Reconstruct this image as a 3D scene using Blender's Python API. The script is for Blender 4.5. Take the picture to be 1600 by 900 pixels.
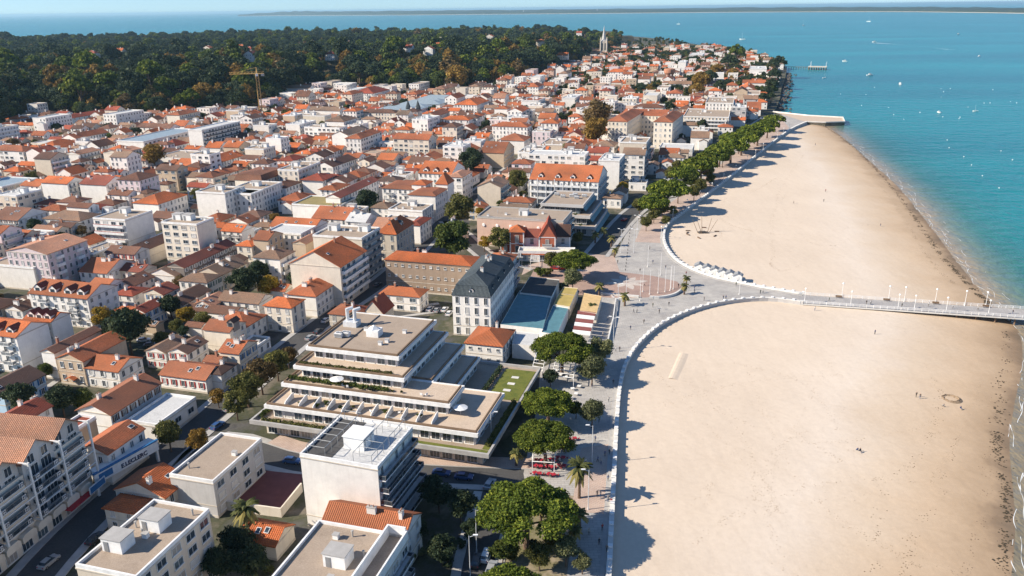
import bpy, bmesh, math, random
import numpy as np
from mathutils import Vector, Matrix
from mathutils.geometry import tessellate_polygon
for _o in list(bpy.data.objects): bpy.data.objects.remove(_o)
SC = bpy.context.scene
COL = SC.collection
R = math.radians
random.seed(7)

# ------------------------------------------------------------ camera, sky, sun, exposure
CAM_H, FOC = 100.0, 1244.0
PITCH, ROLL = math.atan(437 / 1244.0), R(0.75)
cam = bpy.data.cameras.new('camera'); cam.sensor_width = 36; cam.lens = 36 * FOC / 1600
cam.clip_start = 1; cam.clip_end = 200000
cam_o = bpy.data.objects.new('camera', cam); COL.objects.link(cam_o)
cam_o.matrix_world = Matrix.Translation((0, 0, CAM_H)) @ Matrix.Rotation(R(90) - PITCH, 4, 'X') @ Matrix.Rotation(-ROLL, 4, 'Z')
SC.camera = cam_o
SUN_EL, SUN_FROM = R(33), R(190)        # direction the sun stands in, counter-clockwise from +X
W = bpy.data.worlds.new('World'); SC.world = W; W.use_nodes = True
_n = W.node_tree.nodes; _n.clear()
_sky = _n.new('ShaderNodeTexSky'); _sky.sky_type = 'NISHITA'; _sky.sun_disc = False
_sky.sun_elevation = SUN_EL; _sky.sun_rotation = R(90) - SUN_FROM
_sky.air_density = 1.0; _sky.dust_density = 0.0; _sky.ozone_density = 6.0
_tc = _n.new('ShaderNodeTexCoord'); _va = _n.new('ShaderNodeVectorMath'); _va.operation = 'ADD'; _va.inputs[1].default_value = (0, 0, .055); _vn = _n.new('ShaderNodeVectorMath'); _vn.operation = 'NORMALIZE'
W.node_tree.links.new(_tc.outputs['Generated'], _va.inputs[0]); W.node_tree.links.new(_va.outputs[0], _vn.inputs[0]); W.node_tree.links.new(_vn.outputs[0], _sky.inputs[0])
_bg = _n.new('ShaderNodeBackground'); _bg.inputs[1].default_value = 0.095
_ow = _n.new('ShaderNodeOutputWorld')
W.node_tree.links.new(_sky.outputs[0], _bg.inputs[0]); W.node_tree.links.new(_bg.outputs[0], _ow.inputs[0])
sl = bpy.data.lights.new('sun', 'SUN'); sl.energy = 5.0; sl.angle = R(0.5); sl.color = (1.0, 0.90, 0.755)
sun_o = bpy.data.objects.new('sun', sl); COL.objects.link(sun_o)
_d = Vector((math.cos(SUN_FROM) * math.cos(SUN_EL), math.sin(SUN_FROM) * math.cos(SUN_EL), math.sin(SUN_EL)))
sun_o.rotation_euler = _d.to_track_quat('Z', 'Y').to_euler()
SC.view_settings.view_transform = 'Standard'; SC.view_settings.look = 'None'
SC.view_settings.exposure = 0.72; SC.view_settings.gamma = 1.0; SC.view_settings.use_curve_mapping = False
SC.render.engine = 'CYCLES'
SC.cycles.max_bounces = 5; SC.cycles.diffuse_bounces = 2; SC.cycles.glossy_bounces = 2
SC.cycles.transmission_bounces = 2; SC.cycles.volume_bounces = 0; SC.cycles.transparent_max_bounces = 6
SC.cycles.use_denoising = True; SC.cycles.caustics_reflective = False; SC.cycles.caustics_refractive = False

# ------------------------------------------------------------ helpers
_cr, _srl = math.cos(ROLL), math.sin(ROLL)
def P(px, py, z=0.0):
    """the point at height z that shows at photograph pixel (px, py)"""
    x = (px - 800) / FOC; y = (450 - py) / FOC
    x, y = _cr * x + _srl * y, -_srl * x + _cr * y
    d = Vector((x, math.cos(PITCH) + y * math.sin(PITCH), -math.sin(PITCH) + y * math.cos(PITCH)))
    t = (z - CAM_H) / d.z
    return Vector((d.x * t, d.y * t, z))
def proj(p):
    d = Vector(p) - Vector((0, 0, CAM_H))
    w = d.y * math.cos(PITCH) - d.z * math.sin(PITCH)
    if w < 1: return (-9999, -9999)
    x = d.x / w; y = (d.y * math.sin(PITCH) + d.z * math.cos(PITCH)) / w
    return (800 + FOC * (_cr * x - _srl * y), 450 - FOC * (_srl * x + _cr * y))

class MB:
    """collects faces; build() links them as one mesh object"""
    def __init__(s): s.v = []; s.f = []; s.m = []; s.M = None; s.uv = True
    def face(s, pts, m=0):
        i = len(s.v)
        if s.M is not None: pts = [s.M @ Vector(p) for p in pts]
        s.v.extend([tuple(p) for p in pts]); s.f.append(tuple(range(i, i + len(pts)))); s.m.append(m)
    def box(s, x0, y0, z0, x1, y1, z1, m=0, mt=None, bottom=False):
        a, b, c, d = (x0, y0), (x1, y0), (x1, y1), (x0, y1)
        for p, q in ((a, b), (b, c), (c, d), (d, a)):
            s.face([(*p, z0), (*q, z0), (*q, z1), (*p, z1)], m)
        s.face([(*a, z1), (*b, z1), (*c, z1), (*d, z1)], m if mt is None else mt)
        if bottom: s.face([(*d, z0), (*c, z0), (*b, z0), (*a, z0)], m)
    def tube(s, p0, p1, r0, r1, n=6, m=0, cap=True):
        p0, p1 = Vector(p0), Vector(p1); ax = (p1 - p0).normalized()
        a = ax.cross(Vector((0, 0, 1)) if abs(ax.z) < .9 else Vector((1, 0, 0))).normalized(); b = ax.cross(a)
        c0 = [p0 + (a * math.cos(6.2832 * k / n) + b * math.sin(6.2832 * k / n)) * r0 for k in range(n)]
        c1 = [p1 + (a * math.cos(6.2832 * k / n) + b * math.sin(6.2832 * k / n)) * r1 for k in range(n)]
        for k in range(n): s.face([c0[k], c0[(k + 1) % n], c1[(k + 1) % n], c1[k]][::-1], m)
        if cap: s.face(c1[::-1], m); s.face(c0, m)
    def lathe(s, prof, n=10, m=0, cx=0, cy=0):
        for (r0, z0), (r1, z1) in zip(prof, prof[1:]):
            for k in range(n):
                a0, a1 = 6.2832 * k / n, 6.2832 * (k + 1) / n
                q = [(cx + r0 * math.cos(a0), cy + r0 * math.sin(a0), z0), (cx + r0 * math.cos(a1), cy + r0 * math.sin(a1), z0),
                     (cx + r1 * math.cos(a1), cy + r1 * math.sin(a1), z1), (cx + r1 * math.cos(a0), cy + r1 * math.sin(a0), z1)]
                if r1 < 1e-4: q = q[:3]
                elif r0 < 1e-4: q = [q[0], q[2], q[3]]
                s.face(q, m)
    def prism(s, prof, y0, y1, m=0, ends=None, axis='y'):
        """polygon prof in (x,z) (counter-clockwise seen from -y) extruded along y (or, with axis x, (y,z) along x)"""
        def pt(p, t): return (p[0], t, p[1]) if axis == 'y' else (t, -p[0], p[1])
        n = len(prof)
        for k in range(n):
            a, b = prof[k], prof[(k + 1) % n]
            s.face([pt(a, y0), pt(a, y1), pt(b, y1), pt(b, y0)][::-1] , m)
        e = m if ends is None else ends
        s.face([pt(p, y0) for p in prof], e); s.face([pt(p, y1) for p in prof][::-1], e)
    def mesh(s, name, mats):
        me = bpy.data.meshes.new(name); me.from_pydata(s.v, [], s.f)
        for mt in mats: me.materials.append(mt)
        me.polygons.foreach_set('material_index', s.m)
        if s.uv: auto_uv(me)
        me.update(); return me
    def build(s, name, mats, parent=None, loc=(0, 0, 0), rz=0.0):
        if not isinstance(mats, (list, tuple)): mats = [mats]
        return link(name, s.mesh(name, mats), parent, loc, rz)
def auto_uv(me):
    uvl = me.uv_layers.new(name='UVMap')
    nl = len(me.loops); nv = len(me.vertices); npoly = len(me.polygons)
    co = np.empty(nv * 3, np.float32); me.vertices.foreach_get('co', co); co = co.reshape(-1, 3)
    li = np.empty(nl, np.int32); me.loops.foreach_get('vertex_index', li)
    no = np.empty(npoly * 3, np.float32); me.polygons.foreach_get('normal', no); no = no.reshape(-1, 3)
    tot = np.empty(npoly, np.int32); me.polygons.foreach_get('loop_total', tot)
    n = np.repeat(no, tot, axis=0)
    t = np.stack([-n[:, 1], n[:, 0], np.zeros(nl)], 1); L = np.linalg.norm(t, axis=1)
    flat = L < 1e-3; t[flat] = (1, 0, 0); L[flat] = 1; t /= L[:, None]
    b = np.cross(n, t); p = co[li]
    uv = np.stack([(p * t).sum(1), (p * b).sum(1)], 1).astype(np.float32)
    uvl.data.foreach_set('uv', uv.ravel())
def link(name, data, parent=None, loc=(0, 0, 0), rz=0.0):
    o = bpy.data.objects.new(name, data); COL.objects.link(o)
    o.location = loc; o.rotation_euler = (0, 0, rz)
    if parent is not None: o.parent = parent
    return o
def tag(o, label=None, cat=None, group=None, kind=None):
    if label: o['label'] = label
    if cat: o['category'] = cat
    if group: o['group'] = group
    if kind: o['kind'] = kind
    return o
def thing(name, label, cat, loc=(0, 0, 0), rz=0.0, group=None):
    o = link(name, None, None, loc, rz); o.empty_display_size = 0.5
    return tag(o, label, cat, group)
def copy_tree(o, loc=None, rz=None, parent=None, s=None):
    c = o.copy(); COL.objects.link(c); c.parent = parent
    if loc is not None: c.location = loc
    if rz is not None: c.rotation_euler = (0, 0, rz)
    if s is not None: c.scale = (s, s, s)
    for ch in o.children: copy_tree(ch, parent=c)
    return c
AUTO = []      # things whose label is finished at the end: (object, look, noun, position)
LMARK = []     # landmarks that labels refer to: (phrase, position)
ORD = ['nearest', 'second', 'third', 'fourth', 'fifth', 'sixth', 'seventh', 'eighth', 'ninth', 'tenth', 'eleventh', 'twelfth', 'thirteenth', 'fourteenth', 'fifteenth', 'sixteenth',
       'seventeenth', 'eighteenth', 'nineteenth', 'twentieth']
def ordinal(k):
    if k < 20: return ORD[k]
    t = ['twenty', 'thirty', 'forty', 'fifty', 'sixty', 'seventy', 'eighty', 'ninety'][(k + 1) // 10 - 2]
    return (t[:-1] + 'ieth') if (k + 1) % 10 == 0 else t + '-' + (['first'] + ORD[1:9])[(k + 1) % 10 - 1]

# ------------------------------------------------------------ materials
def _mat(name):
    m = bpy.data.materials.new(name); m.use_nodes = True
    nt = m.node_tree; b = nt.nodes['Principled BSDF']; return m, nt, b
def _N(nt, t, **kw):
    n = nt.nodes.new(t)
    for k, v in kw.items():
        if k.startswith('i_'):
            key = k[2:]; n.inputs[int(key) if key.isdigit() else key.replace('_', ' ')].default_value = v
        else: setattr(n, k, v)
    return n
def _ramp(nt, fac, stops):
    r = nt.nodes.new('ShaderNodeValToRGB'); e = r.color_ramp.elements
    e[0].position, e[0].color = stops[0][0], stops[0][1]; e[1].position, e[1].color = stops[-1][0], stops[-1][1]
    for p, c in stops[1:-1]:
        k = e.new(p); k.color = c
    nt.links.new(fac, r.inputs[0]); return r
def c4(c, k=1.0): return (min(1, c[0] * k), min(1, c[1] * k), min(1, c[2] * k), 1)
def mix(nt, fac, a, b, mode='MIX'):
    n = nt.nodes.new('ShaderNodeMix'); n.data_type = 'RGBA'; n.blend_type = mode; n.clamp_factor = True
    for inp, v in ((n.inputs[0], fac), (n.inputs[6], a), (n.inputs[7], b)):
        if isinstance(v, (float, int)): inp.default_value = v
        elif isinstance(v, tuple): inp.default_value = v
        else: nt.links.new(v, inp)
    return n.outputs[2]
def coords(nt, kind='UV', scale=(1, 1, 1)):
    tc = nt.nodes.new('ShaderNodeTexCoord'); mp = nt.nodes.new('ShaderNodeMapping'); mp.inputs['Scale'].default_value = scale
    nt.links.new(tc.outputs[kind], mp.inputs['Vector']); return mp.outputs[0]
def noise(nt, vec, scale, detail=3.0, rough=0.6):
    n = _N(nt, 'ShaderNodeTexNoise'); n.inputs['Scale'].default_value = scale; n.inputs['Detail'].default_value = detail
    n.inputs['Roughness'].default_value = rough
    nt.links.new(vec, n.inputs['Vector']); return n.outputs['Fac']
def bump(nt, b, h, strength, dist=0.1):
    n = _N(nt, 'ShaderNodeBump'); n.inputs['Strength'].default_value = strength; n.inputs['Distance'].default_value = dist
    nt.links.new(h, n.inputs['Height']); nt.links.new(n.outputs[0], b.inputs['Normal'])
def obj_vary(nt, col, amount=0.25):
    """a shade of its own for every object"""
    oi = nt.nodes.new('ShaderNodeObjectInfo'); mr = nt.nodes.new('ShaderNodeMapRange')
    mr.inputs[3].default_value = 1 - amount; mr.inputs[4].default_value = 1 + amount * .6
    nt.links.new(oi.outputs['Random'], mr.inputs[0])
    cc = nt.nodes.new('ShaderNodeCombineColor')
    for k in range(3): nt.links.new(mr.outputs[0], cc.inputs[k])
    return mix(nt, 1.0, col, cc.outputs[0], 'MULTIPLY')
def plain(name, c, rough=0.6, metal=0.0, vary=0.0, spec=0.4, grain=0.10, gs=0.6):
    m, nt, b = _mat(name)
    f = noise(nt, coords(nt, 'Object'), gs, 4)
    col = _ramp(nt, f, [(.25, c4(c, 1 - grain * 2)), (.7, c4(c, 1 + grain))]).outputs[0]
    if vary: col = obj_vary(nt, col, vary)
    nt.links.new(col, b.inputs['Base Color'])
    b.inputs['Roughness'].default_value = rough; b.inputs['Metallic'].default_value = metal
    b.inputs['Specular IOR Level'].default_value = spec
    return m
def plaster(name, c, stain=0.35, vary=0.10):
    m, nt, b = _mat(name)
    uv = coords(nt, 'UV', (1, 1, 1)); uvs = coords(nt, 'UV', (1.1, 0.10, 1))
    f1 = noise(nt, uv, 0.35, 5, 0.65); f2 = noise(nt, uvs, 1.0, 4, 0.6)
    col = _ramp(nt, f1, [(.3, c4(c, .88)), (.65, c4(c, 1.04))]).outputs[0]
    st = _ramp(nt, f2, [(.50, (0, 0, 0, 1)), (.78, (stain, stain, stain, 1))]).outputs[0]
    col = mix(nt, st, col, c4((c[0] * .55, c[1] * .5, c[2] * .45)))
    if vary: col = obj_vary(nt, col, vary)
    nt.links.new(col, b.inputs['Base Color']); b.inputs['Roughness'].default_value = 0.85
    b.inputs['Specular IOR Level'].default_value = 0.2
    bump(nt, b, noise(nt, uv, 9, 2), 0.15, 0.02)
    return m
def tiles(name, c, vary=0.22):
    """clay roof tiles: rolls running down the slope, courses, patchy weathering and lichen"""
    m, nt, b = _mat(name)
    uv = coords(nt, 'UV')
    br = _N(nt, 'ShaderNodeTexBrick'); br.inputs['Scale'].default_value = 1.0
    br.inputs['Brick Width'].default_value = 0.34; br.inputs['Row Height'].default_value = 0.42; br.inputs['Mortar Size'].default_value = 0.035
    br.inputs['Color1'].default_value = c4(c, 1.12); br.inputs['Color2'].default_value = c4(c, .78); br.inputs['Mortar'].default_value = c4(c, .45)
    nt.links.new(uv, br.inputs['Vector'])
    f = noise(nt, uv, 0.22, 5, 0.7)
    dirt = _ramp(nt, f, [(.42, (0, 0, 0, 1)), (.75, (.75, .75, .75, 1))]).outputs[0]
    col = mix(nt, dirt, br.outputs['Color'], c4((c[0] * .52 + .02, c[1] * .62 + .02, c[2] * .75 + .015)))
    lich = _ramp(nt, noise(nt, uv, 1.1, 4, .7), [(.58, (0, 0, 0, 1)), (.74, (.45, .45, .45, 1))]).outputs[0]
    col = mix(nt, lich, col, c4((c[0] * .9 + .08, c[1] * 1.2 + .07, c[2] * 1.3 + .05)))
    oi = nt.nodes.new('ShaderNodeObjectInfo'); wn = _N(nt, 'ShaderNodeTexWhiteNoise', noise_dimensions='1D'); nt.links.new(oi.outputs['Random'], wn.inputs['W'])
    age = _ramp(nt, wn.outputs['Value'], [(.4, (0, 0, 0, 1)), (1.0, (.55, .55, .55, 1))]).outputs[0]
    col = mix(nt, age, col, c4((c[0] * .35 + .05, c[1] * .45 + .05, c[2] * .5 + .045)))
    loc = _ramp(nt, noise(nt, coords(nt, 'Object'), .055, 2, .5), [(.32, (.62, .66, .70, 1)), (.68, (1.22, 1.16, 1.12, 1))]).outputs[0]
    col = mix(nt, 1.0, col, loc, 'MULTIPLY')
    col = obj_vary(nt, col, vary)
    nt.links.new(col, b.inputs['Base Color']); b.inputs['Roughness'].default_value = 0.8; b.inputs['Specular IOR Level'].default_value = 0.25
    wv = _N(nt, 'ShaderNodeTexWave', wave_type='BANDS', bands_direction='X'); wv.inputs['Scale'].default_value = 0.75
    wv.inputs['Distortion'].default_value = 0.4
    nt.links.new(uv, wv.inputs['Vector']); bump(nt, b, wv.outputs['Fac'], 0.8, 0.12)
    return m
def ground_mat(name, cols, scale=0.03, fine=1.5, rough=0.9, coord='Object', bs=0.2):
    m, nt, b = _mat(name)
    v = coords(nt, coord); f = noise(nt, v, scale, 6, 0.65)
    n = len(cols); st = [(.28 + .44 * k / max(1, n - 1), c4(c)) for k, c in enumerate(cols)]
    col = _ramp(nt, f, st).outputs[0]
    g = _ramp(nt, noise(nt, v, fine, 4, .7), [(.3, (.8, .8, .8, 1)), (.7, (1.12, 1.12, 1.12, 1))]).outputs[0]
    col = mix(nt, 1.0, col, g, 'MULTIPLY')
    nt.links.new(col, b.inputs['Base Color']); b.inputs['Roughness'].default_value = rough; b.inputs['Specular IOR Level'].default_value = 0.2
    bump(nt, b, noise(nt, v, fine * 3, 2), bs, 0.05)
    return m
def paving(name, c, c2, bw=1.2, bh=0.6, mortar=0.03):
    m, nt, b = _mat(name)
    v = coords(nt, 'Object')
    br = _N(nt, 'ShaderNodeTexBrick'); br.inputs['Scale'].default_value = 1.0
    br.inputs['Brick Width'].default_value = bw; br.inputs['Row Height'].default_value = bh; br.inputs['Mortar Size'].default_value = mortar
    br.inputs['Color1'].default_value = c4(c); br.inputs['Color2'].default_value = c4(c2); br.inputs['Mortar'].default_value = c4(c, .6)
    nt.links.new(v, br.inputs['Vector'])
    f = _ramp(nt, noise(nt, v, .12, 5, .7), [(.3, (.75, .75, .77, 1)), (.7, (1.1, 1.1, 1.08, 1))]).outputs[0]
    nt.links.new(mix(nt, 1.0, br.outputs[0], f, 'MULTIPLY'), b.inputs['Base Color']); b.inputs['Roughness'].default_value = 0.8
    return m
def leaf_mat(name, c, c2, trans=0.25):
    m, nt, b = _mat(name)
    at = _N(nt, 'ShaderNodeAttribute'); at.attribute_name = 'tint'
    col = _ramp(nt, at.outputs['Fac'], [(0.0, c4(c, .7)), (.55, c4(c)), (1.0, c4(c2))]).outputs[0]
    col = obj_vary(nt, col, 0.18)
    nt.links.new(col, b.inputs['Base Color']); b.inputs['Roughness'].default_value = 0.7; b.inputs['Specular IOR Level'].default_value = 0.15
    tr = _N(nt, 'ShaderNodeBsdfTranslucent'); nt.links.new(col, tr.inputs['Color'])
    ms = _N(nt, 'ShaderNodeMixShader'); ms.inputs[0].default_value = trans
    nt.links.new(b.outputs[0], ms.inputs[1]); nt.links.new(tr.outputs[0], ms.inputs[2])
    nt.links.new(ms.outputs[0], nt.nodes['Material Output'].inputs['Surface'])
    return m
def glassy(name, c, rough=0.08):
    m, nt, b = _mat(name)
    col = obj_vary(nt, c4(c), 0.45) if False else None
    f = noise(nt, coords(nt, 'Object'), 0.9, 2)
    nt.links.new(_ramp(nt, f, [(.35, c4(c, .6)), (.65, c4(c, 1.6))]).outputs[0], b.inputs['Base Color'])
    b.inputs['Roughness'].default_value = rough; b.inputs['Specular IOR Level'].default_value = 0.6
    return m

WALL = {
 'white': plaster('plaster_white', (.84, .80, .745), .22), 'cream': plaster('plaster_cream', (.74, .66, .55), .3), 'tan': plaster('plaster_tan', (.55, .43, .31), .4),
 'peach': plaster('plaster_peach', (.66, .46, .36), .25), 'pink': plaster('plaster_pink', (.72, .60, .60), .25), 'grey': plaster('plaster_grey', (.52, .50, .48), .35),
 'beige': plaster('plaster_beige', (.66, .57, .46), .35), 'stone': plaster('stone', (.60, .53, .44), .45), 'brick': plaster('brick_red', (.45, .14, .08), .2),
 'dark': plaster('stone_dark', (.24, .21, .19), .4), 'blue': plaster('plaster_blue', (.45, .60, .72), .2), 'brown': plaster('render_brown', (.36, .27, .20), .4),
}
ROOF = {
 'orange': tiles('tiles_orange', (.72, .19, .06)), 'terra': tiles('tiles_terracotta', (.54, .165, .07)), 'brown': tiles('tiles_brown', (.29, .13, .08)),
 'dark': tiles('tiles_dark', (.17, .085, .06)), 'tan': tiles('tiles_tan', (.40, .24, .155)), 'red': tiles('tiles_red', (.44, .10, .055)),
 'peach': tiles('tiles_peach', (.62, .30, .18)),
 'slate': tiles('slates', (.085, .105, .115), .1), 'gravel': ground_mat('roof_gravel', [(.30, .235, .18), (.37, .295, .23), (.33, .26, .20)], .25, 4),
 'membrane': ground_mat('roof_membrane', [(.42, .42, .42), (.55, .55, .54), (.48, .48, .48)], .2, 2),
 'metal': plain('roof_metal', (.36, .43, .46), .45, .3), 'moss': ground_mat('roof_moss', [(.16, .17, .06), (.30, .24, .11), (.22, .2, .08)], .2, 2),
}
M = dict(
 glass=glassy('window_glass', (.035, .05, .065)), glass1=glassy('window_glass_bright', (.09, .12, .14), .05), glass2=plain('curtained_glass', (.36, .33, .29), .25, spec=.6), glass3=plain('closed_blind', (.60, .58, .54), .6), frame=plain('window_frame', (.72, .71, .69), .5), concrete=plain('concrete', (.40, .385, .365), .8),
 white=plain('white_paint', (.80, .79, .77), .5), dark=plain('dark_metal', (.05, .05, .055), .5), rail=plain('railing_grey', (.30, .31, .32), .5, .4),
 shut_red=plain('shutter_red', (.40, .05, .04), .6), shut_blue=plain('shutter_blue', (.03, .16, .36), .6), shut_brown=plain('shutter_brown', (.16, .08, .05), .6),
 shut_white=plain('shutter_white', (.74, .73, .70), .6), shut_green=plain('shutter_green', (.05, .14, .09), .6),
 brickp=plain('chimney_brick', (.40, .19, .12), .85), wood=plain('wood', (.20, .13, .08), .7), awning_red=plain('awning_red', (.50, .03, .04), .7),
 asphalt=ground_mat('asphalt', [(.055, .055, .058), (.085, .083, .082), (.065, .064, .066)], .05, 2), yellow=plain('yellow_canvas_shaded', (.42, .32, .10), .85, gs=.3),  # yellow is muted to carry the canopies' shadow in its colour
 teal=plain('teal_shade', (.09, .21, .25), .7), grass=ground_mat('lawn', [(.07, .10, .02), (.15, .16, .035), (.10, .125, .025)], .3, 3),  # teal paints the hotel's shade into pale roofs; balcony panels share it
 trunk=plain('bark', (.13, .085, .06), .9, gs=3), skin=plain('skin', (.50, .30, .21), .6), hair=plain('hair', (.05, .035, .025), .7),
 tyre=plain('tyre', (.02, .02, .02), .8), chrome=plain('chrome', (.5, .5, .5), .3, .9), lampg=plain('lamp_globe', (.85, .85, .83), .3),
 terrace=ground_mat('terrace_tiles', [(.46, .36, .27), (.55, .44, .34), (.50, .40, .30)], .3, 3), red=plain('red_canvas', (.42, .025, .045), .7),
 steel=plain('steel_white', (.70, .71, .72), .4, .2), craneyel=plain('crane_yellow', (.50, .31, .10), .6), parapet=plain('parapet_stone', (.66, .64, .60), .75, gs=.3),
)
# ------------------------------------------------------------ building kit
GRID = -16.0
def rect_from(h, p0, p1, p2, ang=GRID):
    a, b, c = P(*p0, h), P(*p1, h), P(*p2, h)
    u = Vector((math.cos(R(ang)), math.sin(R(ang)))); v = Vector((-u.y, u.x))
    w = max(3.0, (b - a).xy.dot(u)); d = max(3.0, (c - b).xy.dot(v))
    ctr = b.xy - u * (w / 2) + v * (d / 2)
    return (ctr.x, ctr.y, ang, w, d)
OX0, OY0, OXN, OYN = -1000, 80, 1800, 2000
OCC = np.zeros((OXN, OYN), bool)
_gx, _gy = np.meshgrid(np.arange(OXN) + OX0 + .5, np.arange(OYN) + OY0 + .5, indexing='ij')
def _cells(rc, grow):
    cx, cy, ang, w, d = rc; r = math.hypot(w, d) / 2 + abs(grow) + 1
    i0, i1 = max(0, int(cx - r - OX0)), min(OXN, int(cx + r - OX0) + 1); j0, j1 = max(0, int(cy - r - OY0)), min(OYN, int(cy + r - OY0) + 1)
    if i0 >= i1 or j0 >= j1: return None, None
    X = _gx[i0:i1, j0:j1] - cx; Y = _gy[i0:i1, j0:j1] - cy; c, s = math.cos(R(ang)), math.sin(R(ang))
    m = (abs(X * c + Y * s) <= w / 2 + grow) & (abs(-X * s + Y * c) <= d / 2 + grow)
    return (slice(i0, i1), slice(j0, j1)), m
def mark(rc, grow=0.3):
    sl_, m = _cells(rc, grow)
    if sl_: OCC[sl_] |= m
def busy(rc, grow=-0.4):
    sl_, m = _cells(rc, grow)
    return sl_ is None or bool((OCC[sl_] & m).any())
def mark_line(pts, width):
    for a, b in zip(pts, pts[1:]):
        d = (b - a).xy; mark(((a.x + b.x) / 2, (a.y + b.y) / 2, math.degrees(math.atan2(d.y, d.x)), d.length, width), 0)

def geo_walls(mb, w, d, h, roof, rh, m=0):
    X, Y = w / 2, d / 2
    for p, q in (((-X, -Y), (X, -Y)), ((X, -Y), (X, Y)), ((X, Y), (-X, Y)), ((-X, Y), (-X, -Y))):
        mb.face([(*p, 0), (*q, 0), (*q, h), (*p, h)], m)
    if roof == 'gx':
        mb.face([(X, -Y, h), (X, Y, h), (X, 0, h + rh)], m); mb.face([(-X, Y, h), (-X, -Y, h), (-X, 0, h + rh)], m)
    elif roof == 'gy':
        mb.face([(-X, -Y, h), (X, -Y, h), (0, -Y, h + rh)], m); mb.face([(X, Y, h), (-X, Y, h), (0, Y, h + rh)], m)
def geo_gable(mb, L, half, h, rh, ov, along, m=0, t=0.22, cx=0, cy=0):
    """gable roof over a span of 2*half, ridge of length L along axis x or y"""
    E = half + ov; k = rh / half; ze = h - ov * k; zr = h + rh; A = L / 2 + ov * .6
    prof = [(-E, ze), (0, zr), (E, ze), (E, ze - t), (0, zr - t), (-E, ze - t)]
    def pt(p, s): return (cx + s, cy + p[0], p[1] + .06) if along == 'x' else (cx + p[0], cy + s, p[1] + .06)
    for i in range(6):
        a, b = prof[i], prof[(i + 1) % 6]
        q = [pt(a, -A), pt(a, A), pt(b, A), pt(b, -A)]
        mb.face(q if along == 'x' else q[::-1], m)
    for s in (-A, A):
        for q in ([prof[0], prof[1], prof[4], prof[5]], [prof[1], prof[2], prof[3], prof[4]]): mb.face([pt(p, s) for p in q], m)
def geo_hip(mb, w, d, h, rh, ov, m=0, t=0.22, cx=0, cy=0, inset=None):
    X, Y = w / 2 + ov, d / 2 + ov; z = h + .04
    rx, ry = (max(0.0, X - Y), 0.0) if X >= Y else (0.0, max(0.0, Y - X))
    if inset is not None: rx, ry = X - inset, Y - inset
    e = [(cx - X, cy - Y, z), (cx + X, cy - Y, z), (cx + X, cy + Y, z), (cx - X, cy + Y, z)]
    r = [(cx - rx, cy - ry, z + rh), (cx + rx, cy - ry, z + rh), (cx + rx, cy + ry, z + rh), (cx - rx, cy + ry, z + rh)]
    for k in range(4):
        n = (k + 1) % 4; q = [e[k], e[n]]
        q.append(r[n])
        if Vector(r[n]) != Vector(r[k]): q.append(r[k])
        mb.face(q, m)
        mb.face([(*e[k][:2], z - t), (*e[n][:2], z - t), e[n], e[k]], m)
    if rx > 0 and ry > 0: mb.face(r, m)
    mb.face([(*p[:2], z - t) for p in e[::-1]], m)
def geo_parapet(mb, w, d, h, ph, t, m=0, cx=0, cy=0):
    X, Y = w / 2, d / 2
    mb.box(cx - X - .05, cy - Y - .05, h - .15, cx + X + .05, cy - Y + t, h + ph, m); mb.box(cx - X - .05, cy + Y - t, h - .15, cx + X + .05, cy + Y + .05, h + ph, m)
    mb.box(cx - X - .05, cy - Y + t, h - .15, cx - X + t, cy + Y - t, h + ph, m); mb.box(cx + X - t, cy - Y + t, h - .15, cx + X + .05, cy + Y - t, h + ph, m)

_wcache = {}
_GV = ('glass', 'glass', 'glass1', 'glass', 'glass2', 'glass3'); _wr = random.Random(77)
def win_mesh(ww, wh, style, v=0):
    """window: proud frame, mullion and sill; slot 0 frame, slot 1 glass (style n: frame only)"""
    k = (round(ww, 1), round(wh, 1), style, v)
    if k in _wcache: return _wcache[k]
    ww, wh = k[0], k[1]; mb = MB(); X = ww / 2; f = .09
    mb.box(-X - f, -.12, -f, -X, 0, wh + f, 0); mb.box(X, -.12, -f, X + f, 0, wh + f, 0)
    mb.box(-X, -.12, wh, X, 0, wh + f, 0); mb.box(-X - .15, -.22, -f - .08, X + .15, 0, -.0, 0, bottom=True)
    if style != 'p':
        n = max(1, int(round(ww / 0.9)) - 1)
        for i in range(n):
            x = -X + ww * (i + 1) / (n + 1); mb.box(x - .03, -.08, 0, x + .03, -.02, wh, 0)
    if style != 'n': mb.face([(-X, -.03, 0), (X, -.03, 0), (X, -.03, wh), (-X, -.03, wh)], 1)
    me = mb.mesh('window', [M['frame'], M[_GV[v]]]); _wcache[k] = me; return me
def pane_mesh(ww, wh, v=None):
    if v is None: v = _wr.randrange(6)
    k = (round(ww, 1), round(wh, 1), 'pane', v)
    if k not in _wcache:
        mb = MB(); X = k[0] / 2; mb.face([(-X, -.03, 0), (X, -.03, 0), (X, -.03, k[1]), (-X, -.03, k[1])], 0)
        _wcache[k] = mb.mesh('pane', [M[_GV[v]]])
    return _wcache[k]
def shutter_mesh(sw, wh, mat):
    k = (round(sw, 2), round(wh, 1), mat)
    if k not in _wcache:
        mb = MB(); mb.box(-k[0] / 2, -.09, 0, k[0] / 2, 0, k[1], 0, bottom=True)
        for i in range(int(k[1] / .3)): mb.box(-k[0] / 2 + .05, -.115, .06 + i * .3, k[0] / 2 - .05, -.09, .2 + i * .3, 0)
        _wcache[k] = mb.mesh('shutter', [M[mat]])
    return _wcache[k]
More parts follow.
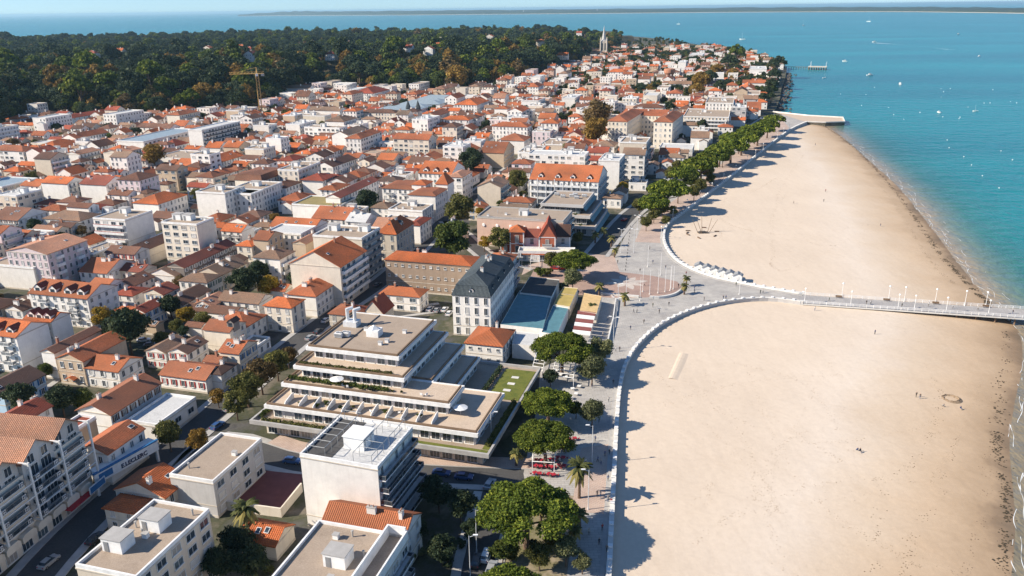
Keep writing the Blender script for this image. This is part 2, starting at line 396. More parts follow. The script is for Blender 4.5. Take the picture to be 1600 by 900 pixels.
def balcony_mesh(L, dep, style):
    k = (round(L, 1), round(dep, 1), 'bal' + style)
    if k not in _wcache:
        mb = MB(); X = k[0] / 2; D = k[1]
        mb.box(-X, -D, -.18, X, 0, 0, 0, bottom=True)
        if style == 'solid':
            mb.box(-X, -D, 0, X, -D + .12, 1.0, 0); mb.box(-X, -D + .12, 0, -X + .12, 0, 1.0, 0); mb.box(X - .12, -D + .12, 0, X, 0, 1.0, 0)
        else:
            mb.box(-X, -D, .95, X, -D + .06, 1.05, 1, bottom=True); mb.box(-X, -D + .02, .1, X, -D + .04, .88, 2)
            n = max(2, int(L / 1.5))
            for i in range(n + 1):
                x = -X + .03 + (2 * X - .06) * i / n; mb.box(x - .03, -D, 0, x + .03, -D + .06, 1.0, 1)
            for s in (-X, X - .06): mb.box(s, -D + .06, .95, s + .06, 0, 1.05, 1); mb.box(s + .02, -D + .06, .1, s + .04, 0, .88, 2)
        mats = {'solid': [M['white']], 'glass': [M['white'], M['rail'], M['glass']], 'grey': [M['concrete'], M['rail'], M['rail']], 'rail': [M['white'], M['white'], M['rail']],
                'teal': [M['white'], M['rail'], M['teal']]}[style]
        _wcache[k] = mb.mesh('balcony', mats)
    return _wcache[k]
_SIDE = {'F': (0, -1, 0.0), 'R': (1, 0, R(90)), 'B': (0, 1, R(180)), 'L': (-1, 0, R(-90))}
def side_place(side, w, d, t):
    """local point on a wall at t metres from the wall's middle (to the right, seen from outside)"""
    if side == 'F': return (t, -d / 2)
    if side == 'B': return (-t, d / 2)
    if side == 'R': return (w / 2, t)
    return (-w / 2, -t)
def seen_side(rc, side):
    cx, cy, ang, w, d = rc; nx, ny, _ = _SIDE[side]; c, s = math.cos(R(ang)), math.sin(R(ang))
    n = Vector((nx * c - ny * s, nx * s + ny * c)); off = w / 2 if nx else d / 2
    p = Vector((cx, cy)) + n * off; v = -p
    return n.dot(v.normalized()) > -0.06
def put_windows(root, rc, side, spec, h, floors, near, sc='shut_white', z0=0.9, ww=1.0, skip=None, pitch=None, balc='rail'):
    cx, cy, ang, w, d = rc; L = w if side in 'FB' else d
    if not spec or not seen_side(rc, side): return
    fh = h / floors; wh = min(1.7, fh - 1.3) if 'd' not in spec else min(2.2, fh - .6)
    if 'a' in spec: ww = 2.2; wh = min(1.4, fh - 1.4)
    if 't' in spec: ww, wh = 0.8, 0.8
    pitch = pitch or max(2.6, ww + (1.7 if 's' in spec else 1.4))
    n = max(1, min(14, int((L - 1.0) / pitch)))
    rz = _SIDE[side][2]
    for fl in range(floors):
        if skip and fl in skip: continue
        z = fl * fh + (fh - wh) * .55
        if 'b' in spec and fl > 0:
            x, y = side_place(side, w, d, 0); o = link('balcony', balcony_mesh(L * .92, 1.3, balc), root, (x, y, fl * fh + .1), rz)
        if 'k' in spec and fl > 0:   # small single balconies
            for t in (-L * .25, L * .25):
                x, y = side_place(side, w, d, t); link('balcony', balcony_mesh(min(3.4, L * .4), 1.1, balc), root, (x, y, fl * fh + .1), rz)
        for i in range(n):
            if near == 0 and random.random() < .12: continue
            t = -L / 2 + L * (i + .5) / n; x, y = side_place(side, w, d, t)
            if near >= 2:
                o = link('window', win_mesh(ww, wh, 'n'), root, (x, y, z), rz); link('pane', pane_mesh(ww, wh), o)
            else:
                o = link('window', win_mesh(ww, wh, 'w', _wr.randrange(6)), root, (x, y, z), rz)
            if 's' in spec and near >= 1:
                for s in (-1, 1): link('shutter', shutter_mesh(ww * .5, wh, sc), o, (s * (ww * .75 + .11), 0, 0))
_chm = {}
def chimney_mesh(kind):
    if kind not in _chm:
        mb = MB(); hh = {0: 1.3, 1: 1.7, 2: 1.2}[kind]; a, b = {0: (.35, .5), 1: (.3, .3), 2: (.35, .9)}[kind]
        mb.box(-a, -b, -1.2, a, b, hh, 0); mb.box(-a - .08, -b - .08, hh, a + .08, b + .08, hh + .14, 1, bottom=True)
        for yy in ([-b * .5, b * .5] if b > .4 else [0]): mb.tube((0, yy, hh + .14), (0, yy, hh + .55), .13, .11, 6, 2)
        _chm[kind] = mb.mesh('chimney', [WALL['white'] if kind != 1 else M['brickp'], M['concrete'], M['brickp']])
    return _chm[kind]
def skylight_mesh():
    if 'sky' not in _chm:
        mb = MB(); mb.box(-.5, -.65, 0, .5, .65, .14, 0); mb.face([(-.4, -.55, .15), (.4, -.55, .15), (.4, .55, .15), (-.4, .55, .15)], 1); _chm['sky'] = mb.mesh('skylight', [M['frame'], M['glass']])
    return _chm['sky']
_rtm = {}
def rooftop_mesh(kind):
    if kind not in _rtm:
        mb = MB()
        if kind == 'stair':
            mb.box(-2, -1.6, 0, 2, 1.6, 2.5, 0); mb.box(-2.15, -1.75, 2.5, 2.15, 1.75, 2.68, 1, bottom=True); mb.box(-1.5, -1.68, .1, -.6, -1.6, 2.0, 2)
        elif kind == 'vent':
            mb.box(-.5, -.4, 0, .5, .4, .9, 0); mb.box(-.6, -.5, .9, .6, .5, 1.0, 1, bottom=True)
        elif kind == 'pipe':
            mb.tube((0, 0, 0), (0, 0, 1.2), .15, .15, 8, 1); mb.tube((0, 0, 1.2), (0, 0, 1.35), .28, .22, 8, 1)
        else:
            mb.box(-1.1, -.8, .2, 1.1, .8, 1.3, 0); mb.box(-1.0, -.85, .35, 1.0, -.8, 1.15, 2); mb.tube((-.4, 0, 1.3), (-.4, 0, 1.4), .45, .45, 10, 2); mb.tube((.6, 0, 1.3), (.6, 0, 1.4), .45, .45, 10, 2)
            for x in (-1, .9): mb.box(x, -.7, 0, x + .1, .7, .2, 2)
        _rtm[kind] = mb.mesh(kind, [M['white'], M['concrete'], M['rail']])
    return _rtm[kind]
def dormer(roof_o, x, y, z, rz, ww=1.5, hh=1.5, dep=2.4, rm='orange', wm='white'):
    mb = MB(); X = ww / 2
    mb.box(-X, 0, -.8, X, dep, hh, 0)
    mb.face([(-X, 0, hh), (X, 0, hh), (0, 0, hh + X * .8)], 0)
    for s in (-1, 1):
        a = [(s * (X + .2), -.2, hh - .15), (0, -.2, hh + X * .8 + .06), (0, dep + .6, hh + X * .8 + .06), (s * (X + .2), dep + .6, hh - .15)]
        mb.face(a if s > 0 else a[::-1], 1)
    mb.face([(-X * .6, -.03, .1), (X * .6, -.03, .1), (X * .6, -.03, hh - .1), (-X * .6, -.03, hh - .1)], 2)
    return mb.build('dormer', [WALL[wm], ROOF[rm], M['glass']], roof_o, (x, y, z), rz)

def bld(name, label, cat, h, p0=None, p1=None, p2=None, roof='gx', wm='white', rm='orange', rh=None, ang=GRID, F='w', Rt='w', L='w', fl=None, near=1,
        chim=2, sc='shut_white', rc=None, top=None, ov=0.4, lm=None, balc='rail', ph=0.6, grow=0.3, skip=None, pm='white', ww=1.0, look=None, noun=None, cseed=None, ext=None):
    """one building as an Empty at its foot with wall, roof (> chimney, dormer), windows, balconies as parts"""
    rc = rc or rect_from(h, p0, p1, p2, ang); cx, cy, ang, w, d = rc
    if grow is not None:
        mark(rc, grow)
        if look is None and h > 9.5 and near >= 1: q_ = h * .75; mark((cx + math.sin(R(ang)) * (d / 2 + q_ / 2), cy - math.cos(R(ang)) * (d / 2 + q_ / 2), ang, w, q_), 0)
    root = thing(name, label, cat, (cx, cy, 0), R(ang))
    if look: AUTO.append((root, look, noun, (cx, cy)))
    if lm: LMARK.append((lm, (cx, cy)))
    fl = fl or max(1, int(round(h / 3.1)))
    half = (d if roof == 'gx' else w if roof == 'gy' else min(w, d)) / 2
    rh = rh or half * .42
    mb = MB(); geo_walls(mb, w, d, h, roof, rh); mb.build('wall', WALL[wm], root)
    if near >= 1:
        X_, Y_ = w / 2, d / 2
        for nm_, z0, z1, o_ in (('plinth', 0, .55, .06), ('cornice', h - .38, h - .14, .14)) + ((('string_course', h / fl - .10, h / fl + .10, .07),) if fl > 1 and near >= 2 else ()):
            mb = MB()
            for (x0, y0, x1, y1) in ((-X_ - o_, -Y_ - o_, X_ + o_, -Y_), (X_, -Y_, X_ + o_, Y_ + o_), (-X_ - o_, -Y_, -X_, Y_ + o_)): mb.box(x0, y0, z0, x1, y1, z1, 0, bottom=True)
            mb.build(nm_, WALL['stone' if wm != 'stone' else 'cream'], root)
    mb = MB()
    if roof in ('gx', 'gy'): geo_gable(mb, w if roof == 'gx' else d, half, h, rh, ov, roof[1]); ro = mb.build('roof', ROOF[rm], root)
    elif roof == 'hip': geo_hip(mb, w, d, h, rh, ov); ro = mb.build('roof', ROOF[rm], root)
    elif roof == 'mansard':
        geo_hip(mb, w, d, h, 3.0, .25, inset=1.3); geo_hip(mb, w - 2.0, d - 2.0, h + 3.05, rh, .05); ro = mb.build('roof', ROOF[rm], root)
    elif roof == 'rim':        # low tiled rim round a flat middle
        geo_hip(mb, w, d, h, 1.2, .5, inset=3.2); ro = mb.build('roof', ROOF[rm], root)
    else:
        mb.box(-w / 2 + .2, -d / 2 + .2, h - .3, w / 2 - .2, d / 2 - .2, h + .05, 0); ro = mb.build('roof', ROOF[rm], root)
        mb = MB(); geo_parapet(mb, w, d, h, ph, .3); mb.build('parapet', WALL[wm] if pm is None else M[pm], root)
    rnd = random.Random(cseed if cseed is not None else int(cx * 13 + cy * 7))
    if roof in ('gx', 'gy', 'hip', 'mansard'):
        for i in range(chim):
            if roof == 'gx' or (roof != 'gy' and w >= d): x, y = rnd.uniform(-.46, .46) * w, rnd.uniform(-.16, .16) * d; z = h + rh * (1 - abs(y) / (d / 2))
            else: x, y = rnd.uniform(-.16, .16) * w, rnd.uniform(-.46, .46) * d; z = h + rh * (1 - abs(x) / (w / 2))
            if roof in ('hip', 'mansard'): x *= .6; y *= .6; z = h + rh * .75 + (3 if roof == 'mansard' else 0)
            link('chimney', chimney_mesh(rnd.choice((0, 0, 1, 2))), ro, (x, y, z), R(90) if rnd.random() < .5 else 0)
        if roof == 'gx' and near >= 1 and rnd.random() < .6:
            for i in range(rnd.randint(1, 3)):
                o_ = link('skylight', skylight_mesh(), ro, (rnd.uniform(-.38, .38) * w, -d * rnd.uniform(.16, .3), 0)); o_.location.z = h + rh * (1 + 2 * o_.location.y / d) + .10; o_.rotation_euler = (math.atan2(rh, d / 2), 0, 0)
        if roof == 'gy' and near >= 1 and rnd.random() < .6:
            o_ = link('skylight', skylight_mesh(), ro, (w * rnd.uniform(.16, .3), rnd.uniform(-.38, .38) * d, 0)); o_.location.z = h + rh * (1 - 2 * o_.location.x / w) + .10; o_.rotation_euler = (0, math.atan2(rh, w / 2), 0)
    elif roof == 'flat' and top is None and near >= 0:
        if min(w, d) > 8: link('stair_head', rooftop_mesh('stair'), root, (rnd.uniform(-.2, .2) * w, rnd.uniform(-.1, .25) * d, h + .05))
        for i in range(rnd.randint(3, 7)): link(*((n_ := rnd.choice(('vent', 'pipe', 'vent'))), rooftop_mesh(n_)), root, (rnd.uniform(-.4, .4) * w, rnd.uniform(-.4, .4) * d, h + .05))
    if top:
        for k, x, y in top: link({'stair': 'stair_head', 'vent': 'vent', 'pipe': 'pipe', 'ac': 'cooling_unit'}[k], rooftop_mesh(k), root, (x * w, y * d, h + .05))
    if ext:
        ew, ed, eh, ex = ext; mb = MB(); mb.M = Matrix.Translation((ex, -d / 2 - ed / 2 + .02, 0)); geo_walls(mb, ew, ed, eh, 'gy', ew * .22); mb.build('wing_wall', WALL[wm], root)
        mb = MB(); geo_gable(mb, ed + 1.0, ew / 2, eh, ew * .22, .3, 'y', 0, .2, ex, -d / 2 - ed / 2 + .5); mb.build('wing_roof', ROOF[rm if rm in ('orange', 'terra', 'brown', 'red', 'tan', 'dark', 'peach') else 'terra'], root)
        link('window', win_mesh(1.0, 1.2, 'w', _wr.randrange(6)), root, (ex, -d / 2 - ed + .01, eh * .45))
    for s, spec in (('F', F), ('R', Rt), ('L', L)): put_windows(root, rc, s, spec, h, fl, near, sc, balc=balc, skip=skip, ww=ww)
    return root, ro, rc
# ------------------------------------------------------------ setting: ground, sea, beach, streets
def struct(o): o['kind'] = 'structure'; return o
def stuff(o, label, cat): return tag(o, label, cat, kind='stuff')
def sheet(name, pts, mat, z=None, skirt=None):
    """flat polygon (outline of points) at height z, with an optional skirt down to that height"""
    pts = [Vector((p[0], p[1], p[2] if z is None else z)) for p in pts]
    tri = tessellate_polygon([pts]); me = bpy.data.meshes.new(name)
    v = [tuple(p) for p in pts]; f = []
    for t in tri:
        a, b, c = (pts[k] for k in t)
        f.append(tuple(t) if (b - a).cross(c - a).z > 0 else tuple(t)[::-1])
    if skirt is not None:
        n = len(v); v += [(p.x, p.y, skirt) for p in pts]
        f += [(k, (k + 1) % n, n + (k + 1) % n, n + k) for k in range(n)]
    me.from_pydata(v, [], f); me.materials.append(mat); me.update()
    return struct(link(name, me))
def offset_line(pts, d):
    """polyline shifted d to its left"""
    out = []
    for k, p in enumerate(pts):
        a = pts[max(0, k - 1)]; b = pts[min(len(pts) - 1, k + 1)]
        t = (b - a).xy.normalized(); out.append(Vector((p.x - t.y * d, p.y + t.x * d, p.z)))
    return out
def smooth_line(pts, n=6):
    """Catmull-Rom through the points"""
    out = []
    for k in range(len(pts) - 1):
        p0, p1, p2, p3 = pts[max(0, k - 1)], pts[k], pts[k + 1], pts[min(len(pts) - 1, k + 2)]
        for i in range(n):
            t = i / n
            out.append(.5 * ((2 * p1) + (p2 - p0) * t + (2 * p0 - 5 * p1 + 4 * p2 - p3) * t * t + (3 * p1 - p0 - 3 * p2 + p3) * t ** 3))
    out.append(pts[-1]); return out
def strip(name, pts, width, mat, z, shift=0.0):
    l = offset_line(pts, shift + width / 2); r = offset_line(pts, shift - width / 2); mb = MB(); mb.uv = False
    for k in range(len(pts) - 1): mb.face([(*r[k].xy, z), (*r[k + 1].xy, z), (*l[k + 1].xy, z), (*l[k].xy, z)])
    return struct(mb.build(name, mat))
def sweep(mb, pts, prof, m=0):
    """profile of (offset to the left, height) swept along a polyline"""
    rows = []
    for o, z in prof: rows.append([Vector((p.x, p.y, z)) for p in offset_line(pts, o)])
    for a, b in zip(rows, rows[1:]):
        for k in range(len(pts) - 1): mb.face([a[k], a[k + 1], b[k + 1], b[k]], m)

WALL_S = [P(*p) for p in [(943, 1010), (953, 900), (957, 820), (961, 740), (965, 660), (970, 605), (980, 568), (1000, 537), (1036, 507), (1085, 485), (1140, 472), (1200, 468), (1255, 474)]]
WALL_N = [P(*p) for p in [(1255, 460), (1200, 451), (1160, 443), (1115, 433), (1080, 420), (1055, 404), (1041, 385), (1038, 368), (1044, 352), (1062, 337), (1100, 309), (1150, 270), (1200, 229), (1235, 203), (1261, 191)]]
PIER = [P(*p) for p in [(1261, 191), (1290, 192), (1320, 191), (1317, 184), (1262, 181), (1208, 175)]]
COAST = [P(*p) for p in [(1214, 166), (1219, 153), (1221, 138), (1227, 122), (1229, 110), (1226, 101), (1205, 93), (1170, 84), (1120, 74), (1060, 65), (1015, 59), (965, 55)]]
WALL_S = smooth_line(WALL_S, 4); WALL_N = smooth_line(WALL_N, 4)
FARL = [Vector((-150, 3350, 0)), Vector((-900, 3600, 0)), Vector((-1800, 3500, 0)), Vector((-2800, 3300, 0)), Vector((-6000, 3000, 0)), Vector((-6000, -300, 0)), Vector((12, -300, 0))]
M['town'] = ground_mat('town_ground', [(.045, .045, .046), (.10, .095, .088), (.06, .065, .035), (.17, .145, .115), (.05, .06, .03)], .06, 1.5)
ground = sheet('ground', WALL_S + WALL_N + PIER + COAST + FARL, M['town'], 0.0, -7)

# shoreline and sand
SHORE = smooth_line([P(x, y, -3) for x, y in [(1566, 1010), (1580, 900), (1586, 820), (1581, 750), (1577, 690), (1585, 630), (1597, 570), (1592, 520), (1562, 487), (1530, 452), (1492, 405), (1452, 352), (1402, 291), (1352, 246), (1312, 211), (1285, 194)]], 4)
def shore_dist(X, Y):
    """signed distance to the waterline, positive on the beach"""
    best = np.full(X.shape, 1e9); sign = np.ones(X.shape)
    for a, b in zip(SHORE, SHORE[1:]):
        dx, dy = b.x - a.x, b.y - a.y; t = np.clip(((X - a.x) * dx + (Y - a.y) * dy) / (dx * dx + dy * dy), 0, 1)
        ex, ey = X - a.x - t * dx, Y - a.y - t * dy; d = np.hypot(ex, ey); cr = dx * ey - dy * ex
        m = d < best; best = np.where(m, d, best); sign = np.where(m, np.sign(cr), sign)
    return best * sign
def grid_mesh(name, xs, ys, zf, mat, attrs=None, keep=None):
    X, Y = np.meshgrid(xs, ys, indexing='ij'); Z = zf(X, Y); nx, ny = X.shape
    v = np.stack([X, Y, Z], -1).reshape(-1, 3); idx = np.arange(nx * ny).reshape(nx, ny)
    q = np.stack([idx[:-1, :-1], idx[1:, :-1], idx[1:, 1:], idx[:-1, 1:]], -1).reshape(-1, 4)
    if keep is not None: k = keep(X, Y); q = q[(k.reshape(-1)[q]).any(1)]
    me = bpy.data.meshes.new(name); me.from_pydata(v.tolist(), [], q.tolist()); me.materials.append(mat)
    me.polygons.foreach_set('use_smooth', [True] * len(me.polygons))
    for nm, fn in (attrs or {}).items():
        at = me.attributes.new(nm, 'FLOAT', 'POINT'); at.data.foreach_set('value', fn(X, Y).astype(np.float32).ravel())
    me.update(); return struct(link(name, me))
def sand_mat():
    m, nt, b = _mat('beach_sand'); v = coords(nt, 'Object')
    at = _N(nt, 'ShaderNodeAttribute'); at.attribute_name = 'inland'
    nz = noise(nt, v, .045, 5, .6); ad = _N(nt, 'ShaderNodeMath', operation='MULTIPLY_ADD'); ad.inputs[1].default_value = 22; nt.links.new(nz, ad.inputs[0]); nt.links.new(at.outputs['Fac'], ad.inputs[2])
    mr = _N(nt, 'ShaderNodeMapRange'); mr.inputs[1].default_value = 8; mr.inputs[2].default_value = 68; nt.links.new(ad.outputs[0], mr.inputs[0])
    col = _ramp(nt, mr.outputs[0], [(0.0, (.17, .13, .09, 1)), (.06, (.26, .185, .12, 1)), (.12, (.41, .295, .19, 1)), (.28, (.53, .40, .275, 1)), (.5, (.575, .465, .35, 1)), (.72, (.635, .545, .45, 1)), (1.0, (.615, .515, .41, 1))]).outputs[0]
    big = _ramp(nt, noise(nt, v, .015, 4, .55), [(.3, (.94, .925, .91, 1)), (.7, (1.05, 1.05, 1.05, 1))]).outputs[0]
    sp = _ramp(nt, noise(nt, v, .8, 5, .75), [(.25, (.93, .925, .92, 1)), (.6, (1.03, 1.03, 1.03, 1))]).outputs[0]
    # tracks left by wheels
    wv = _N(nt, 'ShaderNodeTexWave', wave_type='BANDS', bands_direction='DIAGONAL'); wv.inputs['Scale'].default_value = .045; wv.inputs['Distortion'].default_value = 14; wv.inputs['Detail'].default_value = 2; wv.inputs['Detail Scale'].default_value = .6; nt.links.new(v, wv.inputs['Vector'])
    trk = _ramp(nt, wv.outputs['Fac'], [(.0, (.90, .885, .87, 1)), (.05, (1, 1, 1, 1))]).outputs[0]; col = mix(nt, .22, col, mix(nt, 1.0, col, trk, 'MULTIPLY'))
    # long raked streaks
    vs = coords(nt, 'Object', (.5, .06, 1)); rk = _ramp(nt, noise(nt, vs, 1.0, 4, .6), [(.35, (.98, .978, .975, 1)), (.6, (1.015, 1.015, 1.015, 1))]).outputs[0]
    for x in (big, sp, rk): col = mix(nt, 1.0, col, x, 'MULTIPLY')
    # scattered footprints and bits of weed
    vo = _N(nt, 'ShaderNodeTexVoronoi'); vo.inputs['Scale'].default_value = .9; nt.links.new(v, vo.inputs['Vector'])
    dot = _ramp(nt, vo.outputs['Distance'], [(.10, (1, 1, 1, 1)), (.2, (0, 0, 0, 1))]).outputs[0]
    msk = _ramp(nt, noise(nt, v, .05, 4, .6), [(.56, (0, 0, 0, 1)), (.64, (.4, .4, .4, 1))]).outputs[0]
    col = mix(nt, mix(nt, 1.0, dot, msk, 'MULTIPLY'), col, (.20, .145, .10, 1))
    nt.links.new(col, b.inputs['Base Color']); b.inputs['Roughness'].default_value = .9; b.inputs['Specular IOR Level'].default_value = .2
    bump(nt, b, noise(nt, v, .35, 5, .6), .25, .35); return m
_sx = np.arange(8, 470, 3.0); _sy = np.arange(50, 745, 3.0)
def sand_z(X, Y):
    d = shore_dist(X, Y)
    z = np.where(d > 0, -3 + 2.5 * (1 - np.exp(-d / 24)), -3 + np.maximum(d * .09, -4))
    return z + .05 * np.sin(X * .21 + 1.3 * np.sin(Y * .05)) * np.sin(Y * .13) * (d > 8)
beach = grid_mesh('beach', _sx, _sy, sand_z, sand_mat(), {'inland': lambda X, Y: shore_dist(X, Y) + 0 * X}, lambda X, Y: shore_dist(X, Y) > -22)
def sand_height(x, y): return float(sand_z(np.array([[x]]), np.array([[y]]))[0, 0])

def sea_mat():
    m, nt, b = _mat('sea_water'); v = coords(nt, 'Object')
    at = _N(nt, 'ShaderNodeAttribute'); at.attribute_name = 'shallow'
    nz = noise(nt, v, .03, 4, .6); ad = _N(nt, 'ShaderNodeMath', operation='MULTIPLY_ADD'); ad.inputs[1].default_value = .22; nt.links.new(nz, ad.inputs[0]); nt.links.new(at.outputs['Fac'], ad.inputs[2])
    col = _ramp(nt, ad.outputs[0], [(0.10, (.004, .190, .215, 1)), (.30, (.007, .165, .178, 1)), (.55, (.028, .14, .13, 1)), (.8, (.13, .17, .135, 1)), (1.0, (.27, .215, .145, 1))]).outputs[0]
    vl = coords(nt, 'Object', (.0012, .004, 1)); band = _ramp(nt, noise(nt, vl, 1.0, 5, .6), [(.32, (.62, .72, .78, 1)), (.66, (1.2, 1.16, 1.12, 1))]).outputs[0]
    col = mix(nt, 1.0, col, band, 'MULTIPLY')
    nt.links.new(col, b.inputs['Base Color']); b.inputs['Roughness'].default_value = .25; b.inputs['Specular IOR Level'].default_value = .30; b.inputs['IOR'].default_value = 1.33
    va = coords(nt, 'Object', (.26, .14, 1)); w1 = noise(nt, va, 1.0, 3, .6); w2 = noise(nt, coords(nt, 'Object', (.05, .09, 1)), 1.0, 3, .55)
    s = _N(nt, 'ShaderNodeMath', operation='MULTIPLY_ADD'); s.inputs[1].default_value = 2.0; nt.links.new(w2, s.inputs[0]); nt.links.new(w1, s.inputs[2])
    bump(nt, b, s.outputs[0], .75, 1.3); return m
_xs = np.array([-90000, -40000, -15000, -6000, -2500, -1000, -300] + list(range(0, 620, 8)) + [700, 850, 1100, 1600, 2500, 5000, 12000, 40000, 90000], float)
_ys = np.array([-300, -100] + list(range(0, 780, 8)) + [850, 950, 1100, 1300, 1600, 2200, 3500, 6000, 12000, 30000, 90000], float)
def _shal(X, Y):
    d = shore_dist(X, Y); s = np.exp(np.minimum(d, 0) / 26.0); return np.where((Y > 760) | (X < 30), np.minimum(s, .1), s)
sea = grid_mesh('sea', _xs, _ys, lambda X, Y: X * 0 - 3.0, sea_mat(), {'shallow': _shal})

# far peninsula across the water
def penin():
    m, nt, b = _mat('far_pine_cover'); v = coords(nt, 'Object')
    col = _ramp(nt, noise(nt, v, .02, 5, .7), [(.35, (.010, .026, .018, 1)), (.6, (.026, .044, .024, 1)), (.74, (.10, .10, .065, 1))]).outputs[0]
    nt.links.new(col, b.inputs['Base Color']); b.inputs['Roughness'].default_value = .95; bump(nt, b, noise(nt, v, .03, 5, .7), 1.0, 25)
    sand = plain('far_beach', (.62, .55, .44), .9)
    rnd = random.Random(5); mb = MB(); mb.uv = False
    base = [(372, 25.2), (430, 24.6), (520, 24.2), (640, 23.6), (800, 22.2), (950, 21.0), (1100, 19.6), (1250, 18.8), (1400, 18.6), (1500, 19.6), (1620, 21.5), (1750, 24)]
    pts = smooth_line([P(x, y, -3) for x, y in base], 10); n = len(pts); rows = []
    for k, p in enumerate(pts):
        far = p.xy.normalized(); dist = p.xy.length; e = min(1, k / 14); hh = dist * .0046 * (.25 + .75 * e)
        r = []
        for off, z in ((0, -3), (dist * .006, 1.5), (dist * .0065, hh * rnd.uniform(.45, .7)), (dist * .03, hh * rnd.uniform(.6, .85)), (dist * .07, hh * rnd.uniform(.8, 1.0)), (dist * .12, hh * rnd.uniform(.85, 1.1)), (dist * .2, hh * rnd.uniform(.7, .9)), (dist * .22, -3)):
            q = p.xy + far * off * (.2 + .8 * e); r.append((q.x, q.y, z))
        rows.append(r)
    for a, c in zip(rows, rows[1:]):
        for k in range(7): mb.face([a[k], c[k], c[k + 1], a[k + 1]], 1 if k == 0 else 0)
    struct(mb.build('peninsula', [m, sand]))
    # lighthouse and a water tower standing up out of it
    for (px, py, hh, nm, lab) in ((933, 21, .0052, 'lighthouse', 'tiny white lighthouse on the far peninsula'), (818, 22, .004, 'water_tower', 'tiny pale water tower on the far peninsula')):
        p = P(px, py, -3); p = Vector((p.x, p.y, 0)) * 1.01; h = p.length * hh
        mb = MB(); mb.lathe([(h * .07, 0), (h * .045, h * .8), (h * .075, h * .82), (h * .07, h * .93), (.01, h)], 8)
        tag(mb.build(nm, M['white'], None, (p.x, p.y, 0)), lab, nm.replace('_', ' '))
penin()

# the sea wall: wall, parapet and its stone piers
def seawall(name, pts, label, side):
    root = thing(name, label, 'sea wall', tuple(pts[0]))
    loc = [p - pts[0] for p in pts]; mb = MB()
    sweep(mb, loc, [(-.45 * side, -4.5), (-.25 * side, .0), (-.25 * side, .55)] if side > 0 else [(.25, .55), (.25, 0), (.45, -4.5)])
    mb.build('wall', WALL['grey'], root)
    mb = MB(); pr = [(-.30, .55), (-.30, .80), (.75, .80), (.75, .0)]
    sweep(mb, loc, pr if side > 0 else [(-a, b) for a, b in pr][::-1]); mb.build('coping', M['parapet'], root)
    mb = MB(); sweep(mb, loc, [(1.9 * side, .012), (1.9 * side, .16), (.74 * side, .16)] if side > 0 else [(-.74, .16), (-1.9, .16), (-1.9, .012)]); mb.build('step', M['concrete'], root)
    pm = MB(); pm.box(-.4, -.4, .7, .4, .4, 1.12, 0); pm.box(-.46, -.46, 1.12, .46, .46, 1.2, 0, bottom=True); pme = pm.mesh('pier', [M['white']])
    acc = 0.0
    for a, b in zip(loc, loc[1:]):
        L = (b - a).length; t = (b - a) / L
        while acc < L:
            q = a + t * acc + Vector((-t.y, t.x, 0)) * .22 * side; link('pier', pme, root, (q.x, q.y, 0), math.atan2(t.y, t.x)); acc += 3.6
        acc -= L
    return root
seawall('sea_wall', WALL_S, 'curving pale sea wall from the promenade to the jetty on the nearer beach', 1)
seawall('sea_wall', WALL_N, 'long pale sea wall below the pines along the farther beach', 1)
mb = MB(); mb.uv = False
_pp = [(*p.xy, 0.0) for p in PIER]; _pc = sum((Vector(p) for p in _pp), Vector()) / len(_pp)
pier = thing('stone_pier', 'stone pier jutting into the bay at the far end of the beach', 'pier', tuple(_pc))
mb = MB(); pts = [Vector(p) - _pc for p in _pp]
for a, b in zip(pts, pts[1:]): mb.face([(*a.xy, -5), (*b.xy, -5), (*b.xy, .9), (*a.xy, .9)])
mb.build('wall', WALL['stone'], pier)
sh = sheet('deck', [p * 1.0 for p in pts], M['terrace'], .03); sh.parent = pier; del sh['kind']
mb = MB(); sweep(mb, [Vector((*p.xy, 0)) for p in pts], [(-.3, .2), (-.3, 1.0), (.4, 1.0), (.4, 0)]); mb.build('coping', M['parapet'], pier)
LMARK.append(('stone pier', (_pc.x, _pc.y)))

# promenade, plaza, roads
M['prom'] = paving('promenade_paving', (.40, .375, .345), (.47, .445, .41), 1.6, .8)
M['redpave'] = paving('red_paving', (.39, .265, .215), (.44, .305, .25), .8, .4)
M['pinkpave'] = paving('pink_paving', (.50, .37, .30), (.54, .42, .35), .8, .4)
prom = [P(*p) for p in [(878, 1005), (885, 905), (898, 800), (880, 752), (905, 700), (918, 640), (935, 575), (945, 500), (962, 440), (930, 425), (962, 400), (985, 350), (1012, 332), (1045, 308), (1092, 273), (1150, 231), (1200, 194), (1225, 178)]]
sheet('promenade', prom[::-1] + WALL_S + WALL_N, M['prom'], .012)
sheet('paved_band', [P(*p) for p in [(893, 800), (957, 803), (963, 692), (908, 700), (902, 730)]], M['pinkpave'], .03)
sheet('paved_band', [P(*p) for p in [(992, 378), (1037, 380), (1040, 352), (1060, 336), (1098, 308), (1148, 268), (1198, 226), (1233, 200), (1222, 186), (1190, 208), (1140, 246), (1085, 290), (1040, 322), (1005, 348)]], M['pinkpave'], .03)
plaza = [P(*p) for p in [(835, 420), (880, 425), (960, 424), (1020, 431), (1058, 440), (1066, 449), (1052, 459), (1010, 465), (960, 466), (905, 461), (850, 452), (825, 440)]]
sheet('plaza', plaza, M['redpave'], .03)
sheet('plaza_walk', [P(*p) for p in [(820, 415), (905, 395), (960, 400), (968, 424), (880, 425), (835, 420), (815, 430)]], M['pinkpave'], .02)
M['petal'] = paving('petal_paving', (.56, .49, .43), (.60, .53, .47), .8, .4); c = P(979, 441)
ros = thing('paving_rosette', 'pale petal rosette laid in the red plaza paving', 'paving', (c.x, c.y, 0))
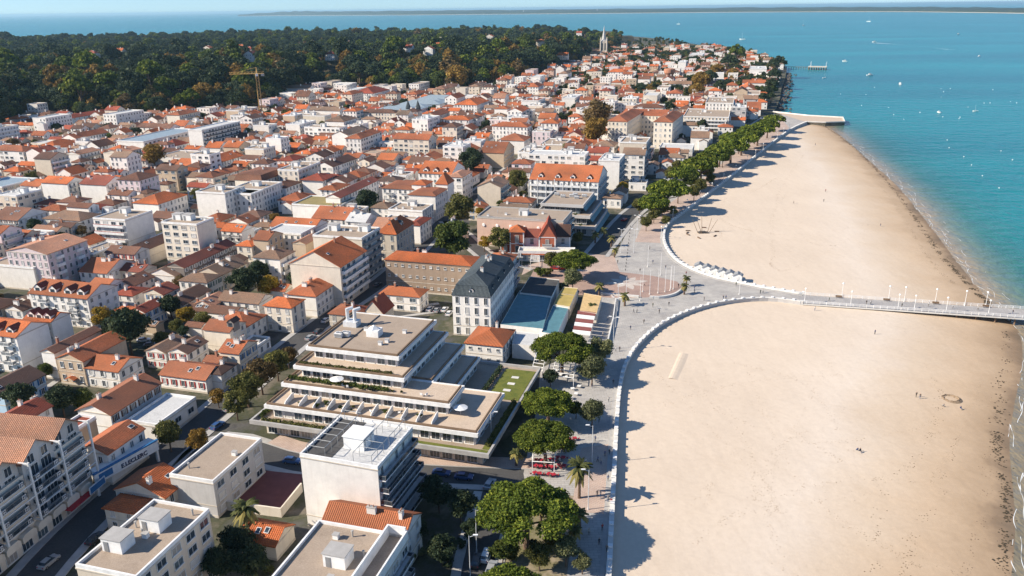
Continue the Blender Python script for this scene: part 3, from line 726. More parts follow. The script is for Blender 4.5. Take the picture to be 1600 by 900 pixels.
for k in range(8):
    a = R(45 * k + 8); L = 8.2 if k % 2 == 0 else 6.6; wd = 1.5; u = Vector((math.cos(a), math.sin(a), 0)); v = Vector((-u.y, u.x, 0)); mb = MB(); mb.uv = False
    pts = [u * .5] + [u * (.5 + L * t) - v * (wd * math.sin(math.pi * t)) for t in (.2, .4, .6, .8)] + [u * (.5 + L)] + [u * (.5 + L * t) + v * (wd * math.sin(math.pi * t)) for t in (.8, .6, .4, .2)]
    mb.face([(p.x, p.y, .045) for p in pts]); mb.build('petal', M['petal'], ros)
sheet('terrace_paving', [P(*p) for p in [(822, 765), (900, 772), (902, 735), (908, 700), (920, 640), (937, 575), (947, 500), (962, 440), (935, 440), (905, 520), (880, 560), (845, 575), (838, 640), (826, 700), (818, 740)]], M['prom'], .022)
M['earth'] = ground_mat('garden_earth', [(.26, .20, .14), (.36, .29, .22), (.16, .15, .07), (.30, .24, .18)], .12, 1.5)
sheet('garden_path', [P(*p) for p in [(772, 1000), (778, 880), (792, 800), (822, 768), (898, 775), (893, 830), (885, 905), (878, 1000)]], M['earth'], .022)
ROADS = [([(30, 930), (150, 800), (335, 645), (430, 562), (520, 492), (600, 437), (655, 386), (705, 335), (765, 287), (835, 238)], 7.5), ([(300, 735), (350, 692), (470, 724), (660, 740), (845, 748)], 7.0),
         ([(735, 1000), (748, 880), (775, 770)], 6.0), ([(930, 400), (985, 335), (1035, 300), (1085, 262), (1145, 220), (1200, 183)], 8.0), ([(690, 480), (620, 490), (560, 505)], 6.0), ([(640, 395), (560, 385), (450, 350), (340, 330), (200, 300)], 6.0),
         ([(0, 640), (120, 560), (215, 470)], 5.0), ([(820, 425), (760, 400), (700, 345)], 6.0)]
for px, wdt in ROADS:
    ln = smooth_line([P(*p) for p in px], 4); mark_line(ln, wdt + 4.5)
    strip('road', ln, wdt, M['asphalt'], .010)
    for s in (-1, 1):
        mb = MB(); e = wdt / 2; sweep(mb, ln, [(-s * e, .01), (-s * e, .13), (-s * (e + 1.9), .13), (-s * (e + 1.9), 0.0)]); struct(mb.build('pavement', M['concrete']))
ln = smooth_line([P(*p) for p in ROADS[1][0]], 4)
strip('forecourt', ln[6:], 4.5, M['pinkpave'], .15, 6.0)
# zones that the generated town must leave alone
for px in ([(900, 1000), (900, 700), (920, 560)],): mark_line([P(*p) for p in px], 40)
# ------------------------------------------------------------ trees
LEAF = dict(pine=leaf_mat('pine_needles', (.105, .145, .020), (.27, .29, .036)), dark=leaf_mat('leaves_dark', (.042, .066, .034), (.105, .122, .052)), green=leaf_mat('leaves_green', (.085, .115, .025), (.18, .19, .04)),
            autumn=leaf_mat('leaves_autumn', (.25, .15, .035), (.42, .28, .06)), yellow=leaf_mat('leaves_yellow', (.36, .23, .03), (.50, .36, .05)), olive=leaf_mat('leaves_olive', (.12, .125, .035), (.24, .21, .06)),
            grey=leaf_mat('tamarisk_leaves', (.15, .165, .075), (.27, .26, .13)), palm=leaf_mat('palm_fronds', (.09, .10, .03), (.26, .21, .07), .1), brown=leaf_mat('leaves_brown', (.15, .105, .045), (.26, .17, .065)))
def leaf_cloud(name, blobs, n, size, mat, seed, core=0.66):
    """a crown: leaf sprays spread through the shells of many lobes, over a ragged inner mass"""
    rg = np.random.default_rng(seed); b = np.array(blobs, float)              # x y z rx rz
    wgt = b[:, 3] ** 2; k = rg.choice(len(b), n, p=wgt / wgt.sum())
    d = rg.normal(size=(n, 3)); d /= np.linalg.norm(d, axis=1)[:, None]; d[:, 2] = np.where(d[:, 2] < -.35, -d[:, 2], d[:, 2])
    rad = rg.uniform(.66, 1.16, n)[:, None] * np.stack([b[k, 3], b[k, 3], b[k, 4]], 1)
    p = b[k, :3] + d * rad
    nrm = d * .55 + rg.normal(size=(n, 3)) * .7; nrm /= np.linalg.norm(nrm, axis=1)[:, None]
    t = np.cross(nrm, rg.normal(size=(n, 3))); t /= np.linalg.norm(t, axis=1)[:, None]; bt = np.cross(nrm, t)
    s = size * rg.uniform(.6, 1.35, n)[:, None]; a = t * s; c = bt * s * rg.uniform(.45, .9, n)[:, None]
    v = np.stack([p - a - c * .6, p + a * .3 - c, p + a + c * .5, p - a * .2 + c], 1).reshape(-1, 3)
    tint = np.clip(rg.normal(.5, .22, n) + (rg.uniform(-.22, .22, len(b)))[k], 0, 1)
    f = np.arange(n * 4).reshape(-1, 4).tolist(); v = v.tolist(); tl = np.repeat(tint, 4).tolist()
    if core:
        for (x, y, z, r, rz) in blobs:
            i = len(v); ring = []
            for th, cnt in ((-.6, 5), (.1, 6), (.75, 5)):
                for q in range(cnt):
                    an = 6.2832 * q / cnt + th; rr = core * r * math.cos(th) * rg.uniform(.8, 1.1); v.append([x + rr * math.cos(an), y + rr * math.sin(an), z + core * rz * math.sin(th)])
            v.append([x, y, z + core * rz]); v.append([x, y, z - core * rz * .7]); m_ = len(v)
            f += [[i + q, i + (q + 1) % 5, i + 5 + q] for q in range(5)] + [[i + 5 + q, i + (q + 1) % 5, i + 5 + (q + 1) % 6] for q in range(5)]
            f += [[i + 5 + q, i + 5 + (q + 1) % 6, i + 11 + q % 5] for q in range(6)] + [[i + 11 + q, i + 5 + (q + 1) % 6, i + 11 + (q + 1) % 5] for q in range(5)]
            f += [[i + 11 + q, i + 11 + (q + 1) % 5, m_ - 2] for q in range(5)] + [[i + (q + 1) % 5, i + q, m_ - 1] for q in range(5)]
            tl += [.3] * (m_ - i)
    me = bpy.data.meshes.new(name); me.from_pydata(v, [], f); me.materials.append(mat)
    at = me.attributes.new('tint', 'FLOAT', 'POINT'); at.data.foreach_set('value', tl); me.update(); return me
def trunk_mesh(h, r, blobs, seed, split=.55, lean=.0):
    rd = random.Random(seed); mb = MB(); top = Vector((lean * h, lean * h * .4, h * split)); mid = Vector((lean * h * .4 + rd.uniform(-.15, .15), rd.uniform(-.15, .15), h * split * .5))
    mb.tube((0, 0, -.3), mid, r * 1.15, r * .85, 8, 0, False); mb.tube(mid, top, r * .85, r * .7, 8, 0, False)
    for q in blobs:
        e = Vector((q[0], q[1], q[2])); m_ = top.lerp(e, .5) + Vector((0, 0, -.12 * (e - top).length))
        mb.tube(top, m_, r * .42, r * .26, 5, 0, False); mb.tube(m_, e, r * .26, r * .09, 5, 0, False)
    return mb.mesh('trunk', [M['trunk']])
def umbrella(Rr, h, n, size, seed, mat='pine'):
    """stone pine: bare leaning trunk, forked limbs, broad domed crown"""
    rd = random.Random(seed); bl = []
    for i in range(64):
        a = rd.uniform(0, 6.283); q = math.sqrt(rd.uniform(.0, 1)) * .80; bl.append((Rr * q * math.cos(a), Rr * q * math.sin(a) * .95, h * .50 + h * .40 * (1 - q ** 2.2) * rd.uniform(.55, 1) + rd.uniform(-.4, .4), Rr * rd.uniform(.13, .24), Rr * rd.uniform(.11, .19)))
    return trunk_mesh(h, .32 + h * .012, rd.sample(bl, 11), seed, .4, rd.uniform(-.06, .06)), leaf_cloud('crown', bl, n, size, LEAF[mat], seed)
def broadleaf(Rr, h, n, size, seed, mat='green', nb=16, low=.3):
    rd = random.Random(seed); bl = []
    for i in range(nb):
        a = rd.uniform(0, 6.283); z = rd.uniform(0, 1); q = math.sqrt(max(.05, 1 - (2 * z - 1) ** 2)) * rd.uniform(.35, .72)
        bl.append((Rr * q * math.cos(a), Rr * q * math.sin(a), h * (low + .1) + (h * (.9 - low)) * z * .85, Rr * rd.uniform(.26, .42), Rr * rd.uniform(.24, .38)))
    return trunk_mesh(h, .14 + h * .012, rd.sample(bl, min(6, nb)), seed, .38), leaf_cloud('crown', bl, n, size, LEAF[mat], seed)
def palm_meshes(h, n=26, L=2.6, seed=1):
    rd = random.Random(seed); mb = MB(); z = 0
    k = 9
    for i in range(k):
        z0, z1 = h * i / k, h * (i + 1) / k; mb.tube((0, 0, z0), (0, 0, z1), .36 - .010 * i, .30 - .010 * i, 8, 0, False)
    tr = mb.mesh('trunk', [M['trunk']]); v = []; f = []; tl = []
    for i in range(n):
        a = 6.2832 * i / n * 2.4 + rd.uniform(-.2, .2); el = rd.uniform(-.75, 1.2); tn = .15 if el > .1 else .85
        u = Vector((math.cos(a), math.sin(a), 0)); s = Vector((-u.y, u.x, 0)); pts = []
        for j in range(6):
            t = j / 5; pts.append(Vector((0, 0, h)) + u * (L * t * math.cos(el * (1 - t * .5))) + Vector((0, 0, L * (math.sin(el) * t - .55 * t * t))))
        for j in range(5):
            for sd in (-1, 1):
                w0, w1 = .55 * math.sin(math.pi * (.15 + .8 * j / 5)), .55 * math.sin(math.pi * (.15 + .8 * (j + 1) / 5)); i0 = len(v)
                v += [tuple(pts[j]), tuple(pts[j + 1]), tuple(pts[j + 1] + s * sd * w1 * .8 + Vector((0, 0, -.18))), tuple(pts[j] + s * sd * w0 + Vector((0, 0, -.18)))]
                f.append((i0, i0 + 1, i0 + 2, i0 + 3)); tl += [tn] * 4
    me = bpy.data.meshes.new('fronds'); me.from_pydata(v, [], f); me.materials.append(LEAF['palm']); at = me.attributes.new('tint', 'FLOAT', 'POINT'); at.data.foreach_set('value', tl); me.update()
    return tr, me
def put_tree(name, kit, x, y, s=1.0, rz=0.0, look=None, label=None, z=0.0, sz=1.0, cat='tree', group=None, crown='crown'):
    o = thing(name, label, cat, (x, y, z), rz, group); o.scale = (s, s, s * sz)
    link('trunk', kit[0], o); link(crown, kit[1], o)
    if look: AUTO.append((o, look, None, (x, y)))
    return o
PINES = [umbrella(7.6, 12.5, 26000, .20, 11), umbrella(7.2, 11.5, 26000, .20, 12), umbrella(7.0, 11, 24000, .20, 13)]
PINES_S = [umbrella(7.2, 10.5, 5000, .46, 21), umbrella(7.4, 11, 5000, .46, 22)]
BROAD = {k: [broadleaf(4.2, 8.5, 4200, .25, 31 + 7 * i + j, k, 26) for j in range(2)] for i, k in enumerate(('green', 'olive', 'autumn', 'yellow', 'dark', 'brown', 'grey'))}
BUSH = {k: broadleaf(1.6, 2.2, 420, .26, 90 + i, k, 8, .1) for i, k in enumerate(('green', 'olive', 'dark', 'grey', 'autumn'))}
PALM = palm_meshes(7.6, 44, 2.9, 3); PALM_S = palm_meshes(3.6, 22, 1.7, 4)

# promenade pines, placed by the middle of the crown in the photograph
def at_crown(px, py, z): return P(px, py, z)
for i, (px, py, wpx, lab) in enumerate([(822, 792, 146, 'big umbrella pine at the street corner, largest pine near the beach'), (853, 668, 102, 'umbrella pine beside the red terrace tables'),
        (856, 610, 88, 'umbrella pine between the lawn roof and the white pergola'), (878, 538, 90, 'umbrella pine in front of the striped awning roofs'), (795, 905, 130, 'umbrella pine cut by the bottom edge, beside parked cars'),
        (897, 401, 72, 'umbrella pine beside the plaza, in front of the red gabled hotel')]):
    p = at_crown(px, py, 9.5); dep = p.y * math.cos(PITCH) + 90 * math.sin(PITCH); Rw = wpx / 2 * dep / FOC
    put_tree('umbrella_pine', PINES[i % 3], p.x, p.y, Rw / 6.6, i * 1.9, label=lab, sz=.8)
    mark((p.x, p.y, 0, 4, 4), 0)
LMARK.append(('corner umbrella pine', tuple(at_crown(822, 792, 9.5).xy)))
row = [(1020, 314, 46), (1044, 303, 58), (1070, 272, 44), (1095, 264, 50), (1114, 250, 46), (1125, 238, 40), (1143, 233, 46), (1160, 222, 42), (1170, 212, 40), (1185, 208, 42), (1200, 197, 34), (1210, 188, 30), (1090, 252, 34), (1143, 218, 36)]
for i, (px, py, wpx) in enumerate(row):
    p = at_crown(px, py, 9.5); dep = p.y * math.cos(PITCH) + 90 * math.sin(PITCH); Rw = wpx / 2 * dep / FOC
    put_tree('umbrella_pine', PINES_S[i % 2], p.x, p.y, Rw / 5.9, i * 2.3, label=f'umbrella pine in the row above the farther beach, {("first" if i == 0 else ordinal(i))} from the plaza end', sz=1.0, group='pines along the farther beach')
def tree_px(px, py, wpx, kind, look, z=4.0, name='tree', sz=1.0):
    for _ in range(4): p = P(px, py, z); dep = p.y * math.cos(PITCH) + (CAM_H - z) * math.sin(PITCH); s = wpx / 2 * dep / FOC / 4.0; z = 4.9 * s * sz
    mark((p.x, p.y, 0, 3, 3), 0)
    return put_tree(name, BROAD[kind][int(px) % 2], p.x, p.y, s, px * .7, look=look, sz=sz)
for a in [(263, 680, 48, 'olive', 'olive-green street tree'), (309, 690, 40, 'autumn', 'orange autumn street tree'), (157, 497, 36, 'yellow', 'bright yellow tree'), (200, 515, 70, 'dark', 'dark green tree'), (180, 520, 40, 'dark', 'dark green tree'),
          (290, 494, 30, 'yellow', 'yellow-leaved garden tree'), (318, 500, 28, 'olive', 'round olive-green tree'), (275, 510, 24, 'olive', 'round olive-green tree'), (385, 608, 52, 'olive', 'brown-green street tree'), (407, 588, 52, 'brown', 'brown-leaved street tree'),
          (432, 570, 46, 'olive', 'brown-green street tree'), (368, 632, 46, 'olive', 'brown-green street tree'), (450, 558, 32, 'brown', 'brown-leaved street tree'), (340, 622, 28, 'autumn', 'orange autumn street tree'), (265, 478, 36, 'dark', 'dark green tree'),
          (380, 443, 50, 'dark', 'dark green courtyard tree'), (420, 448, 34, 'yellow', 'yellow-green courtyard tree'), (400, 430, 44, 'dark', 'dark green courtyard tree'), (442, 427, 16, 'yellow', 'small yellow tree'), (427, 424, 18, 'olive', 'small olive tree'),
          (716, 330, 54, 'olive', 'dense olive-green tree'), (710, 378, 66, 'green', 'big round green tree'), (780, 375, 40, 'olive', 'olive-green tree'), (757, 380, 22, 'yellow', 'yellow-leaved tree'), (575, 318, 42, 'dark', 'dark green street tree'),
          (930, 207, 46, 'autumn', 'broad russet tree'), (932, 182, 50, 'brown', 'broad brown-leaved tree'), (888, 238, 28, 'olive', 'bright green tree'), (808, 283, 36, 'olive', 'olive-green garden tree'), (735, 253, 42, 'dark', 'dark green tree'),
          (30, 622, 50, 'dark', 'dark green garden tree'), (95, 625, 50, 'dark', 'dark green garden tree'), (130, 625, 36, 'green', 'green garden tree'), (70, 580, 26, 'green', 'green garden tree'), (370, 850, 60, 'dark', 'dark green garden tree'), (345, 880, 60, 'dark', 'dark green garden tree'),
          (390, 880, 60, 'dark', 'dark green garden tree'), (685, 770, 60, 'dark', 'shaded dark green tree'), (720, 790, 55, 'dark', 'shaded dark green tree'), (690, 860, 50, 'dark', 'shaded dark green tree'), (650, 830, 40, 'dark', 'shaded dark green tree'), (735, 830, 36, 'dark', 'shaded dark green tree'),
          (843, 870, 44, 'olive', 'pale green tree'), (885, 862, 46, 'grey', 'feathery grey-green tamarisk'), (925, 645, 42, 'grey', 'feathery grey-green tamarisk'), (938, 548, 44, 'grey', 'feathery grey-green tamarisk'), (925, 578, 46, 'grey', 'feathery grey-green tamarisk'), (895, 438, 36, 'grey', 'feathery grey-green tamarisk'),
          (862, 408, 30, 'olive', 'olive-green shrub-like tree'), (1010, 348, 22, 'olive', 'yellow-green tree'), (1022, 336, 22, 'olive', 'yellow-green tree'), (1035, 328, 20, 'olive', 'yellow-green tree'), (1085, 300, 22, 'olive', 'yellow-green tree'), (1095, 290, 22, 'olive', 'yellow-green tree'), (1060, 262, 24, 'olive', 'yellow-green tree'), (1048, 272, 24, 'olive', 'yellow-green tree'),
          (1000, 322, 26, 'olive', 'yellow-green tree'), (1030, 318, 30, 'green', 'green seafront tree'), (1060, 300, 30, 'green', 'green seafront tree'), (1080, 282, 30, 'green', 'green seafront tree'), (1105, 268, 26, 'olive', 'yellow-green tree'), (1130, 246, 26, 'green', 'green seafront tree'), (1155, 226, 24, 'olive', 'yellow-green tree'), (1180, 212, 22, 'green', 'green seafront tree'), (1040, 345, 16, 'olive', 'yellow-green tree'), (1052, 330, 18, 'olive', 'yellow-green tree'), (1110, 280, 18, 'olive', 'yellow-green tree'), (900, 640, 26, 'green', 'green terrace tree'), (905, 560, 30, 'olive', 'olive-green terrace tree'), (830, 640, 30, 'dark', 'dark green terrace tree'), (865, 845, 36, 'olive', 'olive-green garden tree'), (800, 855, 34, 'green', 'low green tree'), (910, 880, 34, 'grey', 'feathery grey-green tamarisk'), (785, 862, 36, 'green', 'low green tree'), (860, 590, 26, 'dark', 'dark green tree'), (903, 372, 20, 'olive', 'olive-green tree'), (20, 230, 26, 'brown', 'brown-leaved tree'), (50, 280, 24, 'olive', 'olive-green tree'), (240, 245, 40, 'autumn', 'russet tree'), (215, 252, 26, 'olive', 'olive-green tree'), (308, 305, 22, 'olive', 'olive-green tree'),
          (448, 225, 24, 'olive', 'olive-green tree'), (505, 197, 16, 'olive', 'small yellow-green tree'), (100, 190, 24, 'green', 'green tree'), (20, 340, 20, 'dark', 'dark green tree'), (55, 355, 26, 'dark', 'dark green tree'), (200, 350, 14, 'dark', 'dark green tree')]:
    tree_px(*a)
def bush_px(px, py, wpx, kind, look):
    p = P(px, py, .8); dep = p.y * math.cos(PITCH) + 99 * math.sin(PITCH); o = put_tree('bush', BUSH[kind], p.x, p.y, wpx / 2 * dep / FOC / 1.6, px, look=look, cat='bush'); return o
for k, (px, py) in enumerate([(700, 880), (770, 862), (800, 870), (660, 862), (830, 850), (310, 860), (420, 890), (880, 452), (868, 452), (845, 428), (855, 428), (400, 905), (720, 850), (640, 870)]): bush_px(px, py, 20, ('dark', 'green', 'olive', 'grey')[k % 4], ('dark green', 'green', 'olive', 'grey-green')[k % 4] + ' bush')
# palms
p = P(905, 778); put_tree('palm_tree', PALM, p.x, p.y, 1.05, .3, label='tall palm tree on the promenade beside the red terrace', cat='palm', crown='fronds')
LMARK.append(('tall promenade palm', (p.x, p.y)))
for (px, py, s) in [(391, 845, 1.05), (1072, 447, .6), (1069, 460, .6), (936, 462, .7), (976, 478, .7), (925, 492, .6), (845, 815, .5), (897, 850, .6), (807, 728, .6), (944, 372, .7), (955, 385, .7), (905, 830, .7), (960, 402, .6), (930, 380, .7)]:
    p = P(px, py); put_tree('palm_tree', PALM if s > 1 else PALM_S, p.x, p.y, s * (1.0 if s > 1 else 1.7), px, look='palm tree with spiky fronds' if s > 1 else 'small palm', cat='palm', crown='fronds')

# forest on the hill behind the town
FL = [P(*p) for p in [(-300, 232), (0, 206), (60, 178), (140, 190), (230, 188), (290, 180), (380, 178), (430, 166), (452, 150), (480, 140), (560, 140), (640, 146), (720, 150), (800, 130), (870, 112), (905, 100), (945, 82), (985, 66), (1010, 61)]]
_fa = np.array([math.atan2(p.x, p.y) for p in FL]); _fr = np.array([p.xy.length for p in FL])
_ma = np.array([-.8, -.55, -.3, -.08, .06, .12, .2]); _mr = np.array([3300, 3400, 3450, 3300, 2900, 2550, 2300])
def forest_in(X, Y):
    a = np.arctan2(X, Y); return np.hypot(X, Y) - np.interp(a, _fa, _fr)
def hill_z(X, Y):
    d = forest_in(X, Y); t = np.clip(d / 130, 0, 1); s = t * t * (3 - 2 * t)
    return s * (13 + 5 * np.sin(X * .0061 + 1) * np.sin(Y * .0047) + 4 * np.sin(X * .013) * np.sin(Y * .011 + 2)) * np.clip((3600 - np.hypot(X, Y)) / 500, 0, 1) - .3
VILLAS = [((640, 97), 'w'), ((712, 84), 'o'), ((766, 76), 'o'), ((690, 92), 'o'), ((845, 87), 'o'), ((328, 96), 'o'), ((378, 88), 'o'), ((392, 98), 'w'), ((396, 116), 'w'), ((192, 101), 'o'), ((150, 108), 'w'), ((418, 108), 'w'), ((905, 66), 'w'), ((690, 70), 'o'), ((545, 88), 'w'), ((880, 90), 'o'), ((520, 112), 'w'), ((672, 103), 'w')]
def on_hill(px, py):
    z = 0
    for _ in range(12):
        p = P(px, py, z); z = float(hill_z(np.array([p.x]), np.array([p.y]))[0])
    return Vector((p.x, p.y, z))
VP = [on_hill(*v[0]) for v in VILLAS]
base_hill = hill_z
def hill_z(X, Y):
    z = base_hill(X, Y)
    for p in VP: z = z + 17.0 * np.exp(-((X - p.x) ** 2 + (Y - p.y) ** 2) / (2 * 30.0 ** 2))
    return z
for p in VP: p.z += 17.0
grid_mesh('hill', np.arange(-2700, 420, 30.0), np.arange(600, 3560, 30.0), hill_z, ground_mat('forest_floor', [(.035, .035, .02), (.075, .06, .035), (.05, .05, .025)], .01, .3), None, lambda X, Y: forest_in(X, Y) > -25)
rg = np.random.default_rng(3); N0 = 52000
aa = rg.uniform(-.74, .135, N0); rr = np.sqrt(rg.uniform(600 ** 2, 3450 ** 2, N0)); X = rr * np.sin(aa); Y = rr * np.cos(aa)
dd = forest_in(X, Y); keep = (dd > 3) & (rr < np.interp(aa, _ma, _mr)) & (rg.uniform(0, 1, N0) < np.where(dd < 250, 1.0, .55))
# clearings
keep &= (np.sin(X * .021 + 2 * np.sin(Y * .009)) * np.sin(Y * .017 + 1.2 * np.sin(X * .013)) < .88)
X, Y, dd, rr = X[keep], Y[keep], dd[keep], rr[keep]; Z = hill_z(X, Y)
ok = np.ones(len(X), bool)
for p in VP + [P(410, 183), P(402, 181)]: ok &= ~((np.hypot(X - p.x, Y - p.y) < 17) | ((abs(X - p.x * Y / p.y) < 11) & (Y < p.y) & (Y > p.y - 90)))
X, Y, Z, dd, rr = X[ok], Y[ok], Z[ok], dd[ok], rr[ok]
FKIT = [umbrella(6.0, 13, 760, .62, 51, 'dark'), broadleaf(5.0, 12, 720, .60, 52, 'dark', 16), broadleaf(5.0, 11, 720, .60, 53, 'green', 16), broadleaf(4.6, 10, 720, .56, 54, 'olive', 16), broadleaf(5.2, 11, 740, .58, 55, 'autumn', 16), broadleaf(4.6, 10, 700, .56, 56, 'brown', 16), umbrella(5.5, 14, 740, .60, 57, 'pine')]
FNEAR = [umbrella(6.0, 13, 2400, .40, 61, 'dark'), broadleaf(5.0, 12, 2400, .36, 62, 'dark', 24), broadleaf(5.0, 11, 2400, .36, 63, 'green', 24), broadleaf(4.6, 10, 2400, .35, 64, 'olive', 24), broadleaf(5.2, 11, 2400, .36, 65, 'autumn', 24), broadleaf(4.6, 10, 2400, .35, 66, 'brown', 24), umbrella(5.5, 14, 2400, .40, 67, 'pine')]
u = rg.uniform(0, 1, len(X)); patch = np.sin(X * .03 + 1) * np.sin(Y * .023 + 2 * np.sin(X * .011))
autumn_p = np.where(dd < 420, .22 + .30 * (patch > .25), .03)
kind = np.select([u < autumn_p * .6, u < autumn_p * .85, u < autumn_p, u < autumn_p + .10, u < autumn_p + .24, u < autumn_p + .62], [4, 5, 3, 2, 6, 1], 0)
scl = (.72 + rg.gamma(2.0, .22, len(X))) * np.where(rr > 1700, 1.05, 1.3)
order = np.argsort(dd + rg.uniform(0, 14, len(X)) + rr * .012); near_i = order[:135]; far_i = order[135:]
KNAME = ['dark domed pine', 'dark green woodland tree', 'mid-green woodland tree', 'olive woodland tree', 'orange autumn tree', 'brown autumn tree', 'green umbrella-topped pine']
for i in near_i:
    k = int(kind[i]); put_tree('woodland_tree', FNEAR[k], float(X[i]), float(Y[i]), float(scl[i]), float(u[i] * 40), look=KNAME[k], z=float(Z[i]) - .2)
def scatter(name, kits, X, Y, Z, S, K, label, cat):
    """one object: points that carry trunk-and-crown trees"""
    coll = bpy.data.collections.new(name + '_kinds')
    for q, kt in enumerate(kits):
        o = bpy.data.objects.new(f'kind_{q:02d}', None); me = bpy.data.meshes.new(f'kind_{q:02d}'); bm = bmesh.new(); bm.from_mesh(kt[1])
        n0 = len(bm.faces); bm.from_mesh(kt[0]); bm.faces.ensure_lookup_table()
        for fc in bm.faces[n0:]: fc.material_index = 1
        bm.to_mesh(me); bm.free(); me.materials.append(kt[1].materials[0]); me.materials.append(M['trunk'])
        coll.objects.link(bpy.data.objects.new(f'kind_{q:02d}', me)); bpy.data.objects.remove(o)
    me = bpy.data.meshes.new(name); me.from_pydata(np.stack([X, Y, Z], 1).tolist(), [], [])
    for nm, ty, val in (('scl', 'FLOAT', S), ('knd', 'INT', K), ('rot', 'FLOAT', rg.uniform(0, 6.28, len(X)))):
        at = me.attributes.new(nm, ty, 'POINT'); at.data.foreach_set('value', val.astype(np.int32 if ty == 'INT' else np.float32))
    ob = link(name, me); ng = bpy.data.node_groups.new(name, 'GeometryNodeTree')
    ng.interface.new_socket('Geometry', in_out='INPUT', socket_type='NodeSocketGeometry'); ng.interface.new_socket('Geometry', in_out='OUTPUT', socket_type='NodeSocketGeometry')
    gi = ng.nodes.new('NodeGroupInput'); go = ng.nodes.new('NodeGroupOutput'); ip = ng.nodes.new('GeometryNodeInstanceOnPoints'); ci = ng.nodes.new('GeometryNodeCollectionInfo')
    ci.inputs['Collection'].default_value = coll; ci.inputs['Separate Children'].default_value = True; ci.inputs['Reset Children'].default_value = True
    def at(nm, ty):
        a = ng.nodes.new('GeometryNodeInputNamedAttribute'); a.data_type = ty; a.inputs[0].default_value = nm; return a.outputs[0]
    ip.inputs['Pick Instance'].default_value = True
    cx = ng.nodes.new('ShaderNodeCombineXYZ'); L_ = ng.links.new
    L_(gi.outputs[0], ip.inputs['Points']); L_(ci.outputs[0], ip.inputs['Instance']); L_(at('knd', 'INT'), ip.inputs['Instance Index'])
    L_(at('rot', 'FLOAT'), cx.inputs[2]); L_(cx.outputs[0], ip.inputs['Rotation']); L_(at('scl', 'FLOAT'), ip.inputs['Scale']); L_(ip.outputs[0], go.inputs[0])
    md = ob.modifiers.new('scatter', 'NODES'); md.node_group = ng
    return stuff(ob, label, cat)
scatter('forest', FKIT, X[far_i], Y[far_i], Z[far_i] - .2, scl[far_i], kind[far_i], 'dense pine and autumn forest covering the hill behind the town', 'forest')
LMARK.append(('wooded hill', (-300, 1050)))
# ------------------------------------------------------------ the town's individual buildings
def hb(label, h, p0, p1, p2, roof='gx', wm='white', rm='orange', name='house', cat='house', **k):
    return bld(name, label, cat, h, p0, p1, p2, roof, wm, rm, **k)
AP = dict(name='apartment_building', cat='apartment building')
# --- bottom left
rcx = rect_from(14, (110, 893), (213, 905), (317, 797)); hb('flat-roofed beige block with gravel roof and penthouse boxes at the bottom edge', 14, None, None, None, 'flat', 'beige', 'gravel', near=2, F='', Rt='a', L='', fl=5, rc=rcx, top=[('stair', -.02, .16), ('pipe', .33, .40), ('vent', .0, -.0), ('stair', -.22, -.18), ('pipe', -.3, .1), ('pipe', -.08, .02)], lm='gravel-roofed beige block', **AP)
hb('low orange-tiled house tucked behind the gravel-roofed beige block', 6, (187, 758), (257, 777), (293, 745), 'gy', 'cream', 'orange', near=2, chim=1, F='w', Rt='w')
hb('small hipped orange house just left of the gravel-roofed beige block', 5, (160, 795), (213, 802), (258, 783), 'hip', 'cream', 'orange', near=2, chim=0, F='w', Rt='w')
hb('grey flat-roofed warehouse with striped side wall beside the maroon-floored yard', 8.5, (270, 740), (333, 755), (408, 688), 'flat', 'grey', 'gravel', near=2, F='', Rt='a', fl=3, ww=2.0, top=[('vent', .3, .1), ('pipe', -.3, -.3)], name='warehouse', cat='warehouse', lm='striped grey warehouse')
b, ro, rcl = hb('white supermarket building with brown tile roof and big shop sign', 8, (123, 700), (167, 709), (245, 672), 'gy', 'white', 'terra', near=2, F='w', Rt='w', fl=2, skip=[0], chim=0, name='supermarket', cat='supermarket', lm='supermarket')
hb('brown tiled hall with white side wall and ornate dark windows behind the supermarket', 7.5, (120, 640), (172, 647), (255, 598), 'gy', 'white', 'terra', near=2, F='', Rt='s', sc='shut_brown', chim=2, ov=.6, name='hall', cat='hall', lm='brown tiled hall')
hb('low white shop with a wide pale flat roof beside the supermarket', 4.5, (208, 652), (245, 666), (322, 625), 'flat', 'white', 'membrane', near=2, F='', Rt='a', top=[], name='shop', cat='shop')
hb('white terrace house with red shutters facing the flat pale roof', 4.4, (244, 587), (321, 593), (335, 569), 'gx', 'white', 'terra', near=2, F='s', Rt='', sc='shut_red', fl=1, chim=1, ww=.9)
hb('white corner house with dark brown low roof beside the red-shuttered terrace', 5, (326, 581), (345, 585), (367, 568), 'hip', 'white', 'dark', near=2, F='', Rt='w', chim=1)
hb('cream house with brown roof and decorated blue gable on the main street', 7, (341, 549), (373, 552), (386, 531), 'gx', 'cream', 'terra', near=2, F='', Rt='s', sc='shut_blue', chim=2)
b, ro, rc = hb('tall cream house with blank wall and dark roof dormer', 8, (315, 515), (359, 518), (376, 502), 'gx', 'cream', 'terra', near=2, F='', Rt='w', chim=1)
dormer(ro, rc[3] * .42, -rc[4] * .3, 8.0, 0, 2.4, 2.2, 3, 'dark', 'dark')
hb('white gable house with dark brown roof and red shutters', 6, (263, 548), (292, 552), (319, 532), 'gy', 'white', 'brown', near=2, F='s', sc='shut_red', Rt='w', chim=1)
hb('tan-roofed house with red shutters left of the dark brown gable', 5.5, (228, 547), (258, 551), (283, 530), 'gy', 'white', 'tan', near=2, F='s', sc='shut_red', Rt='', chim=2)
hb('white house with big plain orange roof beside the sandy stucco house', 6, (131, 574), (185, 580), (207, 557), 'gx', 'white', 'orange', near=2, F='s', sc='shut_white', Rt='w', chim=1)
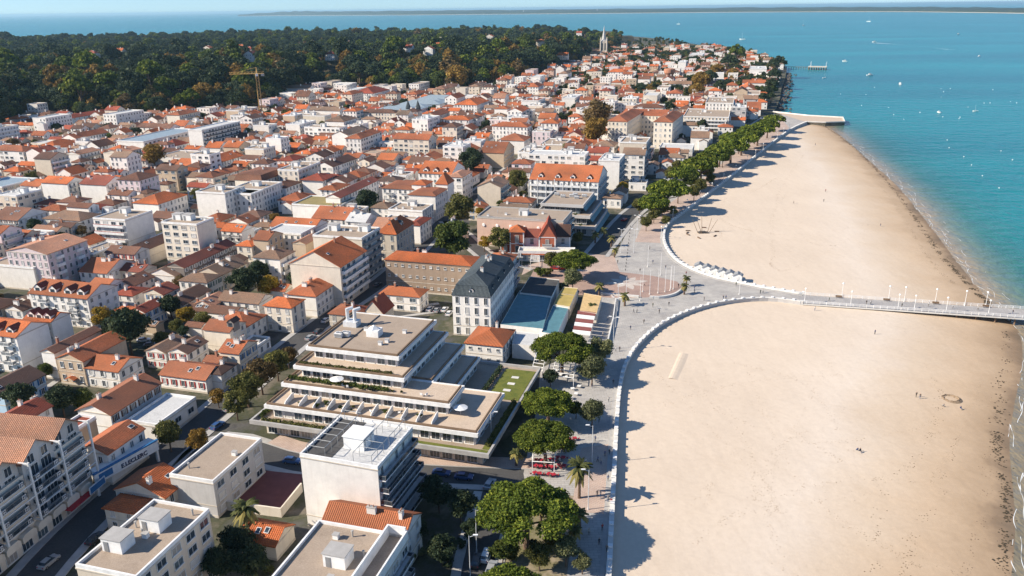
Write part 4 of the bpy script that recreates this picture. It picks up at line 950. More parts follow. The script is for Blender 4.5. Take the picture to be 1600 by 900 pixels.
b, ro, rc = hb('sandy stucco house with brown gable roof and little tiled porch', 8, (82, 562), (129, 564), (184, 527), 'gy', 'tan', 'terra', near=2, F='w', Rt='', fl=2, chim=2, lm='sandy stucco house')
mb = MB(); geo_gable(mb, 1.4, 1.4, 2.4, .6, .2, 'y'); mb.build('porch_roof', ROOF['orange'], b, (0, -rc[4] / 2 - .7, 0))
hb('narrow house with sunken brown roof against the sandy stucco house', 8.6, (65, 548), (84, 551), (152, 514), 'gy', 'white', 'brown', near=2, F='', Rt='', chim=1)
for lab, a in (('white arcaded apartment block with orange roof and dark dormers at the image edge', ((-45, 518), (25, 526), (69, 503))), ('white apartment block with curved gable and orange roof behind the arcaded block', ((38, 497), (80, 502), (101, 488)))):
    b, ro, rc = hb(lab, 12, *a, 'gx', 'white', 'orange', near=2, F='k', Rt='', fl=4, chim=0, balc='rail', **AP)
    for t in (-.3, 0, .3): dormer(ro, rc[3] * t, -rc[4] * .40, 12.1, 0, 2.6, 1.3, 3, 'red')
b, ro, rc = hb('long white apartment row with orange roof, round gables and dark triangular dormers', 11, (57, 452), (136, 466), (164, 444), 'gx', 'white', 'orange', near=2, F='k', Rt='w', fl=4, chim=0, lm='orange-roofed white row', **AP)
for t in (-.38, -.12, .14, .36): dormer(ro, rc[3] * t, -rc[4] * .42, 11.1, 0, 3.0, 1.6, 3.5, 'red')
hb('small orange-roofed annex at the end of the long white row', 7, (140, 445), (166, 449), (178, 436), 'gx', 'white', 'orange', near=1, chim=1)
hb('pinkish apartment block with tan roof and stacked balconies', 15, (5, 393), (73, 397), (137, 375), 'gy', 'pink', 'peach', near=2, F='w', Rt='k', fl=5, rh=2.2, balc='solid', chim=1, lm='pinkish apartment block', **AP)
hb('white-walled terrace wing in front of the pinkish apartment block', 9, (-20, 414), (52, 420), (72, 404), 'flat', 'white', 'gravel', near=1, F='', Rt='w', top=[], grow=None, name='terrace_wing', cat='building wing')
hb('beige flat-roofed building with a band of dark windows', 8, (132, 392), (145, 398), (192, 381), 'flat', 'beige', 'gravel', near=2, F='', Rt='a', **AP)
b, ro, rc = hb('white flat block with red-edged balcony bands and blank side wall', 13, (144, 342), (195, 345), (234, 330), 'flat', 'white', 'gravel', near=2, F='ab', Rt='', balc='solid', fl=4, top=[('stair', -.1, .2), ('vent', .2, -.1)], lm='white red-banded block', **AP)
for k_ in (1, 2, 3): mb = MB(); z_ = k_ * 3.25 + 1.1; mb.box(-rc[3] * .46, -rc[4] / 2 - 1.34, z_, rc[3] * .46, -rc[4] / 2 - 1.14, z_ + .16, 0, bottom=True); mb.build('edge_trim', M['shut_red'], b)
hb('cream tower block with punched small windows and blank grey side', 18, (258, 346), (307, 352), (345, 342), 'flat', 'cream', 'gravel', near=2, F='a', Rt='', fl=6, top=[('stair', .0, .1), ('stair', -.3, .1), ('vent', .3, .2), ('vent', .4, .2)], lm='cream tower block', **AP)
hb('long cream house with dark brown roof and orange front slope', 7, (194, 389), (223, 392), (262, 366), 'gy', 'cream', 'dark', near=2, F='', Rt='', chim=0)
hb('long dark-fronted terrace with red roof below the cream tower block', 8, (270, 410), (287, 418), (373, 381), 'gy', 'dark', 'red', near=2, F='', Rt='s', sc='shut_white', chim=2, name='terrace_row', cat='house row')
hb('white house with pale brown roof and shaded porch below the cream tower block', 5.5, (232, 427), (273, 431), (289, 422), 'gy', 'white', 'tan', near=2, F='', Rt='', chim=0)
hb('small brown-roofed house beside the white porch house', 5, (188, 438), (207, 447), (232, 431), 'gy', 'white', 'brown', near=1, F='', Rt='w', chim=1)
hb('long low house with dark brown roof and roof lights', 5, (257, 469), (285, 476), (323, 452), 'gy', 'white', 'brown', near=2, F='', Rt='', chim=1)
hb('orange lean-to house beside the long tan roof', 5, (311, 470), (331, 478), (345, 462), 'gy', 'cream', 'peach', near=1, F='', Rt='w', chim=1)
hb('long house with tan tiled roof above the courtyard trees', 5.5, (344, 466), (404, 474), (419, 460), 'gx', 'white', 'tan', near=2, F='w', Rt='', chim=1)
hb('low white-walled building with narrow brown roof above the yellow garden tree', 4, (287, 484), (367, 491), (378, 480), 'gx', 'white', 'brown', near=2, F='', Rt='', chim=2)
hb('orange hipped villa with blue balcony shutters', 6, (172, 487), (216, 493), (229, 481), 'hip', 'white', 'orange', near=2, F='s', sc='shut_blue', Rt='', chim=2, lm='blue-shuttered villa')
hb('white and blue gabled villa with red-brown roof', 6.5, (212, 480), (226, 488), (250, 471), 'gy', 'white', 'red', near=2, F='s', Rt='s', sc='shut_blue', chim=1)
hb('red-brown hipped cottage between the white row and the long brown roofs', 5, (180, 458), (207, 462), (222, 449), 'hip', 'white', 'red', near=1, chim=1)
hb('brick-orange roofed narrow house among chimneys behind the red-shuttered terrace', 5.5, (318, 563), (341, 566), (345, 556), 'gx', 'white', 'terra', near=1, F='', Rt='', chim=1)
hb('low brown-roofed outbuilding beside the courtyard cars', 3.5, (228, 506), (243, 509), (250, 502), 'gx', 'tan', 'tan', near=1, F='', Rt='', chim=0, name='outbuilding', cat='outbuilding')
hb('white garage with slim brown roof behind parked cars', 4, (290, 508), (314, 511), (318, 504), 'gx', 'white', 'brown', near=1, F='', Rt='', chim=0, name='garage', cat='garage')
# maroon and blue roofs at the left edge
hb('house with maroon roof and blue trim at the left image edge', 6, (-35, 608), (5, 618), (60, 583), 'gy', 'blue', 'dark', near=2, F='', Rt='s', sc='shut_blue', chim=0)
hb('white house with dark red twin roof behind the gabled apartments', 8, (-10, 655), (30, 662), (72, 632), 'gy', 'white', 'red', near=2, F='', Rt='w', chim=1)
hb('small white house with brown roof beside the garden trees', 5, (28, 640), (45, 645), (72, 625), 'gy', 'white', 'brown', near=1, F='', Rt='w', chim=1)
hb('maroon flat-roofed annex between the gabled apartments and the supermarket', 9, (95, 668), (120, 672), (160, 655), 'flat', 'brown', 'red', near=1, F='', Rt='', top=[], name='annex', cat='building')
# --- blocks along the main street
hb('house with orange hipped roof and slate dormers on the main street', 9, (409, 479), (455, 481), (501, 470), 'hip', 'cream', 'orange', near=2, F='w', Rt='d', chim=2, lm='dormered street house')
hb('long brown-roofed house with pale blue-white arcaded street wall', 8, (453, 456), (493, 463), (526, 438), 'hip', 'white', 'terra', near=2, F='', Rt='s', chim=3)
hb('big cream apartment house with blank gable wall and orange roof', 15, (447, 414), (531, 417), (559, 390), 'gy', 'cream', 'orange', near=2, F='', Rt='ab', balc='solid', fl=5, rh=5.0, chim=1, lm='blank cream gable', **AP)
hb('cream flat block with dark green balconies along the main street', 17, (492, 367), (565, 374), (594, 357), 'flat', 'cream', 'gravel', near=2, F='', Rt='ab', balc='grey', fl=6, top=[('stair', -.3, .1), ('vent', -.1, .1), ('vent', .05, .1), ('vent', .2, .15), ('stair', .3, .2)], lm='green-balconied cream block', **AP)
hb('tan tower house with small brown roof beside white courtyard walls', 12, (398, 372), (419, 375), (440, 364), 'gx', 'tan', 'terra', near=1, F='', Rt='w', chim=1)
hb('white courtyard house with two rows of small windows', 11, (419, 361), (470, 367), (485, 354), 'flat', 'white', 'membrane', near=2, F='w', Rt='w', top=[])
hb('weathered tan house with streaked wall beside the blank cream gable', 12, (458, 379), (477, 381), (496, 368), 'gy', 'tan', 'peach', near=1, F='', Rt='', chim=1)
hb('white house with long bright orange lean-to roof', 10, (420, 353), (491, 357), (497, 345), 'gx', 'white', 'orange', near=1, F='w', Rt='', chim=0)
hb('house with rusty brown roof and white chimneys above glazed bays', 9, (487, 340), (541, 343), (548, 328), 'gx', 'white', 'terra', near=2, F='d', Rt='', chim=3)
hb('white flat building with mossy yellow-green roof', 9, (451, 322), (528, 324), (551, 310), 'flat', 'white', 'moss', near=1, F='', Rt='w', top=[], lm='mossy flat roof', **AP)
hb('pale grey-roofed building next to the rusty brown roof', 9, (542, 344), (571, 347), (574, 336), 'gx', 'white', 'membrane', near=1, F='w', Rt='', chim=2)
hb('mansard corner building with brown roof and white dormered front', 12, (393, 272), (409, 283), (470, 271), 'mansard', 'cream', 'brown', near=1, F='', Rt='w', rh=.8, chim=1, **AP)
hb('white curved-gable building with pale roof', 12, (350, 299), (392, 304), (430, 285), 'flat', 'white', 'gravel', near=1, F='w', Rt='w', **AP)
hb('white townhouse with overhanging orange hipped roof', 11, (473, 280), (504, 282), (519, 274), 'hip', 'white', 'red', near=1, F='', Rt='w', chim=1, ov=.9)
hb('round-fronted house with bright orange hipped roof and glazed drum', 11, (504, 294), (524, 297), (544, 288), 'hip', 'white', 'orange', near=1, F='d', Rt='d', chim=1, ov=.9)
hb('long white street building with strip of brown roof', 12, (517, 304), (531, 309), (597, 281), 'gy', 'white', 'red', near=2, F='', Rt='w', fl=4, chim=0, **AP)
hb('white corner building with ornate balconies and orange tiled rim', 13, (600, 292), (645, 296), (665, 285), 'rim', 'white', 'terra', near=2, F='k', Rt='', fl=4, **AP)
hb('white building with orange tiled rim and long blank front wall', 13, (640, 303), (680, 306), (699, 295), 'rim', 'white', 'terra', near=2, F='', Rt='w', fl=4, **AP)
hb('orange hipped pavilion on the roofs behind the tiled-rim building', 15.5, (645, 287), (665, 289), (676, 283), 'hip', 'white', 'orange', near=0, F='w', Rt='w', chim=0, grow=None)
hb('little tower with steep orange pyramid roof', 15, (683, 286), (699, 288), (705, 282), 'hip', 'white', 'orange', near=0, rh=5, chim=0, F='', Rt='', name='tower', cat='tower')
hb('pale corner building with blue-grey glazed corner and peach roof', 14, (705, 273), (722, 277), (746, 268), 'hip', 'white', 'peach', near=2, F='a', Rt='a', fl=4, chim=0, **AP)
b, ro, rc = hb('white building with orange roof and row of arched gables', 12, (655, 269), (705, 272), (720, 260), 'gx', 'white', 'orange', near=1, F='w', Rt='', fl=4, chim=0, **AP)
for t in (-.3, 0, .3): dormer(ro, rc[3] * t, -rc[4] * .44, 12, 0, 3, 1.6, 3, 'orange')
hb('low white flat-roofed building in front of the tiled-rim building', 9, (608, 327), (660, 331), (674, 320), 'flat', 'white', 'gravel', near=1, F='', Rt='d', **AP)
b, ro, rc = hb('ornate stone building with vivid orange mansard roof', 12, (592, 363), (619, 366), (640, 348), 'hip', 'stone', 'orange', near=2, F='d', Rt='d', rh=4.5, fl=3, chim=2, lm='vivid orange mansard', **AP)
dormer(ro, 0, -rc[4] * .36, 13.2, 0, 1.8, 1.6, 2.4, 'orange'); dormer(ro, rc[3] * .36, 0, 13.2, R(90), 1.8, 1.6, 2.4, 'slate')
hb('small red-brown roofed house against the vivid orange mansard', 9, (640, 350), (656, 352), (668, 340), 'hip', 'white', 'red', near=1, F='', Rt='w', chim=0)
hb('slate-roofed villa half hidden by the big round tree', 7, (688, 356), (718, 359), (735, 349), 'hip', 'stone', 'slate', near=1, chim=3, F='w', Rt='w', rh=3)
# --- between the main street and the sea
hb('long brown-walled building with bright orange hipped roof and tiny windows', 12.3, (597, 408), (735, 415), (748, 401), 'hip', 'brown', 'orange', near=2, F='t', Rt='', fl=3, chim=3, rh=1.8, lm='long brown-walled building', **AP)
hb('white house with orange hipped roof facing the car park', 6, (594, 458), (655, 464), (668, 452), 'hip', 'white', 'orange', near=2, F='a', Rt='w', chim=1)
hb('steep maroon-roofed cottage behind the terraced building', 6, (576, 480), (598, 489), (612, 475), 'gy', 'stone', 'red', near=2, rh=4, F='w', Rt='', chim=1)
hb('old stone house with orange roof patches and battlement trim', 6, (516, 488), (560, 494), (577, 479), 'hip', 'stone', 'terra', near=2, F='d', Rt='', chim=2)
b, ro, rc = hb('stone hotel with steep dark slate mansard roof and dormers', 14, (704, 463), (766, 464), (806, 414), 'mansard', 'white', 'slate', near=2, F='d', Rt='s', fl=4, rh=2.6, chim=4, ang=-13, lm='slate-roofed hotel', name='hotel', cat='hotel')
for t in (-.35, -.12, .12, .35): dormer(ro, rc[3] / 2 - .2, rc[4] * t, 14.4, R(90), 1.3, 1.5, 2, 'slate')
dormer(ro, 0, -rc[4] / 2 + .2, 14.4, 0, 1.4, 1.5, 2, 'slate')
hb('orange-roofed rear wing of the slate-roofed hotel', 13, (758, 412), (795, 414), (818, 398), 'hip', 'white', 'orange', near=1, F='', Rt='sb', chim=2, ang=-13, name='hotel_wing', cat='hotel', grow=.0)
hb('white cottage with clean orange hipped roof beside the terraced building', 6.5, (728, 534), (785, 541), (800, 515), 'hip', 'white', 'orange', near=2, F='t', Rt='w', chim=1, lm='clean orange hipped cottage')
b, ro, rc = hb('blank brick-pink block with round wall lamps behind the red gabled hotel', 13, (762, 326), (880, 347), (900, 331), 'flat', 'peach', 'gravel', near=2, F='', Rt='b', balc='teal', fl=4, pm='concrete', lm='brick-pink block', **AP)
for k_ in range(5): mb = MB(); mb.tube((0, 0, 0), (0, -.35, 0), .75, .6, 14, 0); mb.build('wall_lamp', M['lampg'], b, (-rc[3] * .42 + k_ * rc[3] * .16, -rc[4] / 2, 9.6))
def stepped():
    rc = rect_from(9, (838, 330), (922, 338), (962, 314)); cx, cy, ang, w, d = rc; mark(rc, .5); mark((cx, cy - d, ang, w, 12), 0)
    root = thing('stepped_building', 'stepped concrete building with gravel terraces and slanting glazed bands', 'building', (cx, cy, 0), R(ang)); LMARK.append(('stepped concrete building', (cx, cy)))
    for k, (x0, x1, y0, y1, z) in enumerate(((-w / 2 - 2, w / 2 + 3, -d / 2 - 3, d / 2, 4.2), (-w / 2, w / 2, -d / 2, d / 2, 8.4), (-w / 2 + 2, w / 2 - 4, -d / 2 + 4, d / 2, 12.4))):
        mb = MB(); mb.box(x0 + 1.4, y0 + 1.4, z - 4.2, x1 - 1.8, y1, z, 0); mb.build('storey_wall', M['glass1'] if k else WALL['grey'], root)
        mb = MB(); o_ = .9
        for (a, b, c, e) in ((x0, y0, x1, y0 + .5), (x1 - .5, y0 + .5, x1, y1), (x0, y0 + .5, x0 + .5, y1), (x0 + .5, y1 - .5, x1 - .5, y1)): mb.box(a, b, z - .7, c, e, z + .7, 0, bottom=True)
        mb.build('fascia', WALL['grey'], root)
        mb = MB(); mb.box(x0 + .5, y0 + .5, z - .4, x1 - .5, y1 - .5, z + .05, 0, bottom=True); mb.build('terrace_floor', ROOF['gravel'], root)
        mb = MB(); mb.face([(x1, y0, z - .7), (x1, y1, z - .7), (x1 + 1.2, y1, z - 2.2), (x1 + 1.2, y0, z - 2.2)]); mb.face([(x1, y1, z - .75), (x1, y0, z - .75), (x1 + 1.15, y0, z - 2.2), (x1 + 1.15, y1, z - 2.2)]); mb.build('glazed_canopy', M['teal'], root)
        for i_ in range(int((x1 - x0 - 3) / 2.6)): ob = link('window', win_mesh(1.9, 2.2, 'n'), root, (x0 + 2.8 + i_ * 2.6, y0 + 1.4, z - 3.4)); link('pane', pane_mesh(1.9, 2.2, 0), ob)
    for (x, y) in ((-4, 4), (0, 6), (3, 3), (-8, 8), (1, 9), (6, 7)): link('cooling_unit', rooftop_mesh('ac'), root, (x, y, 12.45))
    for (x, y, kd) in ((-w / 2 + 3, -d / 2 + 1.5, 'green'), (-4, -d / 2 + 1.5, 'olive'), (6, -d / 2 + 1.5, 'green'), (0, -d / 2 - 1.5, 'olive'), (9, -d / 2 - 1.5, 'green')): ob = link('potted_shrub', BUSH[kd][1], root, (x, y, 8.4 if y > -d / 2 else 4.2)); ob.scale = (.6, .6, .6)
stepped()
b, ro, rc = hb('white timber-gabled apartment house with orange roofs and glazed bays', 14, (828, 279), (935, 284), (946, 268), 'gx', 'white', 'orange', near=2, F='dk', Rt='b', fl=4, chim=2, lm='white timber-gabled house', **AP)
for t in (-.35, -.1, .12, .36): dormer(ro, rc[3] * t, -rc[4] * .44, 14, 0, 2.6, 1.8, 3, 'orange')
for k_ in range(9):
    x_ = -rc[3] / 2 + rc[3] * k_ / 8; mb = MB(); mb.box(x_ - .16, -rc[4] / 2 - 1.9, 0, x_ + .16, -rc[4] / 2 - 1.55, 13.2 + (1.5 if k_ % 2 else 0), 0); mb.box(x_ - .12, -rc[4] / 2 - 1.55, 12.9, x_ + .12, -rc[4] / 2, 13.2, 0, bottom=True); mb.build('frame_post', M['white'], b)
for z_ in (3.6, 7.1, 10.6): mb = MB(); mb.box(-rc[3] / 2, -rc[4] / 2 - 1.8, z_, rc[3] / 2, -rc[4] / 2 - .02, z_ + .22, 0, bottom=True); mb.box(-rc[3] / 2, -rc[4] / 2 - 1.8, z_ + .22, rc[3] / 2, -rc[4] / 2 - 1.72, z_ + 1.1, 0); mb.build('gallery', M['white'], b)
hb('white slab block with teal balconies near the pines', 17, (937, 249), (968, 252), (985, 242), 'flat', 'white', 'membrane', near=1, F='', Rt='b', balc='teal', fl=5, **AP)
hb('beige striped slab block between the white slab and the grand hotel', 16, (969, 222), (1010, 224), (1027, 216), 'flat', 'beige', 'gravel', near=1, F='', Rt='b', balc='teal', fl=4, **AP)
GA = -20
hb('left wing of the grand stone hotel with red roof', 20, (951, 188), (980, 190), (1003, 174), 'hip', 'cream', 'terra', near=1, F='w', Rt='w', fl=5, chim=1, ang=GA, name='hotel_wing', cat='hotel', lm='grand stone hotel')
hb('right wing of the grand stone hotel with red roof', 20, (1023, 189), (1051, 191), (1069, 177), 'hip', 'cream', 'terra', near=1, F='w', Rt='w', fl=5, chim=1, ang=GA, name='hotel_wing', cat='hotel')
hb('rear bar of the grand stone hotel with long red roof', 18.5, (968, 180), (1040, 181), (1050, 172), 'gx', 'cream', 'terra', near=1, F='w', Rt='', fl=5, chim=2, ang=GA, rh=2.5, name='hotel_wing', cat='hotel', grow=None)
hb('flat terraced block with brown-trimmed balconies above the pines', 12, (1068, 182), (1139, 184), (1154, 172), 'flat', 'cream', 'gravel', near=1, F='b', Rt='b', balc='solid', fl=4, lm='brown-trimmed terraced block', **AP)
hb('pale upper storeys with green-tinted balconies on the terraced block', 18, (1103, 160), (1146, 162), (1157, 153), 'flat', 'white', 'gravel', near=1, F='w', Rt='b', balc='teal', fl=6, grow=None, name='penthouse', cat='penthouse')
hb('orange villa with dark gable in front of the grand stone hotel', 6, (1030, 240), (1060, 242), (1066, 236), 'gx', 'white', 'terra', near=1, chim=1)
hb('white villa with hedge beside the grand stone hotel', 5, (1030, 231), (1082, 233), (1090, 226), 'flat', 'white', 'membrane', near=0, top=[])
# --- mid distance
W2 = dict(near=1, **AP)
hb('white apartment house with blank lit gable and orange roof, nearer of two', 12, (63, 285), (105, 287), (128, 280), 'gx', 'white', 'orange', F='', Rt='k', fl=4, **W2)
hb('white apartment house with blank lit gable beside a rounded metal roof', 12, (123, 287), (165, 289), (180, 279), 'gx', 'white', 'red', F='', Rt='k', fl=4, lm='rounded metal roof', **W2)
hb('long blue-grey roofed block with square windows at the left edge', 9, (-30, 287), (3, 293), (53, 279), 'flat', 'beige', 'metal', F='', Rt='a', top=[], **W2)
hb('dark-gabled house with brown roof and white balcony near the left edge', 8, (-8, 340), (28, 344), (62, 329), 'gx', 'white', 'brown', near=1, F='sb', Rt='w', sc='shut_brown', chim=2)
hb('white house with tan hipped roof and tall shutters', 7, (67, 341), (125, 345), (136, 333), 'hip', 'white', 'tan', near=1, F='s', Rt='w', sc='shut_white', chim=0)
hb('white-chimneyed house with red-brown hipped roof in front of blank gables', 8, (92, 314), (119, 317), (143, 310), 'hip', 'white', 'brown', near=1, F='', Rt='w', chim=2)
hb('white villa with stepped orange hipped roofs', 10, (209, 316), (247, 319), (293, 304), 'hip', 'white', 'orange', near=1, F='', Rt='w', chim=1, lm='stepped orange villa')
hb('white building with rounded blank front wall', 14, (310, 299), (351, 303), (372, 293), 'flat', 'white', 'gravel', F='', Rt='w', **W2)
hb('white L-shaped building half in shade beside the rounded front', 12, (353, 302), (392, 305), (402, 297), 'flat', 'white', 'gravel', F='w', Rt='w', **W2)
hb('cream house with bright orange roof right of the cream tower block', 8, (345, 360), (377, 362), (388, 353), 'gx', 'white', 'orange', near=2, F='k', Rt='', chim=0, balc='rail')
hb('long pale blue villa with red roofs below the wooded hill', 9, (58, 190), (66, 192), (137, 174), 'gy', 'blue', 'red', near=1, F='w', Rt='w', chim=2, name='villa', cat='villa', lm='pale blue villa')
hb('long low orange-roofed hall', 7, (57, 230), (85, 233), (112, 222), 'hip', 'white', 'orange', near=1, F='', Rt='', chim=0, name='hall', cat='hall')
hb('white apartment block with dark balconies on its street side', 13, (95, 241), (124, 241), (159, 234), 'gy', 'white', 'peach', F='', Rt='b', fl=4, balc='grey', rh=1.5, **W2)
hb('cream apartment block with tan roof beside the dark-balconied block', 13, (160, 238), (189, 239), (206, 231), 'gy', 'cream', 'peach', F='', Rt='b', fl=4, balc='grey', rh=1.5, **W2)
hb('long white modern building with pale blue upper storey', 11, (203, 216), (224, 222), (296, 202), 'flat', 'white', 'metal', F='', Rt='a', fl=3, top=[], lm='long pale-blue building', **W2)
hb('tall slab with blank white end and dark glazed side', 17, (295, 203), (315, 204), (364, 190), 'flat', 'white', 'membrane', F='', Rt='ab', balc='glass', fl=6, top=[], lm='dark-glazed slab', **W2)
hb('white building with tiled gables right of the blank slab', 9, (318, 250), (345, 253), (378, 242), 'gy', 'white', 'orange', F='', Rt='d', **W2)
hb('ribbed white hall with flat pale roof below the blank slab', 6, (256, 242), (318, 250), (335, 238), 'flat', 'white', 'gravel', near=0, F='', Rt='', name='hall', cat='hall')
hb('single orange gable roof in front of the ribbed white hall', 5, (271, 261), (299, 263), (306, 253), 'gx', 'white', 'orange', near=0, F='', Rt='', chim=0)
rcm = rect_from(11, (577, 174), (637, 177), (672, 163)); mkt, ro, rcm = hb('white complex with grey-blue metal roofs and two little spires', 11, None, None, None, 'hip', 'white', 'metal', F='a', Rt='a', fl=3, rh=2.2, chim=0, lm='grey-roofed market complex', rc=(rcm[0], rcm[1], rcm[2], rcm[3], 24), **W2)
for k_ in range(4):
    mb = MB(); yy = 24 * (k_ + 1); ww_ = rcm[3] - 4 + 5 * (k_ % 2); mb.M = Matrix.Translation((3 * (k_ % 2), yy, 0)); geo_walls(mb, ww_, 21, 10 + k_ % 2, 'hip', 2); mb.build('wing_wall', WALL['white'], mkt)
    mb = MB(); geo_hip(mb, ww_, 21, 10 + k_ % 2, 3.0, .6, 0, .3, 3 * (k_ % 2), yy); mb.build('wing_roof', ROOF['metal'], mkt)
    for i_ in range(5): link('window', win_mesh(2.2, 1.6, 'w'), mkt, (3 * (k_ % 2) + ww_ / 2, yy - 8 + i_ * 4, 6.5), R(90))
mark((rcm[0] + 55 * math.sin(R(16)), rcm[1] + 55 * math.cos(R(16)), GRID, rcm[3] + 2, 100), 0)
for s_ in (-1, 1): mb = MB(); mb.lathe([(2.6, 11), (2.6, 13), (.05, 20)], 8); mb.build('spire', ROOF['slate'], mkt, (rcm[3] / 2 - 6 + s_ * 5, -8, 0))
hb('white apartment block with plain sunlit end wall, above the town houses', 13, (512, 188), (537, 190), (560, 184), 'hip', 'white', 'tan', F='', Rt='k', fl=4, **W2)
hb('cream block with brown balconies under the crane', 14, (268, 178), (280, 180), (305, 174), 'hip', 'cream', 'terra', F='', Rt='b', fl=4, **W2)
hb('pale block with twin dormered red roofs at the foot of the hill', 13, (557, 144), (583, 146), (612, 140), 'hip', 'white', 'red', F='k', Rt='k', fl=4, **W2)
hb('white block with teal shaded side, left of a twin', 14, (816, 157), (841, 158), (852, 153), 'flat', 'white', 'terra', F='', Rt='b', fl=4, balc='teal', **W2)
hb('white block with teal shaded side beside flat long roofs', 13, (879, 153), (898, 154), (924, 148), 'flat', 'white', 'membrane', F='', Rt='b', fl=4, balc='teal', **W2)
hb('stone house with brown gable roof and dark shaded flank', 10, (752, 237), (787, 239), (797, 229), 'gx', 'tan', 'terra', near=1, F='', Rt='w', chim=1)
hb('white house with wide red hipped roof behind the stone house', 10, (780, 218), (819, 220), (828, 214), 'hip', 'white', 'terra', near=1, F='', Rt='w', chim=1)
hb('plain beige flat building beside the russet trees', 9, (844, 226), (881, 227), (893, 218), 'flat', 'beige', 'gravel', F='', Rt='w', **W2)
hb('white block with rosy lower wall and orange hipped roof', 12, (714, 162), (745, 164), (762, 157), 'hip', 'white', 'orange', F='w', Rt='w', fl=4, **W2)
hb('cream double block with flat roofs in front of the church', 12, (883, 98), (901, 99), (920, 95), 'flat', 'cream', 'terra', F='b', Rt='b', fl=4, **W2)
hb('tall white block on the slope right of the church', 20, (1060, 97), (1072, 97.5), (1085, 95), 'flat', 'white', 'membrane', F='', Rt='b', fl=7, **W2)
hb('long white block with strip balconies near the point', 12, (1078, 85), (1098, 86), (1125, 83), 'flat', 'white', 'membrane', F='b', Rt='', fl=4, **W2)
hb('white seafront block on the rocky point', 16, (1172, 107), (1198, 108), (1205, 104), 'flat', 'white', 'membrane', F='', Rt='k', fl=5, **W2)
hb('gabled white villa with orange roofs near the rocky point', 9, (1155, 140), (1182, 142), (1190, 135), 'gy', 'white', 'orange', near=1, F='w', Rt='w', chim=1, rh=5)
hb('white garage-like house with orange strip roof near the pier', 6, (1167, 170), (1189, 171), (1192, 166), 'gx', 'white', 'terra', near=0, F='', Rt='', chim=0)
hb('white long house with glazed gable near the pier', 7, (1125, 95), (1150, 96), (1158, 92), 'hip', 'white', 'red', near=0, chim=0)

# villas on the wooded hill
for k, ((px, py), c) in enumerate(VILLAS):
    p = VP[k]; w_, d_ = 15 + k % 4, 11 + k % 3
    b, ro, rc = bld('villa', ['white villa with a pointed gable', 'red-roofed villa', 'steep-gabled villa', 'small pale villa'][(k + (c == 'o')) % 4] + ' among the trees of the wooded hill' if False else None, 'villa', 8 + k % 3, roof=('gx', 'hip', 'gy')[k % 3], wm='white' if c == 'w' else 'cream', rm='orange' if c == 'o' else 'red', rc=(p.x, p.y, GRID, w_, d_), near=0, rh=4.0, grow=None,
                    look=('orange-roofed cream' if c == 'o' else 'white red-roofed') + ' villa among hillside trees')
    b.location.z = p.z - .6
